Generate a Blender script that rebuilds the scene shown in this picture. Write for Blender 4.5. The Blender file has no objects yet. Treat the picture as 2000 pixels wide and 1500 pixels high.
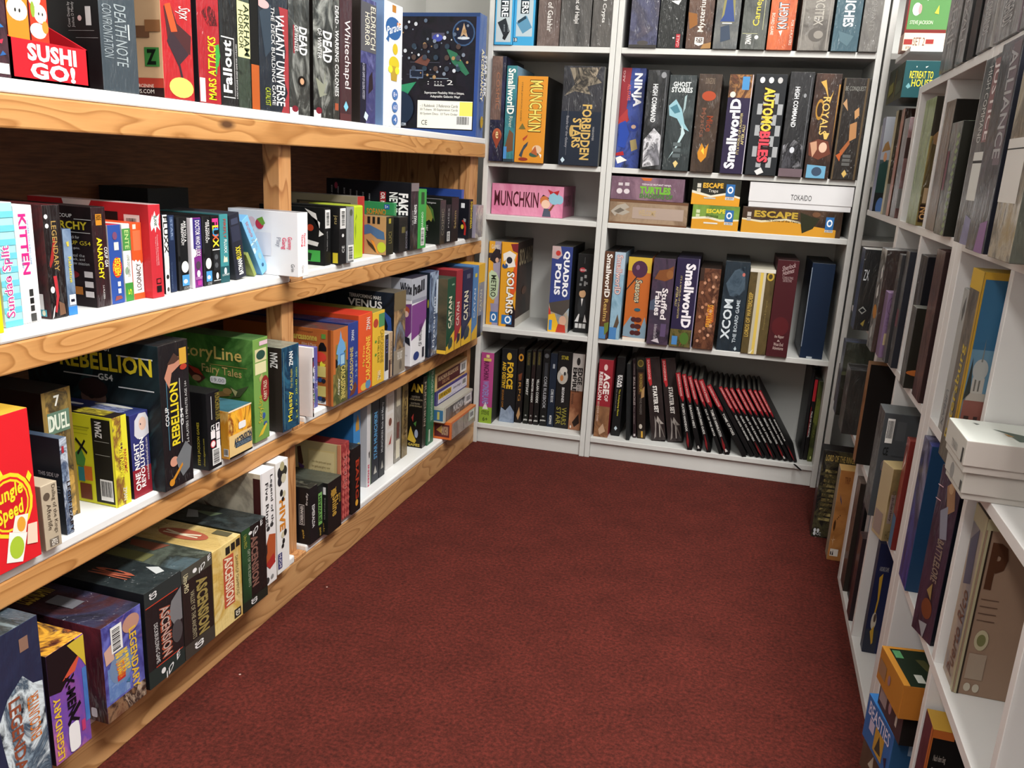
# Board-game shop aisle: pine shelf unit, white bookcases and white cube shelving around a dark red carpet.
import bpy, bmesh, math, random
from mathutils import Vector, Matrix
from math import radians as RAD, pi as PI, sin, cos
sc = bpy.context.scene
C = sc.collection
# ------------------------------------------------------------------ camera, world, lights, exposure
cd = bpy.data.cameras.new('camera'); cam = bpy.data.objects.new('camera', cd); C.objects.link(cam); sc.camera = cam
cd.sensor_width = 36.0; cd.lens = 29.358; cd.clip_start = 0.02
cam.matrix_world = Matrix(((0.95370804,-0.12423732,0.27387235,0.54884),(0.29622995,0.23106658,-0.92674487,-2.82331),(0.05185355,0.96497322,0.25717287,1.02013),(0,0,0,1)))
w = bpy.data.worlds.new('world'); sc.world = w; w.use_nodes = True
w.node_tree.nodes['Background'].inputs[0].default_value = (0.92,0.95,1.0,1); w.node_tree.nodes['Background'].inputs[1].default_value = 0.12
def area(name, loc, sx, sy, power, col=(1,0.97,0.93), rot=(0,0,0)):
    l = bpy.data.lights.new(name,'AREA'); l.shape='RECTANGLE'; l.size=sx; l.size_y=sy; l.energy=power; l.color=col
    o = bpy.data.objects.new(name,l); o.location=loc; o.rotation_euler=rot; C.objects.link(o); return o
LAMPS = [((0.93,-1.9,2.545),0.3,2.2,76), ((-0.15,-3.5,2.545),0.28,1.25,24)]  # main lamp, then an added fill lamp that brightens the right-hand shelves
for lp,sx,sy,pw in LAMPS: area('ceiling_or_fill_light', lp, sx, sy, pw)
vs = sc.view_settings
vs.view_transform='Standard'; vs.look='None'; vs.gamma=1.0; vs.use_curve_mapping=False; vs.exposure=0.62
# ------------------------------------------------------------------ materials
MATS = {}
def lin(h):
    v=[int(h[i:i+2],16)/255 for i in (0,2,4)]
    return tuple((c/12.92 if c<=.04045 else ((c+.055)/1.055)**2.4) for c in v)+(1,)
def new(name):
    m=bpy.data.materials.new(name); m.use_nodes=True; nt=m.node_tree
    return m, nt, nt.nodes['Principled BSDF']
def N(nt,t,**kw):
    n=nt.nodes.new(t)
    for k,v in kw.items():
        if k in n.inputs: n.inputs[k].default_value=v
        else: setattr(n,k,v)
    return n
def film(nt,b,seed):
    # shrink-wrap film: a glossy coat with long soft creases
    tc=N(nt,'ShaderNodeTexCoord'); mp=N(nt,'ShaderNodeMapping'); mp.inputs['Scale'].default_value=(9,16,3.5); mp.inputs['Location'].default_value=(seed*1.7,seed*.9,seed*2.3); mp.inputs['Rotation'].default_value=(.25,0,.1)
    nz=N(nt,'ShaderNodeTexNoise',Scale=1.6,Detail=3.0); nz.inputs['Distortion'].default_value=.8
    n2=N(nt,'ShaderNodeTexNoise',Scale=7.0,Detail=2.0); n2.inputs['Distortion'].default_value=1.6; ad=N(nt,'ShaderNodeMath',operation='MULTIPLY_ADD'); ad.inputs[1].default_value=.22; bp=N(nt,'ShaderNodeBump',Strength=.9,Distance=.03)
    nt.links.new(tc.outputs['Object'],mp.inputs[0]); nt.links.new(mp.outputs[0],nz.inputs['Vector']); nt.links.new(mp.outputs[0],n2.inputs['Vector']); nt.links.new(n2.outputs[0],ad.inputs[0]); nt.links.new(nz.outputs[0],ad.inputs[2]); nt.links.new(ad.outputs[0],bp.inputs['Height'])
    b.inputs['Coat Weight'].default_value=.55; b.inputs['Coat Roughness'].default_value=.1; nt.links.new(bp.outputs[0],b.inputs['Coat Normal'])
def mat(s):
    if s in MATS: return MATS[s]
    if s[:2]=='a:':
        cols,sca,seed,wr=s[2:].split(':'); cols=cols.split(','); sca=float(sca); seed=int(seed)
        m,nt,b=new('printed_art'); 
        tc=N(nt,'ShaderNodeTexCoord'); mp=N(nt,'ShaderNodeMapping'); mp.inputs['Location'].default_value=(seed*3.17,seed*1.31,seed*2.03); mp.inputs['Scale'].default_value=(1,1.25,.8)
        nz=N(nt,'ShaderNodeTexNoise',Scale=sca,Detail=5.0,Roughness=.62); nz.inputs['Distortion'].default_value=1.1
        cr=N(nt,'ShaderNodeValToRGB'); e=cr.color_ramp.elements; n=len(cols)
        while len(e)<n: e.new(.5)
        for i,c in enumerate(cols): e[i].position=.34+.32*i/max(1,n-1); e[i].color=lin(c)
        nt.links.new(tc.outputs['Object'],mp.inputs[0]); nt.links.new(mp.outputs[0],nz.inputs['Vector']); nt.links.new(nz.outputs[0],cr.inputs[0]); nt.links.new(cr.outputs[0],b.inputs['Base Color'])
        b.inputs['Roughness'].default_value=.42
        if int(wr): film(nt,b,seed)
    elif s[:2]=='w:':
        m,nt,b=new('wrapped_card'); b.inputs['Base Color'].default_value=lin(s[2:]); b.inputs['Roughness'].default_value=.4; film(nt,b,int(s[2:6],16)%37)
    else:
        m,nt,b=new('printed_card'); b.inputs['Base Color'].default_value=lin(s); b.inputs['Roughness'].default_value=.42
    b.inputs['Specular IOR Level'].default_value=.25
    MATS[s]=m; return m
def laminate(name,h,rough=.45):
    m,nt,b=new(name); b.inputs['Roughness'].default_value=rough
    tc=N(nt,'ShaderNodeTexCoord'); nz=N(nt,'ShaderNodeTexNoise',Scale=7.0,Detail=3.0); mx=N(nt,'ShaderNodeMix',data_type='RGBA')
    c=lin(h); mx.inputs['A'].default_value=c; mx.inputs['B'].default_value=tuple(x*.9 for x in c[:3])+(1,)
    nt.links.new(tc.outputs['Object'],nz.inputs['Vector']); nt.links.new(nz.outputs[0],mx.inputs['Factor']); nt.links.new(mx.outputs['Result'],b.inputs['Base Color'])
    return m
def pine(name,light,mid,dark,axis,seed=0):
    # plain-sawn pine: growth rings cut lengthwise, with a few knots
    m,nt,b=new(name); b.inputs['Roughness'].default_value=.48; L=nt.links.new
    tc=N(nt,'ShaderNodeTexCoord'); mp=N(nt,'ShaderNodeMapping'); sv={'y':(6,1.1,6),'z':(6,6,1.1)}[axis]
    mp.inputs['Scale'].default_value=sv; mp.inputs['Location'].default_value=(seed*.7,seed*1.3,seed*.37)
    L(tc.outputs['Object'],mp.inputs[0])
    nz=N(nt,'ShaderNodeTexNoise',Scale=1.5,Detail=2.0,Roughness=.45); nz.inputs['Distortion'].default_value=.35; L(mp.outputs[0],nz.inputs['Vector'])
    mu=N(nt,'ShaderNodeMath',operation='MULTIPLY'); mu.inputs[1].default_value=17.0; L(nz.outputs[0],mu.inputs[0])
    fr=N(nt,'ShaderNodeMath',operation='FRACT'); L(mu.outputs[0],fr.inputs[0])
    cr=N(nt,'ShaderNodeValToRGB'); e=cr.color_ramp.elements; e[0].position=.0; e[0].color=lin(light); e[1].position=1.0; e[1].color=lin(light)
    x=e.new(.62); x.color=lin(mid); x=e.new(.9); x.color=lin(dark)
    L(fr.outputs[0],cr.inputs[0])
    fn=N(nt,'ShaderNodeTexNoise',Scale=9.0,Detail=4.0); m2=N(nt,'ShaderNodeMapping'); m2.inputs['Scale'].default_value={'y':(30,1.5,30),'z':(30,30,1.5)}[axis]; L(tc.outputs['Object'],m2.inputs[0]); L(m2.outputs[0],fn.inputs['Vector'])
    mx=N(nt,'ShaderNodeMix',data_type='RGBA',blend_type='MULTIPLY'); mx.inputs['Factor'].default_value=.22; L(cr.outputs[0],mx.inputs['A']); L(fn.outputs[0],mx.inputs['B'])
    g=N(nt,'ShaderNodeMix',data_type='RGBA'); g.inputs['Factor'].default_value=.0; L(mx.outputs['Result'],g.inputs['A'])
    vo=N(nt,'ShaderNodeTexVoronoi',Scale=1.0); m3=N(nt,'ShaderNodeMapping'); m3.inputs['Scale'].default_value={'y':(9,3.2,9),'z':(9,9,3.2)}[axis]; m3.inputs['Location'].default_value=(seed*.31+.2,seed*.53,.11); L(tc.outputs['Object'],m3.inputs[0]); L(m3.outputs[0],vo.inputs['Vector'])
    k=N(nt,'ShaderNodeMapRange'); k.inputs['From Min'].default_value=.10; k.inputs['From Max'].default_value=.04; L(vo.outputs['Distance'],k.inputs['Value']); L(k.outputs[0],g.inputs['Factor']); g.inputs['B'].default_value=lin('5a3a22')
    L(g.outputs['Result'],b.inputs['Base Color']); return m
M_WHITE=laminate('white_laminate','d2d3d0'); M_WHITE2=laminate('white_cube_laminate','dad9d8'); M_BOARD=laminate('white_painted_board','f0f1f0',.35)
M_WALL=laminate('white_wall_paint','e6e6e2',.8); M_CEIL=laminate('ceiling_paint','ecece8',.9)
M_RAIL=pine('pine_along_y','d39c60','ca9257','ad763f','y',1); M_RAIL2=pine('pine_board_along_y','cfa06c','c59461','a87a4c','y',5); M_POST=pine('pine_upright','cf9a66','c68f5a','a46c40','z',3)
def hardboard():
    m,nt,b=new('brown_hardboard'); tc=N(nt,'ShaderNodeTexCoord'); mp=N(nt,'ShaderNodeMapping'); mp.inputs['Scale'].default_value=(1,3,40)
    nz=N(nt,'ShaderNodeTexNoise',Scale=6.0,Detail=4.0); cr=N(nt,'ShaderNodeValToRGB'); cr.color_ramp.elements[0].color=lin('6b4029'); cr.color_ramp.elements[1].color=lin('865436'); cr.color_ramp.elements[0].position=.35; cr.color_ramp.elements[1].position=.65
    nt.links.new(tc.outputs['Object'],mp.inputs[0]); nt.links.new(mp.outputs[0],nz.inputs['Vector']); nt.links.new(nz.outputs[0],cr.inputs[0]); nt.links.new(cr.outputs[0],b.inputs['Base Color']); b.inputs['Roughness'].default_value=.5; return m
M_HARD=hardboard()
def carpet():
    m,nt,b=new('red_carpet'); L=nt.links.new; b.inputs['Roughness'].default_value=.95; b.inputs['Specular IOR Level'].default_value=.16
    tc=N(nt,'ShaderNodeTexCoord'); n1=N(nt,'ShaderNodeTexNoise',Scale=130.0,Detail=3.0,Roughness=.7); n2=N(nt,'ShaderNodeTexNoise',Scale=9.0,Detail=5.0,Roughness=.7)
    L(tc.outputs['Object'],n1.inputs['Vector']); L(tc.outputs['Object'],n2.inputs['Vector'])
    c1=N(nt,'ShaderNodeValToRGB'); e=c1.color_ramp.elements; e[0].position=.3; e[0].color=lin('371713'); e[1].position=.72; e[1].color=lin('6a2b24'); x=e.new(.5); x.color=lin('52221b')
    L(n1.outputs[0],c1.inputs[0])
    c2=N(nt,'ShaderNodeValToRGB'); e=c2.color_ramp.elements; e[0].position=.3; e[0].color=(.72,.72,.72,1); e[1].position=.7; e[1].color=(1.08,1.05,1.05,1); L(n2.outputs[0],c2.inputs[0])
    mx=N(nt,'ShaderNodeMix',data_type='RGBA',blend_type='MULTIPLY'); mx.inputs['Factor'].default_value=1.0; L(c1.outputs[0],mx.inputs['A']); L(c2.outputs[0],mx.inputs['B'])
    vo=N(nt,'ShaderNodeTexVoronoi',Scale=5.5); L(tc.outputs['Object'],vo.inputs['Vector']); k=N(nt,'ShaderNodeMath',operation='LESS_THAN'); k.inputs[1].default_value=.013; L(vo.outputs['Distance'],k.inputs[0])
    mm=N(nt,'ShaderNodeMix',data_type='RGBA'); L(k.outputs[0],mm.inputs['Factor']); L(mx.outputs['Result'],mm.inputs['A']); mm.inputs['B'].default_value=lin('b89a90')
    L(mm.outputs['Result'],b.inputs['Base Color'])
    bp=N(nt,'ShaderNodeBump',Strength=.6,Distance=.004); L(n1.outputs[0],bp.inputs['Height']); L(bp.outputs[0],b.inputs['Normal']); return m
M_CARPET=carpet()
# ------------------------------------------------------------------ mesh helpers
def bm_box(bm,x0,x1,y0,y1,z0,z1,bev=0,mi=0):
    r=bmesh.ops.create_cube(bm,size=1.0); vs_=r['verts']
    for v in vs_: v.co=Vector(((x0+x1)/2+v.co.x*(x1-x0),(y0+y1)/2+v.co.y*(y1-y0),(z0+z1)/2+v.co.z*(z1-z0)))
    fs=set(f for v in vs_ for f in v.link_faces)
    for f in fs: f.material_index=mi
    if bev:
        es=list(set(e for v in vs_ for e in v.link_edges))
        bmesh.ops.bevel(bm,geom=es,offset=bev,segments=2,affect='EDGES',profile=.5)
def link(name,bm,mats,parent=None,loc=None,rot=None):
    me=bpy.data.meshes.new(name); bm.to_mesh(me); bm.free()
    for m in (mats if isinstance(mats,(list,tuple)) else [mats]): me.materials.append(m)
    o=bpy.data.objects.new(name,me); C.objects.link(o)
    if parent: o.parent=parent
    if loc: o.location=loc
    if rot: o.rotation_euler=rot
    return o
def part(name,parent,m,x0,x1,y0,y1,z0,z1,bev=.0015):
    bm=bmesh.new(); bm_box(bm,x0,x1,y0,y1,z0,z1,bev); return link(name,bm,m,parent)
def structure(name,m,x0,x1,y0,y1,z0,z1):
    bm=bmesh.new(); bm_box(bm,x0,x1,y0,y1,z0,z1); o=link(name,bm,m); o['kind']='structure'; return o
def thing(name,label,cat,loc=(0,0,0),rz=0,group=None):
    o=bpy.data.objects.new(name,None); o.empty_display_size=.05; C.objects.link(o); o.location=loc; o.rotation_euler=(0,0,rz); o['label']=label; o['category']=cat
    if group: o['group']=group
    return o
# ------------------------------------------------------------------ room
structure('floor',M_CARPET,-1.6,2.6,-6.2,1.2,-.05,0)
structure('wall_back',M_WALL,-1.6,2.6,.42,.5,0,2.6)
structure('wall_left',M_WALL,-.92,-.84,-6.2,.42,0,2.6)
structure('wall_right',M_WALL,1.62,1.7,-6.2,.42,0,2.6)
structure('wall_rear',M_WALL,-1.6,2.6,-6.2,-6.12,0,2.6)
structure('ceiling',M_CEIL,-1.6,2.6,-6.2,.5,2.6,2.66)
for lp,sx,sy,pw in LAMPS:
    t=thing('ceiling_or_fill_lamp','long white ceiling lamp over the '+('aisle end by the bookcases' if lp[1]>-3 else 'camera end of the aisle, added as fill light'),'lamp',(lp[0],lp[1],2.6))
    bm=bmesh.new(); bm_box(bm,-sx/2-.03,sx/2+.03,-sy/2-.03,sy/2+.03,-.05,0,.004); link('lamp_housing',bm,M_WHITE,t)
# ------------------------------------------------------------------ pine shelf unit along the left
XL=-0.4189; Y0=-3.1; YE=-.019
pu=thing('pine_shelf_unit','long pine shelf unit with white shelf boards beside the red carpet','shelf unit',(XL,-1.5,0))
def pp(name,m,d0,d1,y0,y1,z0,z1,bev=.002): return part(name,pu,m,d0,d1,y0+1.5,y1+1.5,z0,z1,bev)
DB=-.38
RZ=[(0,.0885),(.373,.412),(.7035,.746),(1.028,1.072)]
for i,(z0,z1) in enumerate(RZ):
    nm='kick_board' if i==0 else 'front_rail'
    pp(nm,M_RAIL2 if i==0 else M_RAIL,-.022,0,Y0,YE,z0,z1,.003)
BZ=[(.0885,.1078),(.412,.4308),(.746,.7648)]
for z0,z1 in BZ:
    pp('shelf_board',M_BOARD,DB,0.0,Y0,-1.259,z0,z1,.004)
    pp('shelf_board',M_BOARD,DB,0.0,-1.207,YE-.004,z0,z1,.004)
    pp('post_cap',M_POST,-.024,-.0,-1.257,-1.209,z0-.001,z1-.012,.001)
pp('top_board',M_BOARD,DB,0.0,Y0,YE-.004,1.072,1.0908,.003)
pp('post',M_POST,-.064,-.024,-1.256,-1.21,0,1.072)
pp('end_post',M_POST,-.062,-.024,-.098,YE-.001,.431,1.072)
pp('end_post',M_POST,-.062,-.024,-.056,YE-.001,0,.412)
pp('end_panel',M_POST,DB,-.06,-.05,YE-.001,0,1.072)
pp('end_batten',M_POST,-.14,-.062,-.09,-.05,.431,1.072)
pp('post',M_POST,-.062,-.024,-2.55,-2.5,0,1.072)
pp('back_panel',M_HARD,DB-.008,DB,Y0,YE,0,1.088)
# ------------------------------------------------------------------ white bookcases across the end
TH=0.04569097
def bookcase(label,x0,x1,depth=.28,h=2.02):
    t=thing('white_bookcase',label,'bookcase',(((x0+x1)/2)*cos(TH),((x0+x1)/2)*sin(TH),0),TH)
    hw=(x1-x0)/2
    for s in (-1,1): part('side_panel',t,M_WHITE,*sorted((s*hw,s*(hw-.018))),0,depth,0,h)
    for z in (.0765,.4416,.838,1.0185,1.3897,1.74): part('shelf',t,M_WHITE,-hw+.018,hw-.018,.001,depth-.006,z-.018,z)
    part('top_panel',t,M_WHITE,-hw+.018,hw-.018,.001,depth-.006,h-.018,h)
    part('plinth',t,M_WHITE,-hw+.018,hw-.018,.012,.028,0,.0585)
    part('back_panel',t,M_WHITE,-hw+.003,hw-.003,depth-.005,depth,.02,h-.003,0)
    return t
bookcase('narrow white bookcase in the corner beside the pine shelf unit',-.4256,-.0006)
bookcase('wide white bookcase beside the narrow one, holding leaning black rulebooks',.0006,.8)
t=bookcase('white bookcase mostly hidden in the corner behind the cube shelves',.806,1.21)
# ------------------------------------------------------------------ white cube shelving along the right
XR=0.8158; PH=0.02042058
def cubes(label,u0,cols,outer=.0345,pitch=.2985,depth=.39,top=1.231):
    # local x = out of the unit's front, y = along the front (towards the camera end)
    n=cols; L=outer*2+n*(pitch-.016)+(n-1)*.016
    cpx=XR-(-sin(PH))*0
    t=thing('cube_shelf_unit',label,'shelf unit',(XR+sin(PH)*(u0+L/2),-cos(PH)*(u0+L/2),0),PI+PH)
    x0=-depth
    part('side_panel',t,M_WHITE2,x0,0,-L/2,-L/2+outer,0,top); part('side_panel',t,M_WHITE2,x0,0,L/2-outer,L/2,0,top)
    for k in range(1,n):
        y=-L/2+outer+k*pitch-.016
        for z0,z1 in ((.02,.338),(.354,.625),(.641,.919),(.935,1.215)): part('divider',t,M_WHITE2,x0+.004,-.0005,y,y+.016,z0,z1,.0008)
    for z0,z1 in ((0,.02),(.338,.354),(.625,.641),(.919,.935),(1.215,1.231)):
        part('shelf',t,M_WHITE2,x0+.002,0,-L/2+outer,L/2-outer,z0,z1,.0008)
    part('back_panel',t,M_WHITE2,x0-.006,x0,-L/2,L/2,0,top,0)
    return u0+L
U1=cubes('white cube shelf unit, two cubes wide, by the corner',.634,2)
cubes('longer white cube shelf unit by the camera end of the aisle',U1+.001,4)
t=thing('corner_shelf_unit','white corner shelf boards between the cube shelves and the bookcase','shelf unit',(XR+sin(PH)*.32,-cos(PH)*.32,0),PI+PH)
for z in (.354,.641,.935): part('shelf',t,M_WHITE2,-.36,-.002,-.295,.308,z-.016,z,.0008)
part('shelf',t,M_WHITE2,-.36,-.01,-.26,.0,1.348,1.36,.0008)
part('back_panel',t,M_WHITE2,-.372,-.36,-.295,.308,0,1.7,0)
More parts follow.
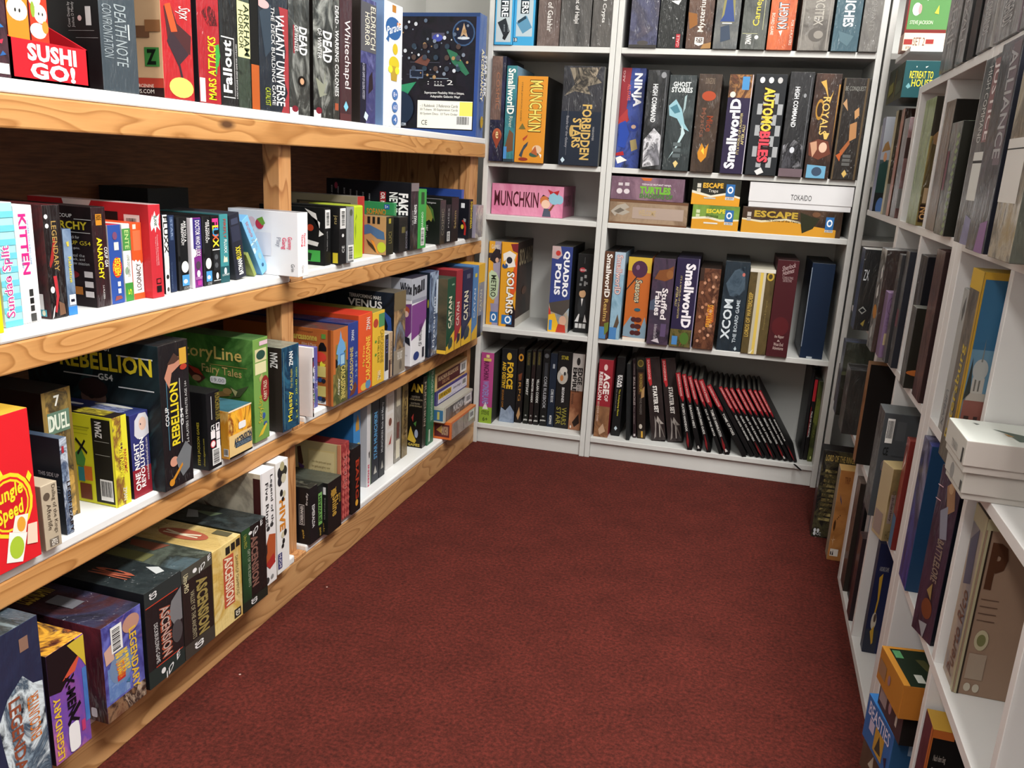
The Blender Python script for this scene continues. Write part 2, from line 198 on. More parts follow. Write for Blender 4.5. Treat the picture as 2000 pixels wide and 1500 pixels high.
# ------------------------------------------------------------------ lettering (the built-in font, one curve per different text)
BOXES = [
('board_game_box','dark plum box with scattered confetti colours, top pine shelf','box','top pine shelf',-.4229,-1.939,1.0913,.0,0,.0511,.28,.24,{'S':'a:3a2630,4a3038,241a20:40:1:0'},(('p','S',((.3,.244),(.5,.259),(.45,.274)),'c03050'),('p','S',((.75,.213),(.9,.219),(.8,.232)),'2f6fb0'),('p','S',((.6,.152),(.8,.146),(.85,.168)),'c0304a'),('p','S',((.7,.091),(.9,.101),(.8,.116)),'3060a0'),('r','S',.55,.015,.95,.061,'ece9e4')),''),
('counter_display_box','red cardboard counter display tray with white bubble lettering, top pine shelf','display box','top pine shelf',-.4229,-1.8458,1.0913,.0,0,.1323,.0514,.1,{'S':'c3202c'},(('t','S','SUSHI',.2,.5,.83,.93,'ffffff',0,3),('t','S','GO!',.22,.06,.8,.48,'ffffff',0,3)),'tray'),
('card_game_box','tin with cartoon sushi faces standing in red display tray','box','top pine shelf',-.4309,-1.8715,1.0951,.0,0,.067,.2,.05,{'S':'a:4a1c1e,5a2022,3a1616:20:2:0'},(('r','S',.02,.62,.98,.98,'5b1d20'),('t','S','GO!',.05,.66,.8,.95,'f7f1ec',0,3),('t','S','The Pick and Pass Card Game',.03,.585,.97,.625,'e08a2a',0,0),('r','S',.0,.2,.5,.56,'e8862a'),('e','S',.12,.5,.13,.07,'e8862a'),('e','S',.38,.5,.13,.07,'e8862a'),('e','S',.25,.42,.24,.07,'e8e4df'),('r','S',.54,.2,.98,.56,'c93a26'),('e','S',.68,.52,.16,.06,'f2efe8'),('e','S',.8,.42,.16,.06,'efe6da'),('e','S',.72,.31,.2,.05,'e9dccb'),('e','S',.62,.44,.05,.05,'8aa63a'),('e','S',.9,.34,.08,.04,'e58a35'),('e','S',.2,.415,.02,.012,'222222'),('e','S',.3,.415,.02,.012,'222222'),('e','S',.76,.42,.015,.01,'222222'),('e','S',.85,.42,.015,.01,'222222')),''),
('board_game_box','grey-blue box with silver outlined rotated title and black rules side','box','top pine shelf',-.4229,-1.7152,1.0913,.0,0,.075,.29,.26,{'S':'w:3d474f','L':'111113'},(('t','S','CONFRONTATION',.08,.162,.33,.417,'8f9aa0',-90,0),('t','S','DEATH NOTE',.4,.128,.72,.426,'98a3a8',-90,0),('r','S',.76,.264,.8,.341,'b9c0c2'),('r','L',.909,.307,.947,.396,'b9b9b9'),('e','L',.868,.341,.014,.013,'d0b0b0'),('t','L','Cover Design by',.785,.298,.809,.417,'b8b8b8',90,0),('t','L','Joshua D Mandy',.813,.298,.837,.417,'b8b8b8',90,0),('r','L',.785,.281,.964,.283,'888888'),('r','L',.833,.247,.988,.249,'888888')),''),
('board_game_box','red box with leaping warrior over yellow sun, tan rules side','box','top pine shelf',-.4229,-1.5819,1.0913,.0,0,.0761,.29,.27,{'S':'w:b02329','L':'c3a07c'},(('p','S',((.1,.483),(.2,.279),(.42,.295),(.9,.254),(.95,.356),(.5,.407),(.3,.508)),'4a2a2c'),('p','S',((.15,.305),(.5,.178),(.62,.061),(.7,.061),(.55,.193),(.85,.254),(.3,.366)),'3a2c33'),('p','S',((.12,.493),(.3,.356),(.5,.366),(.3,.508)),'e0542e'),('e','S',.56,.066,.4,.056,'f2c96a'),('t','S','Styx',.45,.437,.95,.503,'f6e9e0',-60,0),('r','L',.716,.0,1.0,.051,'2b1616'),('r','L',.716,.051,1.0,.102,'a83a2c'),('r','L',.872,.163,.977,.264,'3d7a3c'),('t','L','Z',.886,.173,.957,.254,'10180f',0,3),('t','L','US.COM',.801,.02,.929,.041,'e8e0d8',0,0),('t','L','ARCENINE',.801,.051,.929,.069,'f0d8c8',0,0),('r','L',.773,.315,.915,.376,'6b4a34'),('r','L',.886,.346,.994,.407,'8a5e3c')),''),
('board_game_box','crimson box with yellow slanted title and green splash, top pine shelf','box','top pine shelf',-.4229,-1.5001,1.0913,.0,0,.0602,.29,.26,{'S':'w:a3222b','L':'202026'},(('t','S','MARS ATTACKS',.42,.023,.78,.383,'e4ee2a',80,1),('p','S',((.78,.338),(.95,.35),(1,.282),(.92,.226),(.85,.214),(.82,.169),(.76,.18)),'3f9a44'),('r','S',.02,.006,.26,.141,'ece8e6'),('p','S',((.2,.508),(.5,.558),(.8,.53),(.9,.451),(.5,.44)),'a:b52b33,2a1a1c,d0404a:60:3:0')),''),
('board_game_box','black box with bold white italic logo in outlined frame','box','top pine shelf',-.4229,-1.4431,1.0913,.0,0,.0508,.29,.26,{'S':'w:1d1e1f'},(('r','S',.78,.06,.8,.397,'d9d9d9'),('r','S',.1,.048,.8,.054,'d9d9d9'),('r','S',.05,.397,.8,.404,'d9d9d9'),('t','S','Fallout',.1,.078,.62,.385,'f5f5f5',90,2),('t','S','A POST-NUCLEAR BOARD GAME FOR 1-4 PLAYERS',.86,.048,.95,.373,'d0d0d0',90,0)),''),
('board_game_box','dark green box with pale yellow title panel, top pine shelf','box','top pine shelf',-.4229,-1.3966,1.0913,.0,0,.039,.29,.26,{'S':'a:2c352b,39453a,1c231d:25:4:1'},(('r','S',0,.305,.97,.635,'d5d3a0'),('t','S','ARKHAM',.5,.317,.92,.622,'2f3a28',-90,1),('t','S','HORROR',.08,.355,.45,.584,'2f3a28',-90,0)),''),
('board_game_box','narrow black box with orange lower half, top pine shelf','box','top pine shelf',-.4229,-1.3627,1.0913,.0,0,.0254,.29,.26,{'S':'171818'},(('r','S',0,.0,1,.277,'b0592a'),),''),
('board_game_box','navy box with tall white title and red comic figure edge','box','top pine shelf',-.4229,-1.2973,1.0913,.0,0,.102,.29,.26,{'S':'w:1f2731','L':'22272c'},(('p','S',((.72,.0),(1,.0),(1,.677),(.68,.677),(.9,.406),(.8,.237),(.95,.135)),'9b3a3f'),('p','S',((.02,.609),(.4,.677),(.45,.406),(.2,.338)),'35414d'),('t','S','VALIANT UNIVERSE',.55,.041,.85,.63,'f4f4f4',-90,1),('t','S','THE DECK BUILDING GAME',.4,.041,.52,.663,'dadada',-90,0),('t','S','CATALYST',.17,.034,.34,.149,'b5c52e',-90,0),('e','S',.15,.663,.2,.027,'d8a7a8')),''),
('board_game_box','frosty black and grey box with white winter title, beside navy box','box','top pine shelf',-.4229,-1.204,1.0913,.0,0,.0807,.29,.26,{'S':'a:8f928e,3b3e3c,1c1e1d:18:5:1','L':'15100f'},(('t','S','DEAD',.48,.408,.86,.593,'f4f4f4',-90,2),('t','S','OF WINTER',.25,.423,.44,.593,'e9e9e9',-90,0),('r','S',.2,.408,.27,.593,'8a3038'),('e','S',.6,.23,.2,.037,'1a1614'),('e','S',.6,.23,.1,.022,'c79a78'),('r','S',0,.0,.4,.044,'f0f0f0'),('e','S',.25,.037,.15,.022,'7a2230')),''),
('board_game_box','frosty black box with pale skeletal hand and white winter title','box','top pine shelf',-.4229,-1.1064,1.0913,.0,0,.0848,.29,.26,{'S':'a:9a9d98,2e312f,171918:16:6:1','L':'171312'},(('t','S','DEAD',.46,.4,.92,.617,'f4f4f4',-90,2),('t','S','OF WINTER',.2,.416,.4,.625,'e9e9e9',-90,0),('p','S',((.1,.28),(.5,.24),(.6,.36),(.55,.24),(.7,.28),(.5,.176),(.7,.176),(.3,.144)),'8d907f'),('r','S',0,.0,.35,.048,'f0f0f0'),('e','S',.25,.048,.15,.024,'7a2230')),''),
('expansion_box','slim grey box with long white colony title, top pine shelf','box','top pine shelf',-.4229,-1.0487,1.0913,.0,0,.026,.27,.24,{'S':'a:4a4b48,252624,6d6f6a:30:7:1'},(('t','S','DEAD - WARRING COLONIES',.2,.184,.85,.881,'e6e6e6',-90,1),('r','S',.2,.073,.8,.129,'a5543a')),''),
('board_game_box','dark maroon box with flowing white script, top pine shelf','box','top pine shelf',-.4229,-1.0049,1.0913,.0,0,.0567,.28,.26,{'S':'w:40242a','L':'241619'},(('t','S','Whitechapel',.25,.253,.85,.777,'efe6e6',-80,0),('p','S',((.3,.108),(.5,.072),(.7,.108),(.5,.154)),'7fc4dc'),('r','S',0,.0,.9,.054,'5a3436')),''),
('board_game_box','purple-blue box with eerie figures and serif title, top pine shelf','box','top pine shelf',-.4229,-.8929,1.0913,.0,0,.0794,.28,.26,{'S':'a:4a4c86,34366a,6f72a8:14:8:1','L':'2a2422'},(('r','S',0,.581,1,.968,'56565c'),('t','S','ELDRITCH',.62,.61,.93,.949,'efe8d2',-90,0),('t','S','HORROR',.25,.63,.55,.891,'efe8d2',-90,0),('r','S',0,.0,.35,.484,'1f2030'),('t','S','A DARK GAME OF GLOBAL MYSTERY',.1,.194,.25,.484,'c0c0d0',-90,0),('p','S',((.5,.242),(.8,.291),(.75,.436),(.55,.387)),'2a2028'),('p','S',((.2,.048),(.4,.019),(.5,.068),(.3,.097)),'cfe3ee')),''),
('board_game_box','white box with blue speech-bubble logo and yellow armoured figure','box','top pine shelf',-.4229,-.7557,1.0913,.0,0,.1081,.295,.26,{'S':'dfe3ea','L':'6d87ad','R':'9aa0a0'},(('e','S',.5,.8,.42,.09,'2f5f9a'),('p','S',((.1,.7),(.3,.76),(.25,.68)),'2f5f9a'),('t','S','Parade',.15,.77,.9,.84,'eef4fa',10,1),('r','S',.68,.83,.9,.86,'e08030'),('r','S',.42,.93,.62,.985,'b87a2c'),('e','S',.6,.64,.14,.045,'d3b92d'),('e','S',.55,.52,.28,.06,'d5c22e'),('p','S',((.35,.5),(.75,.5),(.7,.38),(.4,.38)),'b99a3a'),('e','S',.35,.47,.12,.03,'efe43a'),('e','S',.72,.47,.12,.03,'efe43a'),('e','S',.62,.27,.16,.045,'4a74b2'),('e','S',.62,.165,.16,.045,'4a74b2'),('e','S',.62,.06,.16,.045,'4a74b2'),('t','S','8+',.52,.25,.72,.29,'eeeeff',0,0),('t','S','60',.52,.145,.72,.185,'eeeeff',0,0),('t','S','4',.55,.04,.7,.08,'eeeeff',0,0)),''),
('board_game_box','big blue boxed space strategy game showing its dark printed back','box','top pine shelf',-.4229,-.0789,1.0913,.0,0,.0678,.3811,.3,{'S':'w:3f5f9e','L':'a:0e1420,16203a,1c1a2a,0a0d16:10:9:1'},(('r','L',.02,.05,.96,.97,'a:0b0d14,12131e,1a1420,0a0c12:14:209:0'),('r','L',0,0,1,.05,'2c4888'),('r','L',0,.05,.03,1,'2c4888'),('r','L',.16,.5,.5,.503,'4a5060'),('r','L',.2,.6,.55,.603,'5a5a6c'),('r','L',.96,.05,1,1,'2f4a8a'),('r','L',0,.97,1,1,'27406e'),('r','L',.3,.06,.95,.29,'f0eee2'),('r','L',.8,.17,.95,.285,'e7de6a'),('t','L','- 1 Rulebook  3 Reference Cards',.33,.235,.78,.26,'555560',0,0),('t','L','30 Tokens  30 Exploration Cards',.33,.2,.78,.225,'555560',0,0),('t','L','30 System Discs  10 Turn Order',.33,.165,.78,.19,'555560',0,0),('t','L','CE',.35,.085,.42,.125,'333333',0,0),('t','L','Superpower Flexibility With a Unique,',.38,.34,.85,.365,'e8e8e8',0,1),('t','L','Adaptable Galactic Map!',.45,.31,.8,.335,'e8e8e8',0,1),('bc','L',.76,.08,.93,.17,0),('e','L',.82,.84,.13,.105,'38557c'),('e','L',.82,.84,.115,.093,'0e1830'),('p','L',((.82,.92),(.87,.8),(.82,.83),(.78,.8)),'b89a78'),('e','L',.82,.8,.07,.012,'c8d0d8'),('p','L',((.62,.72),(.75,.68),(.9,.52),(.86,.5),(.7,.6)),'2e6b50'),('p','L',((.25,.6),(.35,.66),(.44,.62),(.4,.57)),'6b4238'),('r','L',.45,.79,.6,.84,'4d4a5c'),('e','L',.52,.8,.06,.03,'3f4aa0'),('p','L',((.02,.4),(.15,.42),(.28,.44),(.2,.36),(.15,.3),(.1,.35)),'2f8a62'),('r','L',.2,.47,.36,.54,'5b6a86'),('r','L',.21,.48,.35,.53,'141c30'),('r','L',.44,.47,.66,.475,'90a0b0'),('e','L',.1,.46,.008,.006,'c8ccd4'),('e','L',.405,.789,.014,.011,'7a8494'),('e','L',.71,.638,.02,.016,'a8865a'),('e','L',.215,.487,.008,.006,'5a6a80'),('e','L',.521,.816,.014,.011,'c8ccd4'),('e','L',.826,.665,.02,.016,'7a8494'),('e','L',.331,.514,.008,.006,'a8865a'),('e','L',.636,.843,.014,.011,'5a6a80'),('e','L',.141,.692,.02,.016,'c8ccd4'),('e','L',.446,.541,.008,.006,'7a8494'),('e','L',.752,.87,.014,.011,'a8865a'),('e','L',.257,.719,.02,.016,'5a6a80'),('e','L',.562,.568,.008,.006,'c8ccd4'),('e','L',.867,.897,.014,.011,'7a8494'),('e','L',.372,.746,.02,.016,'a8865a'),('e','L',.677,.595,.008,.006,'5a6a80'),('e','L',.182,.924,.014,.011,'c8ccd4'),('e','L',.488,.773,.02,.016,'7a8494'),('e','L',.793,.622,.008,.006,'a8865a'),('e','L',.298,.471,.014,.011,'5a6a80'),('e','L',.603,.8,.02,.016,'c8ccd4'),('e','L',.108,.649,.008,.006,'7a8494'),('e','L',.413,.498,.014,.011,'a8865a'),('e','L',.719,.827,.02,.016,'5a6a80'),('e','L',.224,.676,.008,.006,'c8ccd4'),('e','L',.529,.525,.014,.011,'7a8494'),('e','L',.834,.854,.02,.016,'a8865a'),('e','L',.339,.703,.008,.006,'5a6a80'),('e','L',.644,.552,.014,.011,'c8ccd4'),('e','L',.149,.881,.02,.016,'7a8494'),('e','L',.455,.73,.008,.006,'a8865a'),('e','L',.76,.579,.014,.011,'5a6a80'),('e','L',.265,.908,.02,.016,'c8ccd4'),('e','L',.57,.757,.008,.006,'7a8494'),('e','L',.875,.606,.014,.011,'a8865a'),('e','L',.38,.935,.02,.016,'5a6a80'),('e','L',.686,.784,.008,.006,'c8ccd4'),('e','L',.191,.633,.014,.011,'7a8494'),('e','L',.496,.482,.02,.016,'a8865a'),('e','L',.801,.811,.008,.006,'5a6a80'),('e','L',.306,.66,.014,.011,'c8ccd4'),('e','L',.611,.509,.02,.016,'7a8494'),('e','L',.116,.838,.008,.006,'a8865a'),('e','L',.422,.687,.014,.011,'5a6a80'),('e','L',.727,.536,.02,.016,'c8ccd4'),('e','L',.232,.864,.008,.006,'7a8494'),('e','L',.25,.55,.028,.022,'39414f'),('e','L',.38,.55,.028,.022,'2a3a4a'),('e','L',.51,.55,.028,.022,'4a3a36'),('e','L',.64,.55,.028,.022,'39414f'),('e','L',.77,.55,.028,.022,'2a3a4a'),('e','L',.25,.64,.028,.022,'4a3a36'),('e','L',.38,.64,.028,.022,'39414f'),('e','L',.51,.64,.028,.022,'2a3a4a'),('e','L',.64,.64,.028,.022,'4a3a36'),('e','L',.77,.64,.028,.022,'39414f'),('e','L',.25,.73,.028,.022,'2a3a4a'),('e','L',.38,.73,.028,.022,'4a3a36'),('e','L',.51,.73,.028,.022,'39414f'),('e','L',.64,.73,.028,.022,'2a3a4a'),('e','L',.77,.73,.028,.022,'4a3a36'),('r','L',.5,.41,.62,.415,'d8d8d8'),('t','L',': ::: 2',.42,.42,.72,.46,'d8d8d8',0,0),('e','L',.1,.22,.16,.14,'16263c'),('t','L','STARTREK.COM',.0,.07,.17,.095,'d8e4f4',0,1),('t','S','STAR TREK',.55,.34,.95,.68,'e8ecf4',-90,2),('t','S','ASCENDANCY',.12,.3,.5,.72,'efe6c0',-90,2),('e','S',.5,.13,.2,.05,'b89a3a')),''),
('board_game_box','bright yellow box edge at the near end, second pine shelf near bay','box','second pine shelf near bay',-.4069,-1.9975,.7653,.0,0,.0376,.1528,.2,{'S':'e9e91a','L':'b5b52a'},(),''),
('card_game_box','pale blue striped box with pink script title, second pine shelf near bay','box','second pine shelf near bay',-.43,-1.9409,.7653,.0,0,.0283,.1675,.2,{'S':'a6e3ec','L':'cfcfd6'},(('r','S',0,.0,1,.05,'6fc7dd'),('r','S',0,.11,1,.16,'6fc7dd'),('r','S',0,.22,1,.27,'6fc7dd'),('r','S',0,.33,1,.38,'6fc7dd'),('r','S',0,.44,1,.49,'6fc7dd'),('r','S',0,.55,1,.6,'6fc7dd'),('r','S',0,.66,1,.71,'6fc7dd'),('r','S',0,.77,1,.82,'6fc7dd'),('r','S',0,.88,1,.93,'6fc7dd'),('t','S','Sundae Split',.08,.08,.72,.66,'ffffff',90,5),('t','S','Sundae Split',.1,.08,.7,.66,'c8408e',90,1)),''),
('card_game_box','white box with bold pink vertical lettering, second pine shelf near bay','box','second pine shelf near bay',-.4322,-1.9085,.7653,.0,0,.0306,.1624,.2,{'S':'f3f1f2','L':'e9e9ea'},(('t','S','KITTEN',.22,.42,.62,.93,'dc2a84',-90,2),('t','S','SQUARE STACKING GAME',.64,.5,.74,.88,'3f8fc0',-90,0),('t','S','MEOW!',.2,.47,.3,.56,'3f8fc0',-90,0),('r','S',.45,.23,.66,.29,'333333'),('r','S',.45,.165,.66,.215,'222222'),('r','S',.45,.1,.66,.15,'333333'),('r','S',.42,.01,.72,.08,'4a4a4a')),''),
('card_game_box','black box with crimson snake art, gold title and clear wrap','box','second pine shelf near bay',-.4279,-1.8647,.7653,.0,0,.031,.162,.22,{'S':'w:1d1617','L':'a:2a2a2a,3a2224,5a1e22,1a1a1a:12:11:1'},(('t','S','LEGENDARY',.42,.42,.7,.86,'a88a4e',-90,1),('p','S',((.15,.48),(.5,.72),(.6,.68),(.4,.52),(.2,.45)),'9a2c2a'),('p','S',((.3,.38),(.5,.38),(.55,.2),(.35,.05),(.25,.06),(.4,.2)),'b8353c'),('e','S',.16,.9,.1,.02,'f0f0f0'),('e','S',.18,.82,.1,.02,'f0f0f0'),('e','S',.2,.26,.12,.03,'f0f0f0'),('p','S',((.05,0),(.2,.1),(.28,.12),(.15,.02)),'e8e4e2'),('p','S',((.5,.15),(.8,.12),(.85,.03),(.5,.02)),'7c5c48'),('r','L',.922,.02,.97,.08,'57b0c4'),('e','L',.946,.05,.014,.025,'f2efd0'),('r','L',.904,.08,.952,.22,'f0eeee')),''),
('expansion_box','slim blue-grey booster box with yellow lettering, second pine shelf near bay','box','second pine shelf near bay',-.4303,-1.8374,.7653,.0,0,.0166,.1266,.15,{'S':'a:5a7090,7f94ae,3f5674:12:12:0','L':'3f4a60'},(('r','S',0,0,1,.1,'3f86d4'),('t','S','Rabattue',.4,.38,.75,.68,'d7c93a',-90,1),('r','S',.2,.12,.9,.24,'e8eaf0'),('e','S',.45,.17,.12,.02,'1a1a2a'),('e','S',.65,.17,.12,.02,'1a1a2a'),('p','S',((.3,.85),(.6,.86),(.6,.8),(.4,.8)),'c9b94a')),''),
('card_game_box','maroon-black box with bright yellow futuristic title, second pine shelf near bay','box','second pine shelf near bay',-.4426,-1.7615,.7653,.0,0,.0292,.1546,.25,{'S':'w:2a1a1e','L':'a:161212,261a1c,1c1012:8:13:0'},(('t','S','ANARCHY',.25,.28,.62,.7,'e3d028',-90,2),('r','S',.28,.82,.7,.93,'c8862a'),('t','S','INDIE',.33,.87,.65,.92,'402a14',-90,0),('t','S','COUP G54',.72,.4,.95,.6,'efefef',-90,1),('t','S','2-6 PLAYERS',.45,.08,.56,.22,'d0d0d0',-90,0),('t','L','COUP',.754,.885,.858,.92,'d8d8d8',0,0),('r','L',.547,.87,.741,.875,'d8d8d8'),('r','L',.871,.87,1.0,.875,'d8d8d8'),('t','L','ANARCHY',.586,.77,.968,.85,'c9b730',0,2),('r','L',.677,.74,.987,.745,'d8d8d8'),('t','L','deck for',.819,.68,.903,.71,'c0c0c0',0,0),('t','L','COUP G54',.754,.62,.987,.66,'c9b730',0,0),('t','L','the game.',.819,.57,.903,.6,'c0c0c0',0,0),('t','L','reveal the',.806,.5,.935,.53,'b0b0b0',0,0),('t','L','attack, and',.806,.46,.935,.49,'b0b0b0',0,0),('t','L','a new mission',.806,.42,.968,.45,'b0b0b0',0,0),('r','L',.922,.3,.987,.36,'d8d0d0'),('r','L',.922,.2,.987,.26,'d8d0d0'),('r','L',.922,.1,.987,.16,'d8d0d0'),('e','L',.819,.32,.065,.04,'7a2024'),('r','L',.806,.12,.903,.2,'a8682a')),''),
('card_game_box','royal blue box with red and yellow hero logo, second pine shelf near bay','box','second pine shelf near bay',-.4445,-1.7285,.7653,.0,0,.0283,.1259,.15,{'S':'2f4f9c','L':'c9c0c4','T':'c2353c'},(('e','S',.55,.46,.36,.13,'d8402e'),('t','S','HEROES',.35,.36,.8,.58,'f0d82e',80,2),('t','S','TINY',.22,.42,.42,.52,'e8d040',80,1),('r','S',.4,.68,.75,.78,'cfd6d2'),('e','S',.5,.86,.18,.05,'7a4a6a'),('r','S',.5,.22,.72,.28,'dfe6f0'),('r','S',.5,.13,.72,.19,'dfe6f0'),('p','S',((.2,.04),(.8,.06),(.7,.1),(.3,.1)),'8a4a4a')),''),
('card_game_box','slim white and green card box with face sketches, second pine shelf near bay','box','second pine shelf near bay',-.4469,-1.7004,.7653,.0,0,.0176,.1255,.14,{'S':'eceee8','L':'dfe0da'},(('r','S',0,0,1,.24,'3f8a3a'),('t','S','5',.3,.08,.75,.16,'c6d63a',90,0),('r','S',0,.66,1,.94,'4c8f48'),('t','S','ENTE',.25,.68,.75,.92,'bcd88a',-90,1),('t','S','LOVE DOCUMENTS',.4,.32,.7,.6,'4a5a4a',-90,0),('e','S',.3,.4,.2,.05,'90a890')),''),
('card_game_box','white and orange box with thin curly black title, second pine shelf near bay','box','second pine shelf near bay',-.4489,-1.6758,.7653,.0,0,.0246,.1259,.15,{'S':'f2efec','L':'d94f26','T':'d94f26'},(('r','S',0,.52,1,1,'e2562a'),('r','S',.18,.64,.9,.9,'ea7048'),('r','S',.2,.92,.5,.98,'f2d8c8'),('p','S',((0,.55),(.2,.5),(.35,.54),(.5,.49),(.7,.52),(.85,.46),(1,.5),(1,.6),(0,.6)),'e2562a'),('t','S','LOONACY',.3,.12,.72,.47,'2a2a2a',80,0),('r','S',0,0,1,.08,'e2562a')),''),
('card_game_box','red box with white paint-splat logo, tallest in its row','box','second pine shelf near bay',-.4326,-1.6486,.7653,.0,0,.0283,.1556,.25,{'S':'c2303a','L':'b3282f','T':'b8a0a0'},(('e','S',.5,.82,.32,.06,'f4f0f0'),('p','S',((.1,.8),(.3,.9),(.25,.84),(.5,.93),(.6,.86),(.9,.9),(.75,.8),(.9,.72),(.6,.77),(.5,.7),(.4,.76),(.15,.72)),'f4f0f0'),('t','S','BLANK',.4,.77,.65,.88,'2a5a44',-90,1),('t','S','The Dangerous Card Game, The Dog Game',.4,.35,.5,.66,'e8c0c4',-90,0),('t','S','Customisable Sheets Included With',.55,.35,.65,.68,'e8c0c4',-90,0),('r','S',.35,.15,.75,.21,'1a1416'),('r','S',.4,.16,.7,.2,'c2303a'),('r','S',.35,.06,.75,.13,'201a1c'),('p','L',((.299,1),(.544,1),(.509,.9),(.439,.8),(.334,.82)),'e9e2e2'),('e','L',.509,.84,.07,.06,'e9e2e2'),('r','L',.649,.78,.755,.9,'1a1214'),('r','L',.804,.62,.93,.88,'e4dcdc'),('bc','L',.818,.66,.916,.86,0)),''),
('card_game_box','slim white card box with black stencil lettering, second pine shelf near bay','box','second pine shelf near bay',-.4436,-1.611,.7653,.0,0,.0119,.1363,.14,{'S':'eeeeec','L':'1a1a22','T':'20222c'},(('t','S','FLUXX',.1,.52,.9,.98,'1a1a1a',-90,1),('r','S',.05,.32,.95,.48,'dcdcda'),('e','S',.5,.22,.28,.03,'222222'),('e','S',.5,.06,.25,.03,'444444')),''),
('card_game_box','plain navy card box with small pale strip, second pine shelf near bay','box','second pine shelf near bay',-.4489,-1.5889,.7653,.0,0,.0163,.1342,.14,{'S':'1f2c4a','L':'1c2536','T':'1a1f2c'},(('r','S',.25,.68,.75,.98,'44587c'),('t','S','STAR',.32,.72,.68,.95,'8ea0c0',-90,0),('t','S','The ever-changing card game',.15,.05,.3,.4,'6a7ea0',-90,0)),''),
('card_game_box','black card box with white disc and thumb notch, beside navy one','box','second pine shelf near bay',-.4489,-1.5612,.7653,.0,0,.0281,.1297,.14,{'S':'17181a','L':'1c1d20','T':'141414'},(('r','S',0,.0,.22,1,'242528'),('e','S',.12,.44,.1,.04,'0c0c0c'),('t','S','ARE YOU A',.62,.66,.85,.95,'ececec',-90,1),('t','S','WEREWOLF?',.36,.62,.6,.92,'ececec',-90,1),('e','S',.62,.32,.34,.08,'e6e6e2'),('r','S',.3,.06,.98,.21,'4c94cc'),('e','S',.6,.12,.2,.03,'d4e6f2'),('t','S','LOONEY',.4,.01,.95,.05,'b0b0b0',0,0)),''),
('card_game_box','black card box with white disc and thumb notch, beside purple one','box','second pine shelf near bay',-.4489,-1.4941,.7653,.0,0,.0243,.1284,.14,{'S':'17181a','L':'1c1d20','T':'141414'},(('r','S',0,.0,.22,1,'242528'),('e','S',.12,.44,.1,.04,'0c0c0c'),('t','S','ARE YOU A',.62,.66,.85,.95,'ececec',-90,1),('t','S','WEREWOLF?',.36,.62,.6,.92,'ececec',-90,1),('e','S',.62,.32,.34,.08,'e6e6e2'),('r','S',.3,.06,.98,.21,'4c94cc'),('e','S',.6,.12,.2,.03,'d4e6f2'),('t','S','LOONEY',.4,.01,.95,.05,'b0b0b0',0,0)),''),
('card_game_box','purple to magenta card box with white slipcase edge, second pine shelf near bay','box','second pine shelf near bay',-.4489,-1.5239,.7653,.0,0,.0294,.1272,.14,{'S':'7a2c80','L':'e9e4ea','T':'1a1a1e'},(('r','S',0,.0,.22,1,'e6e0ea'),('r','S',.22,.55,1,.98,'3b2f7a'),('e','S',.25,.5,.2,.06,'f0ecf2'),('t','S','DOCTOR WHO FLUXX',.42,.45,.85,.96,'f2eef4',-90,1),('e','S',.6,.32,.22,.06,'4a3c4a'),('e','S',.6,.2,.16,.05,'eee8ee'),('t','S','LOONEY',.3,.12,.95,.16,'e0b0dc',0,0),('r','S',.45,.03,.85,.1,'a8308a')),''),
('card_game_box','black card box with rainbow stacked letters, second pine shelf near bay','box','second pine shelf near bay',-.4489,-1.4678,.7653,.0,0,.0251,.1282,.14,{'S':'161616','L':'1a1a1a','T':'151515'},(('t','S','F',.15,.82,.85,.96,'e2408c',-80,2),('t','S','L',.15,.78,.85,.86,'d8d83a',-80,2),('t','S','U',.15,.7,.85,.82,'3a9ad0',-80,2),('t','S','X',.15,.64,.85,.74,'e0633a',-80,2),('t','S','X',.15,.54,.85,.66,'e8d83a',-80,2),('r','S',.08,.5,.95,.515,'dddddd'),('r','S',.15,.2,.9,.48,'222426'),('e','S',.5,.4,.2,.04,'55585c'),('e','S',.5,.28,.2,.04,'55585c'),('e','S',.55,.12,.15,.05,'eeeeee'),('r','S',.1,.05,.95,.06,'cccccc')),''),
('card_game_box','teal card box with small ship and dark teal foot','box','second pine shelf near bay',-.4489,-1.4407,.7653,.0,0,.0259,.1299,.14,{'S':'3f8c92','L':'2c6a70','T':'3a5a5e'},(('r','S',0,0,1,.24,'1d4f56'),('t','S','FIREFLY',.42,.65,.7,.93,'b8453c',-90,1),('t','S','FLUXX',.42,.43,.75,.63,'eef4f2',-90,1),('p','S',((.3,.3),(.8,.3),(.75,.38),(.6,.36),(.4,.4)),'e0d8c0'),('e','S',.5,.17,.15,.05,'f2f6f6'),('t','S','LOONEY',.1,.1,.95,.13,'e0ecec',0,0)),''),
('card_game_box','dark navy card box leaning, yellow and white lettering, second pine shelf near bay','box','second pine shelf near bay',-.4489,-1.389,.7653,.0,9,.0343,.1285,.14,{'S':'20222f','L':'2c2d33','T':'30323c'},(('r','S',.15,.84,.8,.93,'3c4258'),('r','S',.05,.58,.85,.82,'2c3044'),('t','S','BATMAN',.3,.06,.72,.3,'f0f0f0',90,2),('t','S','FLUXX',.25,.31,.72,.5,'e6d432',90,2)),''),
('card_game_box','pale blue card box tilted over against white box, second pine shelf near bay','box','second pine shelf near bay',-.4489,-1.3057,.7653,.0,31,.0244,.1317,.14,{'S':'78b6de','L':'5f97c4','T':'6fa8d4'},(('t','S','ADVENTURE',.35,.66,.65,.93,'c0584a',90,0),('t','S','FLUXX',.3,.42,.7,.64,'8fa8b8',90,2),('r','S',.0,.55,1,.58,'bfe0f2'),('e','S',.55,.3,.22,.06,'8fb8c0'),('e','S',.5,.14,.15,.03,'2c5a80'),('e','S',.1,.45,.25,.05,'c4e2f2')),''),
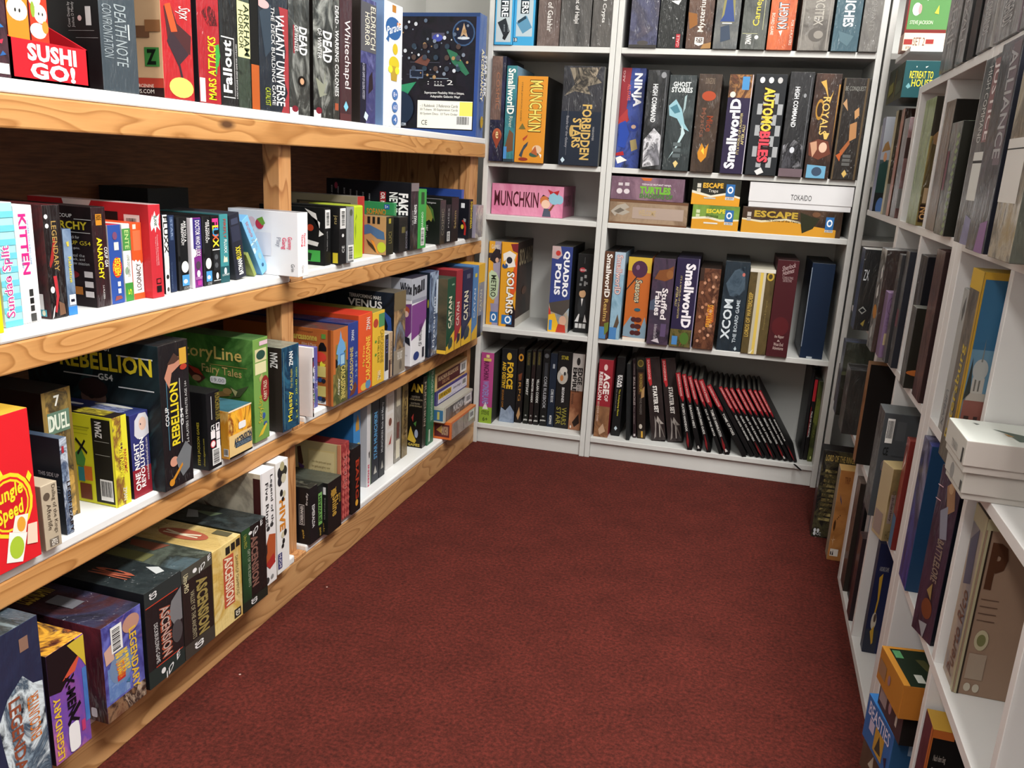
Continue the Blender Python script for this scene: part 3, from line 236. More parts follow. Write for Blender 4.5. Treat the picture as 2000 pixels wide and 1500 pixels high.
('card_game_box','clear yellow-green card box behind tilted blue box, second pine shelf near bay','box','second pine shelf near bay',-.4489,-1.3407,.7653,.0,31,.009,.055,.1,{'S':'8c9a52','L':'a:8f9a5a,6f7a44,a8b06a:10:15:0'},(('r','L',.2,.1,.8,.25,'5a6236'),),''),
('board_game_box','white box with berry faces and pink script logo, second pine shelf near bay','box','second pine shelf near bay',-.3739,-1.2813,.7653,.0,0,.0386,.1316,.165,{'S':'f1f0ef','L':'e6e6ea','T':'8c8c90'},(('t','S','Gummy',.52,.47,.78,.68,'e0486a',-90,1),('t','S','Gang',.28,.47,.52,.66,'e0486a',-90,1),('t','S','Grin',.35,.06,.55,.18,'b8b8bc',-90,0),('e','L',.34,.81,.06,.08,'e4c0c8'),('e','L',.46,.79,.06,.085,'c8344a'),('p','L',((.42,.86),(.5,.9),(.54,.8),(.5,.76)),'6fa03a'),('t','L','Gummy',.84,.42,.92,.62,'e0486a',-90,1),('t','L','Gang',.76,.42,.84,.6,'e0486a',-90,1),('t','L','Grin',.9,.08,.95,.2,'444448',-90,0),('t','L','Play',.68,.45,.76,.6,'9a9aa6',-90,0),('r','L',.4,.3,.62,.66,'dcdce4'),('r','L',.36,.25,.38,.7,'cfcfd8')),''),
('board_game_box','black game box lying deep behind white box, second pine shelf near bay','box','second pine shelf near bay',-.6539,-1.3375,.7653,.0,0,.125,.165,.12,{'S':'16181a','T':'10140f'},(),''),
('card_game_box','black box with torn white paper burst cover and barcode spine','box','second pine shelf far bay',-.424,-1.0904,.7653,.0,0,.0285,.1305,.17,{'S':'161718','L':'121314','T':'101010'},(('p','L',((.703,.98),(.873,.9),(.936,.6),(.992,.55),(.915,.5),(.936,.75),(.809,.85)),'d9d9d6'),('p','L',((.703,.45),(.915,.4),(.894,.33),(.745,.36)),'cfcfcc'),('e','L',.788,.65,.051,.06,'a83c22'),('r','L',.703,.06,.936,.26,'3f9a44'),('p','L',((.703,.1),(.788,.07),(.809,.2),(.724,.22)),'15301a'),('r','S',.1,.65,.9,.97,'dedede'),('bc','S',.18,.68,.82,.95,90),('t','S','The kittens explode',.3,.25,.5,.6,'a0a0a0',90,0)),''),
('card_game_box','black box with yellow sticker and barcode spine, second pine shelf far bay','box','second pine shelf far bay',-.4086,-1.0466,.7653,.0,0,.0325,.1335,.17,{'S':'18181a','L':'161617','T':'1a1a1a'},(('r','S',.1,.62,.92,.97,'e4e4e4'),('bc','S',.18,.65,.85,.95,90),('t','S','CE',.35,.2,.7,.32,'d8d8d8',90,0),('e','S',.5,.5,.16,.03,'d8d8d8'),('r','L',.898,.02,.977,.2,'c8b832'),('t','L','jeu',.909,.7,.977,.85,'a09060',-90,0)),''),
('card_game_box','grey card box with white barcode patch low down, second pine shelf far bay','box','second pine shelf far bay',-.4088,-1.0092,.7653,.0,0,.0362,.1311,.15,{'S':'8a8d90','L':'6a6c6e','T':'5a5a58'},(('bc','S',.12,.04,.9,.32,90),('t','S','rules of the game',.3,.4,.4,.85,'5a5c60',90,0),('t','S','rules of the game two',.5,.38,.6,.85,'5a5c60',90,0),('e','S',.6,.9,.2,.06,'55584a')),''),
('card_game_tin','rounded lime green tin, second pine shelf far bay','tin','second pine shelf far bay',-.4337,-.9173,.7653,.0,0,.047,.1302,.13,{'S':'b6cc2c','L':'9aa834','T':'a8b83a'},(('p','S',((.1,.35),(.2,.5),(.15,.7),(.05,.6)),'8ea428'),('p','S',((.08,.75),(.2,.85),(.3,.8),(.12,.72)),'8ea428')),'tin'),
('board_game_box','long beige tin game with red spine, behind lime tin','box','second pine shelf far bay',-.4689,-.8372,.7653,.0,0,.0387,.1482,.22,{'S':'a8322e','L':'8f8672','T':'75706a'},(('r','L',.2,.75,.911,.88,'3a342c'),('r','L',.236,.77,.876,.86,'6a5c48'),('t','S','ENIL',.3,.5,.7,.7,'e8d8d0',90,1)),''),
('board_game_box','green hand-game box with blue age badge, second pine shelf far bay','box','second pine shelf far bay',-.4489,-.672,.7653,.0,0,.0161,.1277,.2,{'S':'3a8a58','L':'3a9258','T':'3f9058'},(('t','L','SOFANO',.583,.72,.877,.86,'d88a32',0,2),('r','L',.851,.86,.93,.96,'2f66a8'),('t','L','5+',.864,.88,.912,.94,'e8f0f8',0,1),('t','S','3-5 PLAYERS',.3,.5,.7,.92,'a8c88a',90,0),('r','S',.15,.45,.85,.48,'d8e8d0')),''),
('card_game_box','brown card box picturing a blue hand, olive dark spine','box','second pine shelf far bay',-.4069,-.7944,.7653,.0,0,.0453,.0995,.14,{'S':'2b2a1e','L':'b08a5c','T':'8a7a58'},(('p','L',((.548,.75),(.638,.78),(.955,.6),(.977,.4),(.819,.42),(.684,.55),(.548,.5)),'48688e'),('r','L',.616,.8,.674,.98,'1a1a1a'),('r','L',.72,.8,.774,.98,'1a1a1a'),('r','L',.819,.8,.873,.98,'1a1a1a'),('e','L',.91,.2,.09,.14,'b7c436'),('p','L',((.593,.4),(.774,.2),(.797,.05),(.638,.25)),'3e3424'),('p','L',((.684,.38),(.819,.05),(.864,.02),(.751,.35)),'d89038'),('t','S','LUCI',.3,.3,.7,.6,'8a8048',90,0),('r','S',.3,.82,.6,.95,'a89a3a')),''),
('card_game_box','slim black box with police-box blue picture, second pine shelf far bay','box','second pine shelf far bay',-.4069,-.7085,.7653,.0,0,.0553,.0943,.12,{'S':'a:1a1a1e,2a2622,16161a:20:17:0','L':'1a1a1a'},(('r','S',.2,.3,.8,.9,'20201c'),('r','S',.3,.55,.5,.72,'6a6238'),('r','S',.5,.55,.7,.72,'5a5430'),('t','S','DOCTOR',.75,.1,.95,.6,'8a8a9a',90,0)),''),
('board_game_box','tall black news-themed box showing white rules text side, second pine shelf far bay','box','second pine shelf far bay',-.4069,-.6375,.7653,.0,0,.0514,.1833,.26,{'S':'a:2a2426,1c1a1c,4a4446:18:18:1','L':'14151b','T':'101010'},(('t','L','FAKE',.86,.52,.97,.84,'f0f0f0',-90,3),('t','L','NEWS',.75,.55,.85,.85,'f0f0f0',-90,2),('r','L',.64,.55,.71,.85,'a02a30'),('t','L','OR NOT',.65,.56,.7,.84,'f0e8e8',-90,2),('t','L','answer or news headline',.06,.5,.085,.9,'b8b8c0',-90,0),('t','L','answer or news headline',.135,.52,.16,.885,'b8b8c0',-90,0),('t','L','answer or news headline',.21,.54,.235,.87,'b8b8c0',-90,0),('t','L','answer or news headline',.285,.5,.31,.855,'b8b8c0',-90,0),('t','L','answer or news headline',.36,.52,.385,.84,'b8b8c0',-90,0),('t','L','answer or news headline',.435,.54,.46,.825,'b8b8c0',-90,0),('t','L','answer or news headline',.51,.5,.535,.81,'b8b8c0',-90,0),('e','L',.12,.9,.02,.05,'9a3a50'),('t','S','FAKE NEWS',.4,.4,.75,.68,'e4e4e4',90,2),('r','S',0,.88,1,1,'7a7072'),('t','S','OR NOT',.15,.38,.35,.6,'b0b0b0',90,0)),''),
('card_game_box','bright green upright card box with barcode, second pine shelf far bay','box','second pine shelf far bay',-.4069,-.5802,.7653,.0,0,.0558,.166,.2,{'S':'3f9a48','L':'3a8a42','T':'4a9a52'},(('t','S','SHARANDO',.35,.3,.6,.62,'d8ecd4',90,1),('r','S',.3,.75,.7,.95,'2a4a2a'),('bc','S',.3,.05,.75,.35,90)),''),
('board_game_box','dark box with yellow leaf cover art, second pine shelf far bay','box','second pine shelf far bay',-.4069,-.4225,.7653,.0,0,.0461,.1323,.17,{'S':'a:1c1c1c,2c2a26,0f0f0f:20:19:1','L':'161a16','T':'1a1a1a'},(('p','L',((.724,.9),(.765,.86),(.821,.75),(.862,.6),(.834,.5),(.793,.55),(.738,.5)),'8a8a3c'),('p','L',((.779,.88),(.862,.78),(.903,.5),(.862,.6)),'4a6a34'),('t','L','THE',.724,.3,.774,.42,'c8c8b8',0,0),('t','L','F.',.724,.15,.757,.26,'c8c8b8',0,0),('t','L','Indiegames',.752,.9,.917,.95,'d0d0d0',0,0),('t','S','COSMIC',.25,.2,.65,.8,'8a8470',90,0)),''),
('card_game_box','slim black card box with lower barcode patch, second pine shelf far bay','box','second pine shelf far bay',-.4069,-.3757,.7653,.0,0,.039,.1172,.12,{'S':'1d1d20','L':'17181a'},(('bc','S',.2,.05,.8,.3,90),('t','S','rules',.3,.4,.6,.9,'b0b0b0',90,0)),''),
('board_game_box','near-black box with gold script spine, second pine shelf far bay','box','second pine shelf far bay',-.4069,-.3203,.7653,.0,0,.063,.1375,.2,{'S':'231d1e','L':'181818','T':'141212'},(('t','S','Salem',.35,.3,.65,.7,'a8905c',90,0),('r','L',.55,.62,.85,.95,'d0d0d0')),''),
('board_game_box','tall blue box fading to pale sky blue, second pine shelf far bay','box','second pine shelf far bay',-.4489,-.1451,.7653,.0,0,.0208,.1556,.24,{'S':'7fb0d0','L':'2f4a94','T':'20346a'},(('r','S',0,.55,1,1,'4a5cae'),('r','L',.6,.7,.9,.82,'b8c4d8'),('p','L',((.3,.98),(.5,.9),(.45,.8),(.35,.82)),'1c2040')),''),
('card_game_box','black word-game box with red curl and yellow title, second pine shelf far bay','box','second pine shelf far bay',-.4069,-.175,.7653,.0,0,.0374,.1272,.13,{'S':'1d1d1f','L':'14151d','T':'181818'},(('t','S','WEREWORDS',.35,.25,.8,.95,'dcc42e',90,2),('p','L',((.809,.45),(.857,.4),(.893,.25),(.881,.1),(.928,.08),(.94,.3),(.881,.5)),'a82a24'),('e','L',.833,.3,.038,.06,'c8b83a'),('r','L',.785,.78,.881,.9,'d8dce0'),('p','L',((.857,.52),(.928,.5),(.917,.42),(.869,.44)),'9a9a9a')),''),
('card_game_box','crumpled clear-wrapped game pack at the end post, second pine shelf far bay','box','second pine shelf far bay',-.3969,-.1147,.7653,.0,0,.073,.1068,.03,{'S':'a:a59c90,7f7a88,c2b9ac,6f6a80:18:20:1','L':'8a8494'},(),''),
('board_game_box','bright red box with yellow blob and round logo, third pine shelf near bay','box','third pine shelf near bay',-.4083,-2.0135,.4313,.0,0,.1181,.224,.2,{'S':'d8242c','L':'b01f24','T':'c8a23a'},(('p','S',((0,.78),(.5,.74),(.6,.6),(.62,.5),(.75,.42),(.6,.38),(.5,.3),(0,.3)),'f4e23a'),('e','S',.62,.42,.33,.21,'e9d42f'),('e','S',.62,.42,.29,.185,'d8242c'),('e','S',.62,.42,.27,.17,'e6cf2c'),('e','S',.62,.42,.25,.155,'c8202a'),('t','S','Jungle',.42,.43,.82,.55,'f0dc30',8,2),('t','S','Speed',.45,.3,.8,.43,'f0dc30',8,2),('p','S',((.88,.56),(.92,.6),(.96,.56),(.92,.52)),'f0dc30'),('p','S',((.5,.06),(.72,.02),(.82,.2),(.58,.25)),'f0efe8'),('e','S',.66,.13,.1,.075,'a8c43a'),('p','S',((.62,.24),(.8,.2),(.86,.32),(.68,.34)),'eee6da'),('e','S',.75,.27,.06,.05,'e0a03a'),('p','S',((.8,.12),(.95,.1),(.97,.24),(.84,.25)),'ecd2bc')),''),
('card_game_box','small tan card box with brown old-style lettering, third pine shelf near bay','box','third pine shelf near bay',-.4088,-1.931,.4313,.0,0,.0293,.1016,.1,{'S':'b5a791','L':'8c7f6c','T':'b8ab94'},(('t','S','Dallag of the Kings',.58,.22,.85,.97,'4a4036',-90,0),('t','S','Afterlife',.25,.3,.5,.7,'4a4036',-90,0),('e','S',.3,.82,.2,.06,'5a4e42'),('r','S',.25,.04,.8,.16,'6f655a'),('t','S','AEG',.35,.05,.7,.15,'e8e4da',-90,1)),''),
('card_game_box','blue-grey comic box with silver title, third pine shelf near bay','box','third pine shelf near bay',-.4232,-1.8848,.4313,.0,0,.0141,.1558,.2,{'S':'a:8fa3bd,3a4a66,c3cddb,2a3346:22:21:1','L':'1c222c','T':'a:4a5a70,2c3646:10:22:0'},(('t','S','LEGENDARY',.5,.02,.95,.55,'2a1c14',-90,1),('t','L','THIS SIDE UP',.777,.6,.972,.64,'d0d4dc',0,0),('r','L',.777,.5,.972,.505,'a0a8b4'),('r','L',.777,.47,.972,.475,'a0a8b4'),('r','L',.777,.44,.972,.445,'a0a8b4'),('r','S',.2,.85,.5,.92,'a0303a')),''),
('board_game_box','bronze and black duel box with gold studded border, third pine shelf near bay','box','third pine shelf near bay',-.4689,-1.8462,.4313,.0,0,.055,.2148,.24,{'S':'a:6a5a38,c9a050,40382a,8a7440:14:23:1','L':'17130f','T':'141414'},(('r','S',0,.0,.12,1,'8a7340'),('r','S',.9,0,1,1,'7a6434'),('t','S','DUEL',.15,.7,.88,.82,'d9e0d0',0,1),('r','S',.14,.68,.9,.84,'5f7a68'),('t','S','DUEL',.2,.7,.85,.82,'d9e0d0',0,1),('t','S','7',.4,.88,.6,.96,'d8d8d0',0,2),('e','L',.808,.8,.029,.06,'b8342c'),('e','L',.866,.8,.029,.06,'3a3a34'),('e','L',.837,.74,.029,.05,'3a70b0'),('r','L',.799,.58,.827,.74,'a83030'),('r','L',.827,.58,.866,.72,'3a68a8'),('r','L',.866,.58,.895,.74,'2a2a28'),('r','L',.784,.52,.895,.6,'dcdad4'),('r','L',.818,.42,.952,.5,'c8702a'),('t','L','Repos',.674,.83,.741,.86,'d0d0d0',0,0)),''),
('board_game_box','yellow and purple plague box with barcode on yellow cover','box','third pine shelf near bay',-.4282,-1.7648,.4313,.0,0,.0307,.1554,.16,{'S':'a:4a2048,d8c832,7a4a30,e3d83a:16:24:0','L':'d3d22a','T':'221c1c'},(('r','S',.6,0,1,1,'dcd43a'),('t','S','CONTAGION',.35,.32,.72,.72,'e6dc3a',-90,2),('t','S','PANDEMIC',.62,.35,.85,.62,'b03a3a',-90,1),('t','S','ZMAN',.45,.05,.7,.2,'e8e8e8',-90,0),('r','L',.739,.03,.974,.97,'1d1c18'),('t','L','ZMAN',.781,.76,.864,.94,'e6e6e6',90,2),('bc','L',.802,.06,.958,.3,0),('r','L',.765,.72,.948,.725,'a8a8a0'),('r','L',.765,.57,.948,.575,'a8a8a0'),('p','L',((.505,.55),(.583,.62),(.635,.5),(.609,.4),(.52,.42)),'4f8a44'),('p','L',((.52,.7),(.656,.55),(.666,.58),(.531,.73)),'1a1a1a'),('p','L',((.531,.55),(.635,.72),(.651,.7),(.546,.53)),'1a1a1a'),('r','L',.531,.24,.609,.4,'2f7a80'),('r','L',.609,.26,.708,.42,'c86a2c'),('r','L',.541,.04,.687,.22,'6a3420'),('r','L',.479,.85,.713,.86,'8a8a20'),('r','L',.505,.78,.687,.785,'8a8a20'),('r','L',.505,.82,.687,.825,'8a8a20'),('t','T','CONTAGION',.05,.1,.9,.5,'c8b83a',0,1),('r','L',.979,0,1.0,1,'e6e040')),''),
('board_game_box','blue to red box with white-haired face, third pine shelf near bay','box','third pine shelf near bay',-.4292,-1.7191,.4313,.0,0,.0439,.1487,.2,{'S':'31346e','L':'1c1c28','T':'2c3568'},(('r','S',0,0,1,.34,'8e2430'),('t','S','ONE NIGHT',.12,.08,.4,.66,'f4f0f0',90,2),('t','S','REVOLUTION',.43,.1,.66,.7,'f4f0f0',90,2),('t','S','www.IndieBoardsAndCards.com',.74,.16,.86,.68,'e8e0e4',90,0),('p','S',((.2,.75),(.25,.92),(.5,.99),(.85,.98),(.98,.9),(.98,.72),(.6,.68),(.35,.7)),'cfcfd6'),('e','S',.66,.86,.2,.08,'d9b8a8'),('e','S',.55,.86,.03,.012,'2a2a3a'),('t','T','ONE NIGHT',.1,.1,.7,.45,'9aa4c8',0,1),('e','T',.75,.3,.14,.2,'c8c8c0'),('st','T',.3,.55,.5,.9,'')),''),
('board_game_box','big black box with yellow futuristic title across its cover','box','third pine shelf near bay',-.4021,-1.6585,.4313,.0,0,.0757,.2609,.28,{'S':'w:1c1a1d','L':'a:10161a,1a2a30,0d1114,2a5058:5:25:0','T':'a:15181a,202428:8:26:1'},(('t','S','REBELLION',.3,.3,.58,.73,'dac62c',90,2),('t','S','COUP',.12,.45,.24,.58,'e0e0e0',90,1),('t','S','G54',.62,.42,.72,.54,'e0e0e0',90,1),('r','S',.2,.28,.22,.75,'4a7a90'),('r','S',.64,.3,.66,.75,'c8c8cc'),('t','S','2-6 PLAYERS 15 MINUTES AGE 14+',.8,.28,.88,.72,'c8c8c8',90,0),('p','S',((.15,.78),(.3,.86),(.65,.9),(.7,.84),(.4,.8),(.3,.7)),'b8806a'),('p','S',((.25,.86),(.5,.93),(.7,.88),(.5,.86)),'4a342c'),('r','S',.68,.84,.92,.95,'c89a3a'),('e','S',.8,.82,.12,.02,'a83a2c'),('e','S',.33,.19,.14,.035,'c8907a'),('p','S',((.4,.2),(.75,.3),(.95,.24),(.85,.1),(.6,.06),(.45,.14)),'6e7276'),('p','S',((.2,.06),(.6,.16),(.62,.14),(.24,.04)),'c8862a'),('e','S',.22,.05,.09,.025,'c8862a'),('t','L','COUP',.537,.925,.664,.97,'d8dcdc',0,2),('t','L','REBELLION',.268,.79,.955,.91,'d6c42e',0,2),('t','L','G54',.552,.725,.664,.77,'d8dcdc',0,2),('r','L',.328,.93,.537,.94,'c8ccd0'),('r','L',.701,.9,.963,.91,'c8ccd0'),('r','L',.29,.74,.552,.748,'c8ccd0'),('r','L',.701,.69,.963,.698,'c8ccd0'),('e','L',.507,.6,.097,.08,'6a5048'),('e','L',.507,.66,.112,.07,'2c1c1c'),('e','L',.492,.6,.022,.015,'1a1010')),''),
('card_game_box','black card-game carton with barcode and red warning icons, third pine shelf near bay','box','third pine shelf near bay',-.3989,-1.5612,.4313,.0,0,.0388,.1502,.12,{'S':'17171a','L':'161618','T':'1a1a1a'},(('bc','S',.25,.05,.9,.27,90),('r','S',.62,.48,.9,.58,'ece6e8'),('r','S',.22,.4,.55,.5,'ece6e8'),('r','S',.62,.37,.9,.47,'ece6e8'),('r','S',.62,.26,.9,.36,'ece6e8'),('e','S',.36,.33,.2,.05,'c8404a'),('e','S',.36,.33,.15,.038,'efe6e6'),('t','S','CE',.22,.5,.5,.58,'e6e6e6',0,1),('p','S',((.68,.57),(.84,.57),(.76,.5)),'1a1a1a'),('r','S',.3,.65,.34,.95,'d8d8d8'),('t','S','MUNCHKIN SUPER',.6,.62,.95,.97,'9a8a3a',-90,0),('t','L','STEVE JACKSON GAMES',.81,.06,.869,.62,'c9b83a',90,1),('t','L','chess.sjgames.com',.909,.06,.951,.42,'b0a440',90,0)),''),
('card_game_box','orange fire-art card box with white price sticker, third pine shelf near bay','box','third pine shelf near bay',-.4015,-1.4765,.4313,.0,0,.075,.0973,.1,{'S':'a:d8791f,f0b53a,7a2c14,f4d070:16:27:0','L':'a:e6a83a,d89028,f4d88a:10:28:0','T':'a:3a6a78,284850:10:29:0'},(('r','S',0,0,1,.48,'e0c084'),('t','S','ASCENSION',.2,.25,.98,.42,'2c3a4a',8,3),('r','S',.25,.18,.98,.3,'33414f'),('t','S','DECKBUILDING',.3,.2,.95,.28,'8aa0b0',0,0),('st','S',.4,.55,.72,.7,''),('bc','L',.877,.06,.985,.22,0),('r','S',0,0,1,.04,'18140f'),('r','S',.0,.97,1,1,'f0dcc0')),''),
('board_game_box','green fairy-tale box with large golden title, third pine shelf near bay','box','third pine shelf near bay',-.4119,-1.3865,.4313,.0,0,.0523,.2176,.27,{'S':'739a4c','L':'a:41702f,4f8238,2f5a24,5c8c46:6:30:0','T':'a:3a5a30,4a6a3a,2a4424:10:31:0'},(('r','S',.12,.78,.88,.9,'cfc79a'),('e','S',.5,.84,.3,.045,'2c4a40'),('r','S',.1,.66,.85,.77,'d8d2a4'),('e','S',.75,.5,.3,.13,'8a2a2a'),('t','S','FAIRY TALES',.62,.4,.85,.58,'e8dcc0',90,0),('t','S','StoryLine',.25,.18,.6,.45,'c9b23a',90,0),('p','S',((.4,.58),(.6,.62),(.55,.66),(.35,.62)),'b5a070'),('e','S',.6,.24,.12,.03,'3a5a90'),('e','S',.7,.16,.12,.02,'3a5a90'),('r','S',.4,.93,.95,.97,'d8b8c4'),('p','S',((.2,.05),(.5,.06),(.8,.14),(.75,.16),(.4,.1)),'d8b838'),('t','L','StoryLine',.33,.74,.905,.9,'d9bd6a',0,1),('r','L',.62,.72,.95,.725,'a8884a'),('t','L','Fairy Tales',.55,.61,.9,.71,'c0a468',-6,1),('p','L',((.42,.7),(.5,.66),(.58,.58),(.52,.52),(.46,.56),(.4,.66)),'4a2620'),('p','L',((.42,.69),(.52,.66),(.56,.6),(.48,.62)),'a83424'),('e','L',.5,.57,.04,.03,'b08060'),('p','L',((.55,.42),(.75,.48),(.8,.44),(.6,.39)),'7a6238'),('e','L',.77,.48,.04,.03,'8a7044'),('p','L',((.78,.55),(.84,.5),(.96,.56),(.88,.44),(.8,.42),(.84,.48)),'3f4a30'),('p','L',((.8,.52),(.86,.49),(.84,.44)),'a8a878'),('st','L',.62,.54,.76,.61,'19.00'),('p','L',((.52,.22),(.85,.28),(.9,.2),(.55,.12)),'3f7a78'),('p','L',((.5,.26),(.8,.3),(.78,.27),(.55,.22)),'d8b860')),''),
('board_game_box','blue realm-building box with yellow script, wooden dark side, third pine shelf near bay','box','third pine shelf near bay',-.3989,-1.2959,.4313,.0,0,.0678,.1861,.2,{'S':'a:1c3a52,24506a,16304a,2c5f7a:14:32:0','L':'2a2420','T':'a:6a6e62,8a8e80,4a4e48:10:33:1'},(('t','S','Majesty',.3,.1,.62,.46,'e0d23a',90,1),('t','S','For the Realm',.45,.5,.58,.72,'c0b450',90,0),('t','S','ZMAN',.4,.76,.62,.93,'e6eaea',90,2),('r','S',.08,.03,.11,.95,'5a7a84'),('r','S',.9,.03,.93,.95,'5a7a84'),('t','S','2-4  7+  20-40 min',.75,.1,.85,.72,'b8c84a',90,0),('t','L','ZMAN',.862,.76,.951,.94,'e6e6e6',90,2)),''),
('card_game_box','slim white and red crossword-lettered card box, third pine shelf far bay','box','third pine shelf far bay',-.3989,-1.203,.4313,.0,0,.006,.1631,.12,{'S':'1a1a1c','L':'e8e4e4','T':'efeeee'},(('r','S',.0,.86,1,1,'e8e8e8'),('e','S',.5,.76,.4,.05,'7a2a2a'),('e','S',.6,.68,.3,.04,'dcdcdc'),('e','S',.5,.55,.4,.05,'e0e4ea'),('e','S',.5,.54,.25,.03,'2f5a90'),('t','S','SEVEN',.1,.06,.6,.42,'f0e0e0',90,1),('r','S',.15,.1,.5,.3,'b83a3a'),('t','S','GRAB EM',.65,.08,.95,.45,'e0e0e0',90,0)),''),
('expansion_box','violet-blue expansion box with ghosted castle lettering, third pine shelf far bay','box','third pine shelf far bay',-.4331,-1.1519,.4313,.0,0,.0559,.1467,.09,{'S':'5a5a9c','L':'7a78b0','T':'6a68a4'},(('t','S','CARCASSONNE',.15,.1,.38,.6,'8f9ab8',90,2),('t','S','Traders &',.42,.38,.58,.7,'d6d8ea',90,1),('t','S','Builders',.6,.42,.76,.7,'d6d8ea',90,1),('r','S',.55,.1,.75,.25,'3f7a5a'),('e','S',.4,.16,.18,.05,'44448a'),('t','S','2-6',.8,.3,.95,.45,'b8bcdc',90,0)),''),
('board_game_box','orange tile-game box with blue castle tower on spine, third pine shelf far bay','box','third pine shelf far bay',-.3989,-1.0759,.4313,.0,0,.0716,.1861,.3,{'S':'a:5a5a36,8a7a44,3f4a2a,a89a5a:14:34:0','L':'b0622c','T':'a:7a3a28,5c4a44,6a3226:8:35:1'},(('r','S',0,.8,1,1,'bd6a35'),('r','S',0,.42,.16,1,'bd6a35'),('r','S',.9,.55,1,1,'bd6a35'),('p','S',((.2,.68),(.3,.78),(.42,.84),(.5,.97),(.58,.86),(.75,.8),(.85,.7),(.72,.68),(.72,.55),(.25,.52),(.32,.66)),'6aa0d0'),('r','S',.45,.5,.8,.66,'4a7ab0'),('r','S',.5,.52,.75,.64,'9ac0d8'),('p','S',((.15,.62),(.3,.58),(.28,.5),(.15,.5)),'16181a'),('t','S','CARCASSONNE',.5,.05,.8,.5,'cdbf6a',-90,2),('t','S','Abbey',.28,.12,.42,.35,'e6e2cc',-90,1),('r','L',.956,.0,.981,1,'7e3f1c'),('t','L','Carcassonne',.621,.84,.861,.93,'c8ac48',-2,3),('t','L','Abbey & Mayor',.722,.76,.855,.81,'e0c8a8',-2,0),('t','L','Ein Erweiterungsspiel',.685,.94,.823,.965,'3a2418',-2,0),('r','L',.899,.88,.937,.94,'5a8a3a'),('p','L',((.874,.78),(.893,.83),(.918,.83),(.943,.77),(.943,.72),(.874,.72)),'141210'),('e','L',.874,.64,.069,.07,'cc3f30'),('p','L',((.886,.56),(.899,.59),(.912,.56),(.937,.55),(.918,.5),(.886,.5)),'d8ce3a'),('r','L',.823,.38,.937,.52,'cfc070'),('r','L',.823,.12,.937,.26,'cfc070'),('e','L',.849,.34,.025,.03,'b82e2a'),('e','L',.886,.34,.022,.03,'2c4a80'),('e','L',.918,.33,.019,.03,'22242a'),('e','L',.849,.09,.025,.03,'b82e2a'),('e','L',.886,.09,.022,.03,'2c4a80'),('e','L',.918,.08,.019,.03,'22242a'),('r','L',.748,.58,.798,.7,'4a7a9a'),('r','L',.672,.6,.735,.72,'cfc070'),('bc','L',.823,.02,.937,.08,0)),''),
('board_game_box','deep blue tile-game box with tan title, third pine shelf far bay','box','third pine shelf far bay',-.3989,-1.0116,.4313,.0,0,.0515,.1894,.3,{'S':'2f3f86','L':'243068','T':'a:3a4a80,283058,4a5a90:12:36:1'},(('t','S','CARCASSONNE',.15,.1,.48,.68,'bfae6a',90,2),('t','S','ZMAN',.3,.76,.55,.9,'d8dce8',90,1),('p','S',((.1,.02),(.6,.04),(.9,.12),(.7,.2),(.3,.1)),'6a3a2c'),('t','S','2-5 8+ 35',.68,.25,.88,.6,'9ab0d0',90,0)),''),
('board_game_box',"vermilion children's tile-game box with yellow title, third pine shelf far bay",'box','third pine shelf far bay',-.3989,-.9458,.4313,.0,0,.0747,.201,.3,{'S':'d9562c','L':'b8421f','T':'c23a28'},(('t','S','My First',.28,.33,.48,.6,'efc24a',90,1),('t','S','CARCASSONNE',.52,.12,.85,.7,'efc24a',90,2),('t','S','ZMAN',.55,.78,.82,.94,'f2e0d6',90,1),('e','S',.4,.06,.25,.05,'d8b04a'),('e','S',.7,.07,.2,.06,'5a8ab0')),''),
('board_game_box','sunny yellow tile-game box with green mark, third pine shelf far bay','box','third pine shelf far bay',-.3989,-.8703,.4313,.0,0,.0704,.1954,.3,{'S':'dfb53a','L':'b98a28','T':'8a8440'},(('e','S',.25,.85,.2,.06,'b04030'),('r','S',.5,.78,.98,.96,'4f8a5a'),('t','S','CARCASSONNE',.62,.28,.9,.74,'a88a30',-90,2),('t','S','OVER HILL & DALE',.4,.3,.56,.66,'5a6a2a',-90,0),('t','S','ZMAN',.4,.05,.68,.18,'f0e4c0',90,1),('e','S',.25,.6,.08,.02,'5f8a3a'),('e','S',.25,.42,.08,.02,'5f8a3a')),''),
('card_game_box','slim white and black cafe card box, third pine shelf far bay','box','third pine shelf far bay',-.3989,-.8207,.4313,.0,0,.0223,.1245,.12,{'S':'2a2a30','L':'e6e2da','T':'c8c4bc'},(('t','S','LUIS',.3,.6,.7,.9,'6a6ab0',90,1),('r','S',0,.0,1,.2,'d8d8d8')),''),
('card_game_box','slim beige and maroon card box, third pine shelf far bay','box','third pine shelf far bay',-.3989,-.795,.4313,.0,0,.0228,.127,.12,{'S':'b39b80','L':'c8bfae','T':'bcb09a'},(('r','S',0,0,.4,.4,'4a2a2a'),('t','S','BISTRO',.4,.3,.8,.8,'6a5a4a',90,0)),''),
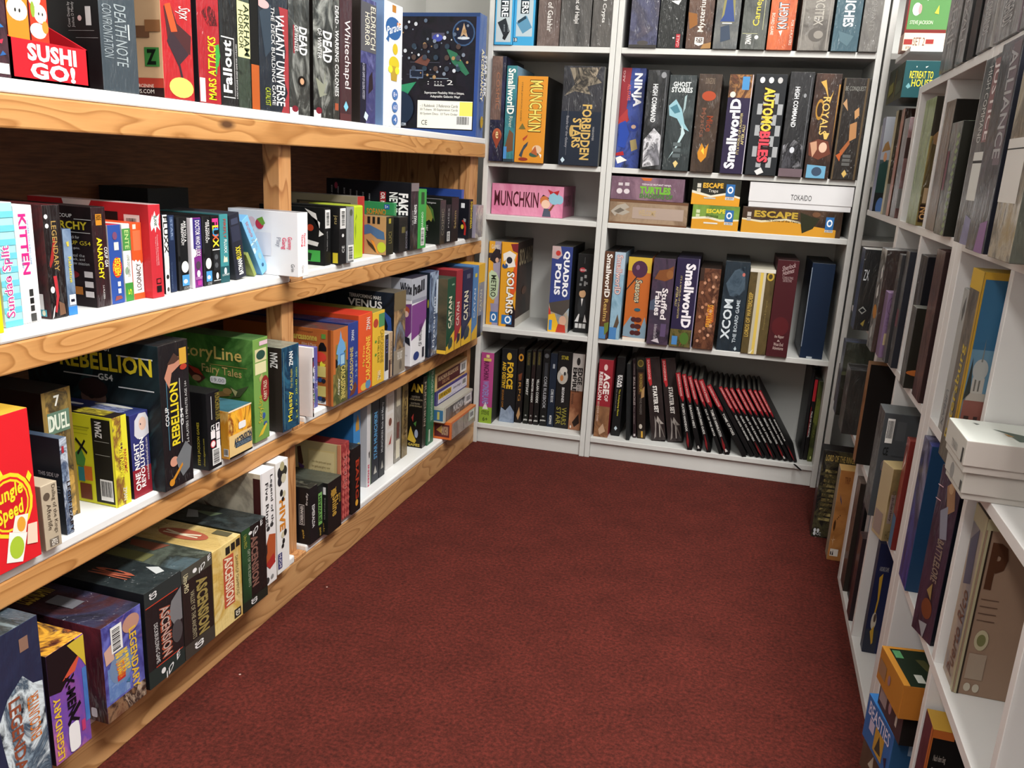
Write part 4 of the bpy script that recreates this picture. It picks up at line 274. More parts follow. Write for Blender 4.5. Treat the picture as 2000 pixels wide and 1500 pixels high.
('board_game_box','black space box with chunky white title and bronze landscape spine','box','third pine shelf far bay',-.3989,-.7395,.4313,.0,0,.0749,.23,.26,{'S':'a:8a6a4a,b59468,5a4a3c,7a8aa0:10:37:1','L':'a:11141a,1a2230,0c0e12,2a3a50:5:38:0','T':'57524a'},(('r','S',0,.0,1,.3,'8f8474'),('t','S','VENUS NEXT',.3,.17,.75,.27,'e8e4dc',0,1),('e','S',.6,.1,.12,.06,'6a6258'),('r','S',0,.78,1,1,'6f6044'),('t','L','TERRAFORMING MARS',.479,.905,.849,.95,'d8d8d8',-3,1),('t','L','VENUS',.465,.8,.863,.89,'dcdcdc',-3,2),('t','L','NEXT',.507,.7,.822,.785,'dcdcdc',-3,2),('p','L',((.863,.8),(.966,.7),(.979,.5),(.897,.4),(.931,.6)),'2a4a90'),('r','L',.74,.28,.931,.4,'8a8c70'),('r','L',.829,.44,.952,.445,'b8bcc0'),('r','L',.829,.41,.952,.415,'b8bcc0'),('r','L',.829,.47,.952,.475,'b8bcc0'),('t','L','2015',.794,.2,.931,.27,'d0d0d0',0,0)),''),
('board_game_box','white box with violet woman and grey script panel, third pine shelf far bay','box','third pine shelf far bay',-.3989,-.6065,.4313,.0,0,.1056,.2551,.26,{'S':'e2e2e6','L':'dcdce2','T':'2c2c3a'},(('r','S',0,.76,1,1,'a9adb8'),('r','S',0,.72,1,.76,'8e90a0'),('p','S',((0,.3),(0,.7),(1,.72),(1,.5),(.6,.35)),'7c4286'),('t','S','hall',.05,.82,.82,.95,'1b1d24',4,3),('t','S','OF WHITEHALL',.5,.2,.72,.46,'26262c',90,0),('e','S',.35,.1,.2,.05,'2c3f7a'),('r','S',.75,.05,.9,.17,'3a3a44'),('r','L',.75,.76,1.0,1,'a9adb8'),('t','L','White',.86,.82,1.0,.95,'1b1d24',-2,3),('p','L',((.85,.3),(.86,.7),(1.0,.72),(1.0,.4),(.925,.3)),'6f3a78'),('e','L',.925,.64,.05,.05,'a8543a'),('e','L',.935,.6,.03,.035,'d8b8a8'),('p','L',((.91,.35),(.98,.33),(.99,.24),(.93,.28)),'20222c'),('t','L','rules',.86,.12,.96,.14,'8a8a94',0,0)),''),
('board_game_box','ice-blue mottled box with slanting dark script, third pine shelf far bay','box','third pine shelf far bay',-.3989,-.4959,.4313,.0,0,.068,.2585,.26,{'S':'a:56688c,a5b8d0,2c3a58,7c90b0:14:39:1','L':'16202c','T':'a:5a6a8a,2c3a58:10:40:1'},(('t','S','Mysterium',.45,.1,.75,.7,'dfe6f0',84,0),('r','S',.75,.5,.95,.9,'c8d4e4'),('r','S',0,0,.3,.3,'1f2a40'),('e','L',.984,.64,.007,.05,'b9b43a')),''),
('board_game_box','dark green settlers box with cream title and yellow foot','box','third pine shelf far bay',-.3689,-.4266,.4313,.0,0,.0689,.2341,.24,{'S':'1f4a36','L':'a:3a3c2c,544a36,24261e:6:41:0','T':'3a4a3e'},(('p','S',((0,0),(1,0),(1,.28),(.55,.22),(.15,.1),(0,.1)),'e0b43a'),('t','S','CATAN',.18,.33,.56,.76,'e3dcc0',90,2),('t','S','CITIES & KNIGHTS',.66,.36,.8,.68,'a8b49a',90,0),('p','S',((.35,.04),(.7,.07),(.8,.14),(.65,.21),(.32,.18),(.22,.1)),'3a4a44'),('r','S',.5,.9,.8,.92,'8aa88a'),('r','L',.0,.0,1,.05,'d9ae38')),''),
('board_game_box','raspberry red settlers box, narrow strip showing, third pine shelf far bay','box','third pine shelf far bay',-.3689,-.36,.4313,.0,0,.0553,.2522,.24,{'S':'9c2f38','L':'6a2026','T':'9c323a'},(('p','S',((0,0),(1,0),(1,.28),(.2,.12),(0,.1)),'dcae38'),('t','S','CATAN',.15,.3,.6,.6,'e0c0b8',90,2),('p','S',((.3,.06),(.8,.1),(.85,.18),(.4,.2)),'3a3440')),''),
('board_game_box','indigo settlers box with cream title and yellow foot, third pine shelf far bay','box','third pine shelf far bay',-.3689,-.2814,.4313,.0,0,.0924,.2458,.24,{'S':'23284a','L':'1a1e36','T':'2a2e44'},(('p','S',((0,0),(1,0),(1,.33),(.55,.24),(.15,.1),(0,.1)),'e0b43a'),('t','S','CATAN',.15,.33,.58,.72,'e3dcc0',90,2),('t','S','EXPLORERS & PIRATES',.68,.36,.8,.7,'9a9cac',90,0),('p','S',((.32,.06),(.7,.09),(.82,.18),(.65,.25),(.32,.2),(.22,.12)),'3f4650'),('r','S',.35,.88,.7,.94,'5a5e74')),''),
('board_game_box','sky-blue settlers box behind the wrap, third pine shelf far bay','box','third pine shelf far bay',-.3689,-.2045,.4313,.0,0,.0512,.249,.24,{'S':'4f7fb4','L':'3a6494','T':'4a7ab0'},(('p','S',((0,0),(1,0),(1,.2),(0,.1)),'dcae38'),('t','S','CATAN',.2,.3,.55,.7,'cfd8e0',90,1),('r','S',.3,.85,.7,.9,'d8c23a')),''),
('board_game_box','grey and yellow settlers box wrapped in clear film, third pine shelf far bay','box','third pine shelf far bay',-.3689,-.1444,.4313,.0,0,.0586,.2502,.24,{'S':'a:8a8a84,7d86a0,a39a74:14:42:1','L':'cf9f34','T':'d9a93a'},(('r','S',0,.75,1,1,'dcae3a'),('t','S','CATAN',.25,.35,.6,.65,'c8c8b8',90,1),('r','S',0,0,.6,.3,'2a3040')),''),
('board_game_box','navy box with icy creature art and copper lettering, lowest pine shelf near bay','box','lowest pine shelf near bay',-.3739,-2.0643,.1083,.0,0,.1201,.2594,.28,{'S':'a:2a3350,232b44,36415e:6:43:1','L':'1c2236','T':'a:2c3440,46525c,1f2a2e,6a7a80:12:44:1'},(('p','S',((.35,.5),(.5,.62),(.72,.7),(.85,.62),(.98,.6),(.98,.0),(.3,.0),(.42,.2),(.38,.35)),'a:9fb4c4,3a4a5c,d8e4ea,1c2430:14:45:0'),('t','S','LEGENDARY',.5,.02,.66,.6,'8a4a34',-88,2),('t','S','ENCOUNTER',.74,.28,.9,.56,'c8702c',88,1),('r','S',.72,.84,.84,.92,'8a6a5a')),''),
('board_game_box','purple-pink mutant box with yellow title and fiery top, lowest pine shelf near bay','box','lowest pine shelf near bay',-.3739,-1.9628,.1083,.0,0,.0695,.1869,.28,{'S':'a:8a4f9a,6a4aa8,b06aa0,4a3a8a:8:46:1','L':'241a22','T':'a:c8702c,3a2226,e6a83a,5a2c20,1f1618:10:47:1'},(('p','S',((0,1),(.75,1),(.9,.85),(.6,.72),(.3,.62),(0,.65)),'1e1518'),('p','S',((.35,.7),(.6,.78),(.9,.86),(.7,.72)),'c8523a'),('p','S',((.55,.98),(1,.99),(1,.7),(.9,.78)),'c9b03a'),('r','S',.88,.2,1,.7,'a:3f6ab0,5a8ac8:10:48:0'),('t','S','LEGENDARY',.06,.03,.24,.6,'e0b83a',88,2),('t','S','X-MEN',.42,.36,.66,.72,'15121a',-88,3),('p','S',((.38,.3),(.5,.36),(.75,.44),(.78,.4),(.55,.33),(.72,.28),(.68,.26),(.5,.31),(.42,.26)),'15121a'),('st','S',.38,.02,.68,.28,''),('r','S',.75,.14,.85,.24,'b83a6a'),('t','T','DOUBLE',.3,.4,.6,.55,'c9b84a',0,1)),''),
('board_game_box','violet-blue movie card box with round colourful logo and barcode label','box','lowest pine shelf near bay',-.3739,-1.8497,.1083,.0,0,.0872,.1727,.28,{'S':'a:4a4aa0,6a70c0,3a3a80,8a6a9a:8:49:1','L':'a:5a1f26,2c181c,6e2a30:6:50:1','T':'a:26242e,35344a,44282c,1a1820:8:51:1'},(('r','S',.08,.2,.6,.55,'a:8aa8d0,5a78b0,b8cce4:8:52:0'),('r','S',0,0,1,.18,'a:5a3428,8a6a50,2c1a1a,c8b098:16:53:0'),('e','S',.42,.5,.3,.17,'6f86a8'),('t','S','BIG TROUBLE',.3,.42,.62,.66,'e8c43a',-62,3),('t','S','LITTLE CHINA',.3,.38,.5,.56,'d87a30',-62,2),('r','S',.3,.36,.5,.42,'b83030'),('t','S','LEGENDARY',.66,.16,.84,.82,'d9b23a',-86,2),('e','S',.72,.87,.22,.09,'b88a78'),('p','S',((.02,.75),(.25,.8),(.25,.62),(.05,.6)),'c8a090'),('bc','S',.2,.68,.48,.95,90),('p','S',((.5,.3),(.62,.33),(.6,.27)),'3a6a90'),('st','L',.889,.05,.931,.15,''),('t','T','LEGENDARY',.15,.55,.8,.75,'c9b04a',0,1),('r','T',.35,.3,.65,.5,'6a6a70')),''),
('board_game_box','charcoal deck box with orange-silver title and red rules lines','box','lowest pine shelf near bay',-.3739,-1.7511,.1083,.0,0,.0924,.1835,.28,{'S':'w:201e20','L':'1a1c1e','T':'a:22282a,2c3436,1a2022:6:54:1'},(('r','S',0,.84,1,1,'2c3232'),('r','S',0,0,1,.18,'26302e'),('r','S',.02,.835,.9,.845,'b8422c'),('r','S',.2,.18,.95,.19,'b8422c'),('p','S',((.7,.75),(.98,.84),(.98,.5),(.75,.48),(.6,.62)),'77777a'),('e','S',.82,.4,.15,.12,'4a4648'),('t','S','ASCENSION',.36,.22,.66,.76,'a8523a',-86,3),('t','S','ASCENSION',.4,.23,.62,.75,'b8a8a0',-86,1),('t','S','DECKBUILDING GAME',.2,.22,.3,.64,'d0d0d0',-86,0),('t','S','SD',.12,.9,.32,.97,'d8d8d8',-80,2),('e','S',.38,.1,.06,.03,'e0e0e0'),('t','S','ID E',.45,.06,.85,.13,'e0e0e0',30,1),('t','T','NO',.3,.2,.55,.5,'a85a44',-4,3),('t','T','ING GAME',.1,.62,.42,.72,'9aa0a0',0,0),('p','T',((.7,.1),(.85,.22),(.95,.15),(.85,.08)),'b8bcbc')),''),
('board_game_box','brown-black deck box with olive-gold ancient title, lowest pine shelf near bay','box','lowest pine shelf near bay',-.3739,-1.6609,.1083,.0,0,.0852,.1804,.28,{'S':'w:231f1d','L':'1c1a18','T':'a:3a4038,5a6258,2c302a,4a5a60:6:55:1'},(('r','S',0,.86,1,1,'4a4840'),('r','S',0,0,1,.16,'3f3a34'),('t','S','ASCENSION',.45,.17,.82,.8,'94834c',-86,3),('t','S','VALLEY OF THE ANCIENTS',.25,.18,.38,.72,'b0a888',-86,0),('t','S','Ultra-PRO',.05,.74,.2,.94,'d8d0a8',-86,1),('e','S',.42,.92,.07,.025,'e6e6e6'),('t','S','ID E',.55,.9,.95,.96,'e6e6e6',20,1),('t','S','SD',.3,.04,.6,.12,'e6e6e6',-80,2),('p','T',((.55,.35),(.9,.3),(.85,.6),(.6,.55)),'7a4a3a'),('r','T',.05,.3,.4,.6,'6a6a44')),''),
('board_game_box','pale yellow parchment deck box with red-banded title, lowest pine shelf near bay','box','lowest pine shelf near bay',-.3739,-1.5721,.1083,.0,0,.0894,.1774,.28,{'S':'a:d9bb6c,e6cf8a,caa552,efe0a8:6:56:1','L':'8a7440','T':'a:d0b878,e0cc94,c0a465:5:57:1'},(('r','S',.35,.24,.72,.84,'b8523a'),('t','S','ASCENSION',.4,.26,.68,.83,'e6d8c0',-87,2),('t','S','DAWN OF CHAMPIONS',.78,.3,.88,.78,'7a6a3a',-87,0),('r','S',.45,.86,.6,.95,'262420'),('r','S',.64,.87,.78,.96,'262420'),('r','S',.82,.88,.96,.97,'262420'),('r','S',.68,.03,.92,.14,'2c2a26'),('t','S','SD',.72,.05,.88,.12,'e0dcc8',-80,2),('e','T',.5,.35,.22,.2,'a85a44'),('t','T','K',.42,.22,.6,.5,'e0d4b8',0,3),('t','T','DAWN OF',.5,.55,.85,.62,'7a6a44',0,0),('r','T',.75,.05,.95,.18,'57523c')),''),
('board_game_box','dark green and black deck box with silver-red title, lowest pine shelf near bay','box','lowest pine shelf near bay',-.3739,-1.4827,.1083,.0,0,.0858,.1797,.28,{'S':'w:171818','L':'14180f','T':'a:22282a,30383a,181c1c,3a4444:7:58:1'},(('r','S',0,0,.34,1,'a:2f5232,1c3320:4:59:0'),('r','S',0,0,1,.12,'22261f'),('t','S','ASCENSION',.36,.24,.64,.86,'7e5a50',-87,3),('t','S','GIFT OF THE ELEMENTS',.22,.28,.32,.74,'a8b09a',-87,0),('t','S','SD',.3,.03,.55,.1,'d8d8d8',-80,2),('e','S',.35,.92,.07,.02,'e0e0e0'),('t','S','ID E',.45,.9,.85,.97,'e0e0e0',20,1),('t','S','Ultra PRO',.08,.78,.2,.94,'a8a84a',-87,0),('p','T',((.45,.35),(.7,.3),(.6,.55)),'54604a'),('p','T',((.2,.5),(.6,.58),(.62,.5),(.3,.42)),'8a8c8e')),''),
('board_game_box','white samurai card box showing ink-blossom cream cover, lowest pine shelf near bay','box','lowest pine shelf near bay',-.3932,-1.4008,.1083,.0,0,.0531,.2625,.28,{'S':'e4e2e2','L':'a:a8a294,c4bca8,8a8478,bcb5a4:5:60:0','T':'e6e4e6'},(('r','S',0,.0,.12,1,'d4d2d4'),('t','S','Legend of the',.62,.5,.85,.95,'2c2c2e',-87,1),('t','S','Five Rings',.25,.52,.52,.9,'2c2c2e',-87,1),('e','S',.45,.5,.12,.02,'333333'),('e','S',.7,.52,.12,.02,'444444'),('p','S',((.1,.3),(.5,.45),(.95,.42),(.9,.2),(.6,.17),(.3,.18)),'b0562f'),('p','S',((.1,.34),(.35,.38),(.35,.3),(.2,.24)),'3a2c2c'),('p','S',((.2,.2),(.8,.26),(.9,.17),(.5,.14)),'a8322c'),('e','S',.3,.05,.14,.03,'333333'),('e','S',.65,.06,.1,.02,'8a8a8a'),('r','L',.94,0,1.0,.96,'3a1a1a'),('p','L',((.5,.7),(.7,.6),(.95,.5),(.72,.52),(.66,.4),(.6,.55)),'6a5a50'),('e','L',.6,.6,.1,.06,'b09a94'),('e','L',.75,.52,.07,.05,'a88c88'),('e','L',.45,.55,.08,.05,'a89a90'),('e','L',.68,.42,.08,.05,'b8a8a0'),('e','L',.85,.6,.06,.04,'a8948c')),''),
('board_game_box','white hexagon-tile insect game box beside pine post, lowest pine shelf near bay','box','lowest pine shelf near bay',-.3994,-1.3364,.1083,.0,0,.0481,.2625,.26,{'S':'e9e8e6','L':'d0ccc6','T':'e4e2e4'},(('t','S','HIVE',.22,.38,.68,.66,'d0842c',-87,3),('e','S',.32,.9,.2,.05,'2a2a2c'),('e','S',.7,.9,.2,.045,'33342c'),('e','S',.5,.95,.18,.04,'b0a880'),('e','S',.3,.83,.18,.045,'2a2a30'),('e','S',.6,.84,.2,.04,'c8c2a8'),('e','S',.4,.72,.12,.03,'222222'),('e','S',.62,.7,.12,.03,'c8c0a0'),('e','S',.5,.66,.1,.02,'222222'),('e','S',.45,.34,.12,.03,'c8c0a0'),('e','S',.65,.35,.12,.03,'222222'),('e','S',.5,.28,.1,.025,'222222'),('e','S',.42,.24,.1,.02,'222222'),('r','S',.02,.05,.34,.19,'27306a'),('t','S','HUCH!',.08,.06,.28,.18,'e8e4ee',-87,1),('r','T',.55,.25,.9,.5,'27306a'),('t','T','HUCH!',.6,.3,.85,.45,'d8c8d8',0,0)),''),
('card_game_box','black ship-game box with white rounded logo, lowest near post','box','lowest pine shelf far bay',-.4111,-1.1852,.1083,.0,0,.0358,.1451,.13,{'S':'1b1a1c','L':'19181a','T':'a:3a3a36,24241f,6a685a:20:61:1'},(('t','S','ESMERALDA',.25,.28,.6,.68,'e0dede',-88,1),('t','L','firefly',.922,.7,.972,.92,'dcdcdc',84,1),('r','L',.776,.34,.888,.7,'c8c8c8'),('r','L',.783,.352,.881,.688,'19181a'),('t','L','CORERUNNER',.804,.36,.866,.68,'dedede',88,2),('t','L','gale',.838,.1,.888,.26,'b89a44',-84,2)),''),
('card_game_box','slim black card box with green lettering band, lowest pine shelf far bay','box','lowest pine shelf far bay',-.4114,-1.1532,.1083,.0,0,.0268,.138,.12,{'S':'1a1c1a','L':'22241f','T':'2e302a'},(('r','S',.1,.25,.75,.85,'72a85a'),('t','S','JETWASH',.15,.3,.7,.8,'141a14',88,2),('t','S','gale',.2,.04,.6,.2,'b89a44',-84,1)),''),
('board_game_box','black cube-shaped box with gold sun logo, lowest pine shelf far bay','box','lowest pine shelf far bay',-.3989,-1.1054,.1083,.0,0,.0672,.1366,.16,{'S':'1e1a1a','L':'181717','T':'a:3c4038,4a4e46,2c302a:6:62:1'},(('t','S','Shine',.3,.3,.75,.68,'b8923f',-88,2),('t','S','game',.75,.5,.9,.68,'b8923f',-88,0),('e','S',.4,.76,.2,.07,'b8923f'),('p','S',((.2,.84),(.4,.8),(.6,.85),(.55,.76),(.65,.7),(.4,.72),(.2,.68),(.27,.76)),'a88236'),('r','L',.907,.78,.964,.92,'cfcfcf'),('t','L','GALEFORCE',.936,.3,.954,.72,'8a8a86',88,0),('t','L','gale',.9,.06,.943,.24,'a88a3a',-84,1)),''),
('board_game_box','red diamond-patterned box with parchment scroll cover, lowest pine shelf far bay','box','lowest pine shelf far bay',-.4111,-1.0302,.1083,.0,0,.0435,.2053,.26,{'S':'a:b04a48,8a2c30,c46a60:30:63:0','L':'c9b98a','T':'a:6a2a2c,8a3a3a,52201f:10:64:0'},(('t','S','MUNCHKIN',.4,.4,.7,.85,'e0a8a0',-88,1),('p','S',((.1,.05),(.25,.1),(.4,.05),(.25,.0)),'c2605a'),('p','S',((.4,.05),(.55,.1),(.7,.05),(.55,.0)),'c2605a'),('p','S',((.7,.05),(.85,.1),(1.0,.05),(.85,.0)),'c2605a'),('p','S',((.1,.15),(.25,.2),(.4,.15),(.25,.1)),'c2605a'),('p','S',((.4,.15),(.55,.2),(.7,.15),(.55,.1)),'c2605a'),('p','S',((.7,.15),(.85,.2),(1.0,.15),(.85,.1)),'c2605a'),('p','S',((.1,.25),(.25,.3),(.4,.25),(.25,.2)),'c2605a'),('p','S',((.4,.25),(.55,.3),(.7,.25),(.55,.2)),'c2605a'),('p','S',((.7,.25),(.85,.3),(1.0,.25),(.85,.2)),'c2605a'),('p','S',((.1,.35),(.25,.4),(.4,.35),(.25,.3)),'c2605a'),('p','S',((.4,.35),(.55,.4),(.7,.35),(.55,.3)),'c2605a'),('p','S',((.7,.35),(.85,.4),(1.0,.35),(.85,.3)),'c2605a'),('p','S',((.1,.45),(.25,.5),(.4,.45),(.25,.4)),'c2605a'),('p','S',((.4,.45),(.55,.5),(.7,.45),(.55,.4)),'c2605a'),('p','S',((.7,.45),(.85,.5),(1.0,.45),(.85,.4)),'c2605a'),('p','S',((.1,.55),(.25,.6),(.4,.55),(.25,.5)),'c2605a'),('p','S',((.4,.55),(.55,.6),(.7,.55),(.55,.5)),'c2605a'),('p','S',((.7,.55),(.85,.6),(1.0,.55),(.85,.5)),'c2605a'),('p','S',((.1,.65),(.25,.7),(.4,.65),(.25,.6)),'c2605a'),('p','S',((.4,.65),(.55,.7),(.7,.65),(.55,.6)),'c2605a'),('p','S',((.7,.65),(.85,.7),(1.0,.65),(.85,.6)),'c2605a'),('p','S',((.1,.75),(.25,.8),(.4,.75),(.25,.7)),'c2605a'),('p','S',((.4,.75),(.55,.8),(.7,.75),(.55,.7)),'c2605a'),('p','S',((.7,.75),(.85,.8),(1.0,.75),(.85,.7)),'c2605a'),('p','S',((.1,.85),(.25,.9),(.4,.85),(.25,.8)),'c2605a'),('p','S',((.4,.85),(.55,.9),(.7,.85),(.55,.8)),'c2605a'),('p','S',((.7,.85),(.85,.9),(1.0,.85),(.85,.8)),'c2605a'),('r','L',.648,.08,.94,.9,'d4bf86'),('r','L',.658,.1,.93,.88,'dccb98'),('r','L',.965,0,1.0,1,'c07a5a'),('t','L','Join the party and quest',.688,.72,.899,.76,'8a7448',0,0),('t','L','for gold and glory now',.688,.66,.889,.7,'8a7448',0,0),('t','L','Kick open the door with',.688,.6,.899,.64,'8a7448',0,0),('t','L','your friends and then',.688,.54,.879,.58,'8a7448',0,0),('t','L','stab them in the back',.688,.42,.899,.46,'8a7448',0,0),('t','L','take the treasure and',.688,.36,.899,.4,'8a7448',0,0),('p','L',((.527,.9),(.567,.92),(.597,.7),(.547,.62)),'5a3a2a'),('p','L',((.537,.7),(.607,.66),(.577,.56)),'6a4a80')),''),
('card_game_box','black box with red flame vertical lettering, lowest pine shelf far bay','box','lowest pine shelf far bay',-.4036,-.9834,.1083,.0,0,.0484,.1806,.16,{'S':'1a1717','L':'1b1a1a','T':'a:30302c,22221f:10:65:1'},(('t','S','BANG',.4,.2,.75,.8,'a83a24',-88,2),('e','S',.55,.14,.16,.05,'d8a03a'),('r','S',.78,.45,.84,.82,'8a3a2c')),''),
('board_game_box','tall black box with white narrow title, deep behind red box','box','lowest pine shelf far bay',-.5089,-.844,.1083,.0,0,.0396,.2237,.24,{'S':'17181b','L':'3c4048','T':'3a3430'},(('t','S','MUNCHKIN',.55,.4,.9,.98,'e6e6e6',-88,1),('e','L',.8,.7,.1,.12,'1c2430')),''),
('board_game_box','bright blue box with chunky yellow comic title, lowest pine shelf far bay','box','lowest pine shelf far bay',-.4539,-.8841,.1083,.0,0,.039,.2527,.24,{'S':'3f86c4','L':'2f6aa4','T':'2c6098'},(('t','S','SUPER',.5,.28,.88,.6,'ecd22c',-86,3),('t','S','MUNCHKIN',.22,.12,.46,.58,'ecd22c',-86,2),('p','S',((.3,.82),(.6,.92),(.8,.85),(.85,.74),(.3,.74)),'b88a3a'),('r','S',0,0,1,.1,'9ab4cc')),''),
('board_game_box','pale grey box with pink lettering at its foot, lowest pine shelf far bay','box','lowest pine shelf far bay',-.4539,-.8108,.1083,.0,0,.0251,.2508,.24,{'S':'d3d2d4','L':'c0c0c4','T':'8a8a8a'},(('t','S','INGEN',.2,.0,.6,.26,'cc3a60',-88,2),('p','S',((.4,.4),(.7,.42),(.65,.34),(.5,.33)),'1c1c1c'),('r','S',.85,0,1,1,'5a6a4a')),''),
('board_game_box','slate box with blue starry title, lowest pine shelf far bay','box','lowest pine shelf far bay',-.4539,-.772,.1083,.0,0,.0461,.2486,.24,{'S':'2a3038','L':'4a5440','T':'3a3e34'},(('t','S','STAR MUNCHKIN',.3,.28,.75,.84,'5a9ccc',88,2),('p','S',((.3,.1),(.5,.2),(.75,.1)),'b8b8b0')),''),
('board_game_box','dark charcoal box with pale mixed lettering, lowest pine shelf far bay','box','lowest pine shelf far bay',-.4539,-.7268,.1083,.0,0,.0375,.2524,.24,{'S':'25292e','L':'1f2226','T':'33363a'},(('t','S','MUNCHKIN Rick and Morty',.3,.3,.75,.9,'b8bcc0',88,1),('p','S',((.3,.1),(.5,.2),(.75,.1)),'a8a8a0')),''),
('board_game_box','white box with small framed sketches, lowest pine shelf far bay','box','lowest pine shelf far bay',-.4639,-.6534,.1083,.0,0,.0537,.25,.2,{'S':'e2dfdc','L':'cfccc8','T':'a8a6a4'},(('r','S',.15,.72,.85,.9,'d2cbc2'),('r','S',.15,.5,.85,.68,'dcd6ce'),('e','S',.5,.58,.2,.05,'7a4a3c'),('r','S',.15,.28,.85,.46,'d8d2ca'),('p','S',((.3,.3),(.7,.42),(.6,.3)),'a8403a'),('r','S',.15,.06,.85,.22,'e6e2de')),''),
('board_game_box','smoky clear case with cream labels, lowest pine shelf far bay','box','lowest pine shelf far bay',-.4639,-.5968,.1083,.0,0,.0447,.2571,.2,{'S':'a:9a948a,7a746a,b4ada0:12:66:1','L':'8a857c','T':'8a867e'},(('r','S',.2,.05,.8,.28,'d8d2bc'),('r','S',.3,.3,.7,.5,'6a4038'),('r','S',.2,.7,.8,.95,'c8c0a8')),''),
('board_game_box','tarnished gold box with worn title, lowest pine shelf far bay','box','lowest pine shelf far bay',-.4639,-.5456,.1083,.0,0,.0425,.2414,.22,{'S':'a:8a7444,6a5834,a88e54:16:67:1','L':'4a4030','T':'5a5038'},(('t','S','CONAN',.3,.3,.75,.9,'4a3a20',-88,2),),''),
('board_game_box','black adventure box with gold capitals and goblin picture, lowest pine shelf far bay','box','lowest pine shelf far bay',-.4439,-.4381,.1083,.0,0,.0308,.2387,.2,{'S':'a:2a2220,3c302a,1a1615:20:68:1','L':'17130f','T':'1c1a18'},(('t','S','MUNCHKIN',.3,.3,.8,.92,'b0a090',-88,1),('t','L','AN',.792,.78,.995,.9,'cfae3a',-3,3),('t','L','CREATED BY',.797,.7,.949,.73,'a89c88',0,0),('t','L','STEVE JACKSON',.771,.66,.995,.69,'b8a884',0,0),('t','L','ILLUSTRATED',.797,.61,.949,.635,'a89c88',0,0),('t','L','JOHN KOVALIC',.771,.57,.987,.6,'b8a884',0,0),('p','L',((.746,.1),(.797,.3),(.847,.18),(.898,.1),(.873,.06)),'c8a83a'),('p','L',((.809,.42),(.847,.48),(.837,.36)),'a83a34'),('e','L',.898,.2,.031,.06,'9aa4b8'),('p','L',((.847,.34),(.898,.38),(.886,.3)),'4a7a3a'),('t','L','GAMES',.759,.02,.962,.06,'c9b04a',0,2)),''),
('board_game_box','forest green box with fine white lettering, lowest pine shelf far bay','box','lowest pine shelf far bay',-.4389,-.3957,.1083,.0,0,.0525,.2583,.22,{'S':'2f6a4a','L':'28583e','T':'2c4a3a'},(('t','S','MUNCHKIN WARHAMMER',.4,.3,.75,.95,'b8ccb8',-88,0),('r','S',.2,.04,.4,.2,'c8d4c4')),''),
('card_game_box','orange windowed box, lowest of the flat stack, lowest pine shelf far bay','box','lowest pine shelf far bay',-.3889,-.2166,.1083,.0,0,.2439,.0623,.2,{'S':'a:7a6a60,9a8a80,5a4a44:14:70:1','L':'c8642c','T':'b87848'},(('r','S',0,0,.04,1,'cc6a30'),('r','S',0,.88,1,1,'cc6a30'),('r','S',.7,.3,.95,.9,'b9c0b0'),('bc','S',.74,.4,.9,.8,0),('r','L',.706,.14,.974,.84,'5a2424'),('p','L',((.738,.5),(.837,.8),(.853,.3)),'b08a4a'),('t','L','MUNCHKIN',.837,.25,.951,.75,'c8a888',0,1)),''),
('card_game_box','grey-white windowed box in flat stack, above orange one, lowest pine shelf far bay','box','lowest pine shelf far bay',-.4069,-.2217,.1711,.0,0,.2737,.054,.2,{'S':'a:4a4e50,6a6e70,33373a,8a8c8c:14:71:1','L':'b9b6a8','T':'a8a498'},(('r','S',0,.86,1,1,'c0bdb0'),('r','S',0,0,.05,1,'c0bdb0'),('t','S','MUNCHKIN 4',.3,.3,.7,.75,'dcdcdc',0,1),('r','S',.7,.2,.96,.85,'c8c4c4'),('bc','S',.74,.3,.92,.78,0),('r','L',.816,.12,.98,.8,'3a6a90'),('r','L',.877,.2,.918,.7,'b8b060')),''),
('card_game_box','lilac box with yellow title in flat stack, lowest pine shelf far bay','box','lowest pine shelf far bay',-.4369,-.2111,.2256,.0,0,.2903,.0493,.2,{'S':'cac6d6','L':'4a4278','T':'3f3870'},(('r','S',0,.84,1,1,'3a3576'),('r','S',0,0,1,.08,'3a3576'),('r','S',0,0,.04,1,'3a3576'),('r','S',.06,.35,.46,.74,'d8b428'),('t','S','SUPER MUNCHKIN',.08,.4,.44,.7,'6a4a10',0,2),('t','S','Game changer',.52,.4,.78,.66,'5a5a6a',0,0),('bc','S',.82,.3,.96,.78,0),('t','S','2-6 players',.1,.15,.6,.26,'8a86a0',0,0)),''),
('card_game_box','cream box with maroon panel, topmost of the flat stack','box','lowest pine shelf far bay',-.4389,-.215,.2753,.0,0,.2979,.0602,.2,{'S':'cfae78','L':'c8a468','T':'b99a66'},(('r','S',.05,.12,.92,.86,'4a211e'),('t','S','MUNCHKIN SKULLKICKERS',.08,.5,.7,.76,'d8b890',0,1),('t','S','DELUXE',.2,.26,.42,.44,'c8a070',0,0),('r','S',.76,.2,.98,.84,'d8d4d0'),('bc','S',.79,.26,.95,.78,0)),''),
('board_game_box','flat black box lying on the stack, pushed well back','box','lowest pine shelf far bay',-.5189,-.1151,.336,.0,0,.0983,-.0077,.16,{'S':'141312','T':'161412'},(),''),
('board_game_box','pale blue electronics-kit box, wire title cut off above, narrow bookcase uppermost row','box','narrow bookcase uppermost row',-.3729,-.0221,1.39,-1.52511,0,.061,.25,.24,{'S':'3f9fd0','L':'2f80b0'},(('r','S',.08,.033,.92,.545,'b9c4c8'),('r','S',.3,.338,.78,.545,'17242c'),('t','S','FIRE',.36,.343,.72,.534,'e8eef0',-90,2),('p','S',((.15,.272),(.6,.327),(.85,.163),(.5,.109)),'23292f'),('p','S',((.5,.12),(.85,.163),(.6,.054),(.45,.076)),'1a1f24'),('t','S','::::',.5,.163,.8,.245,'9aa4aa',-70,0)),''),
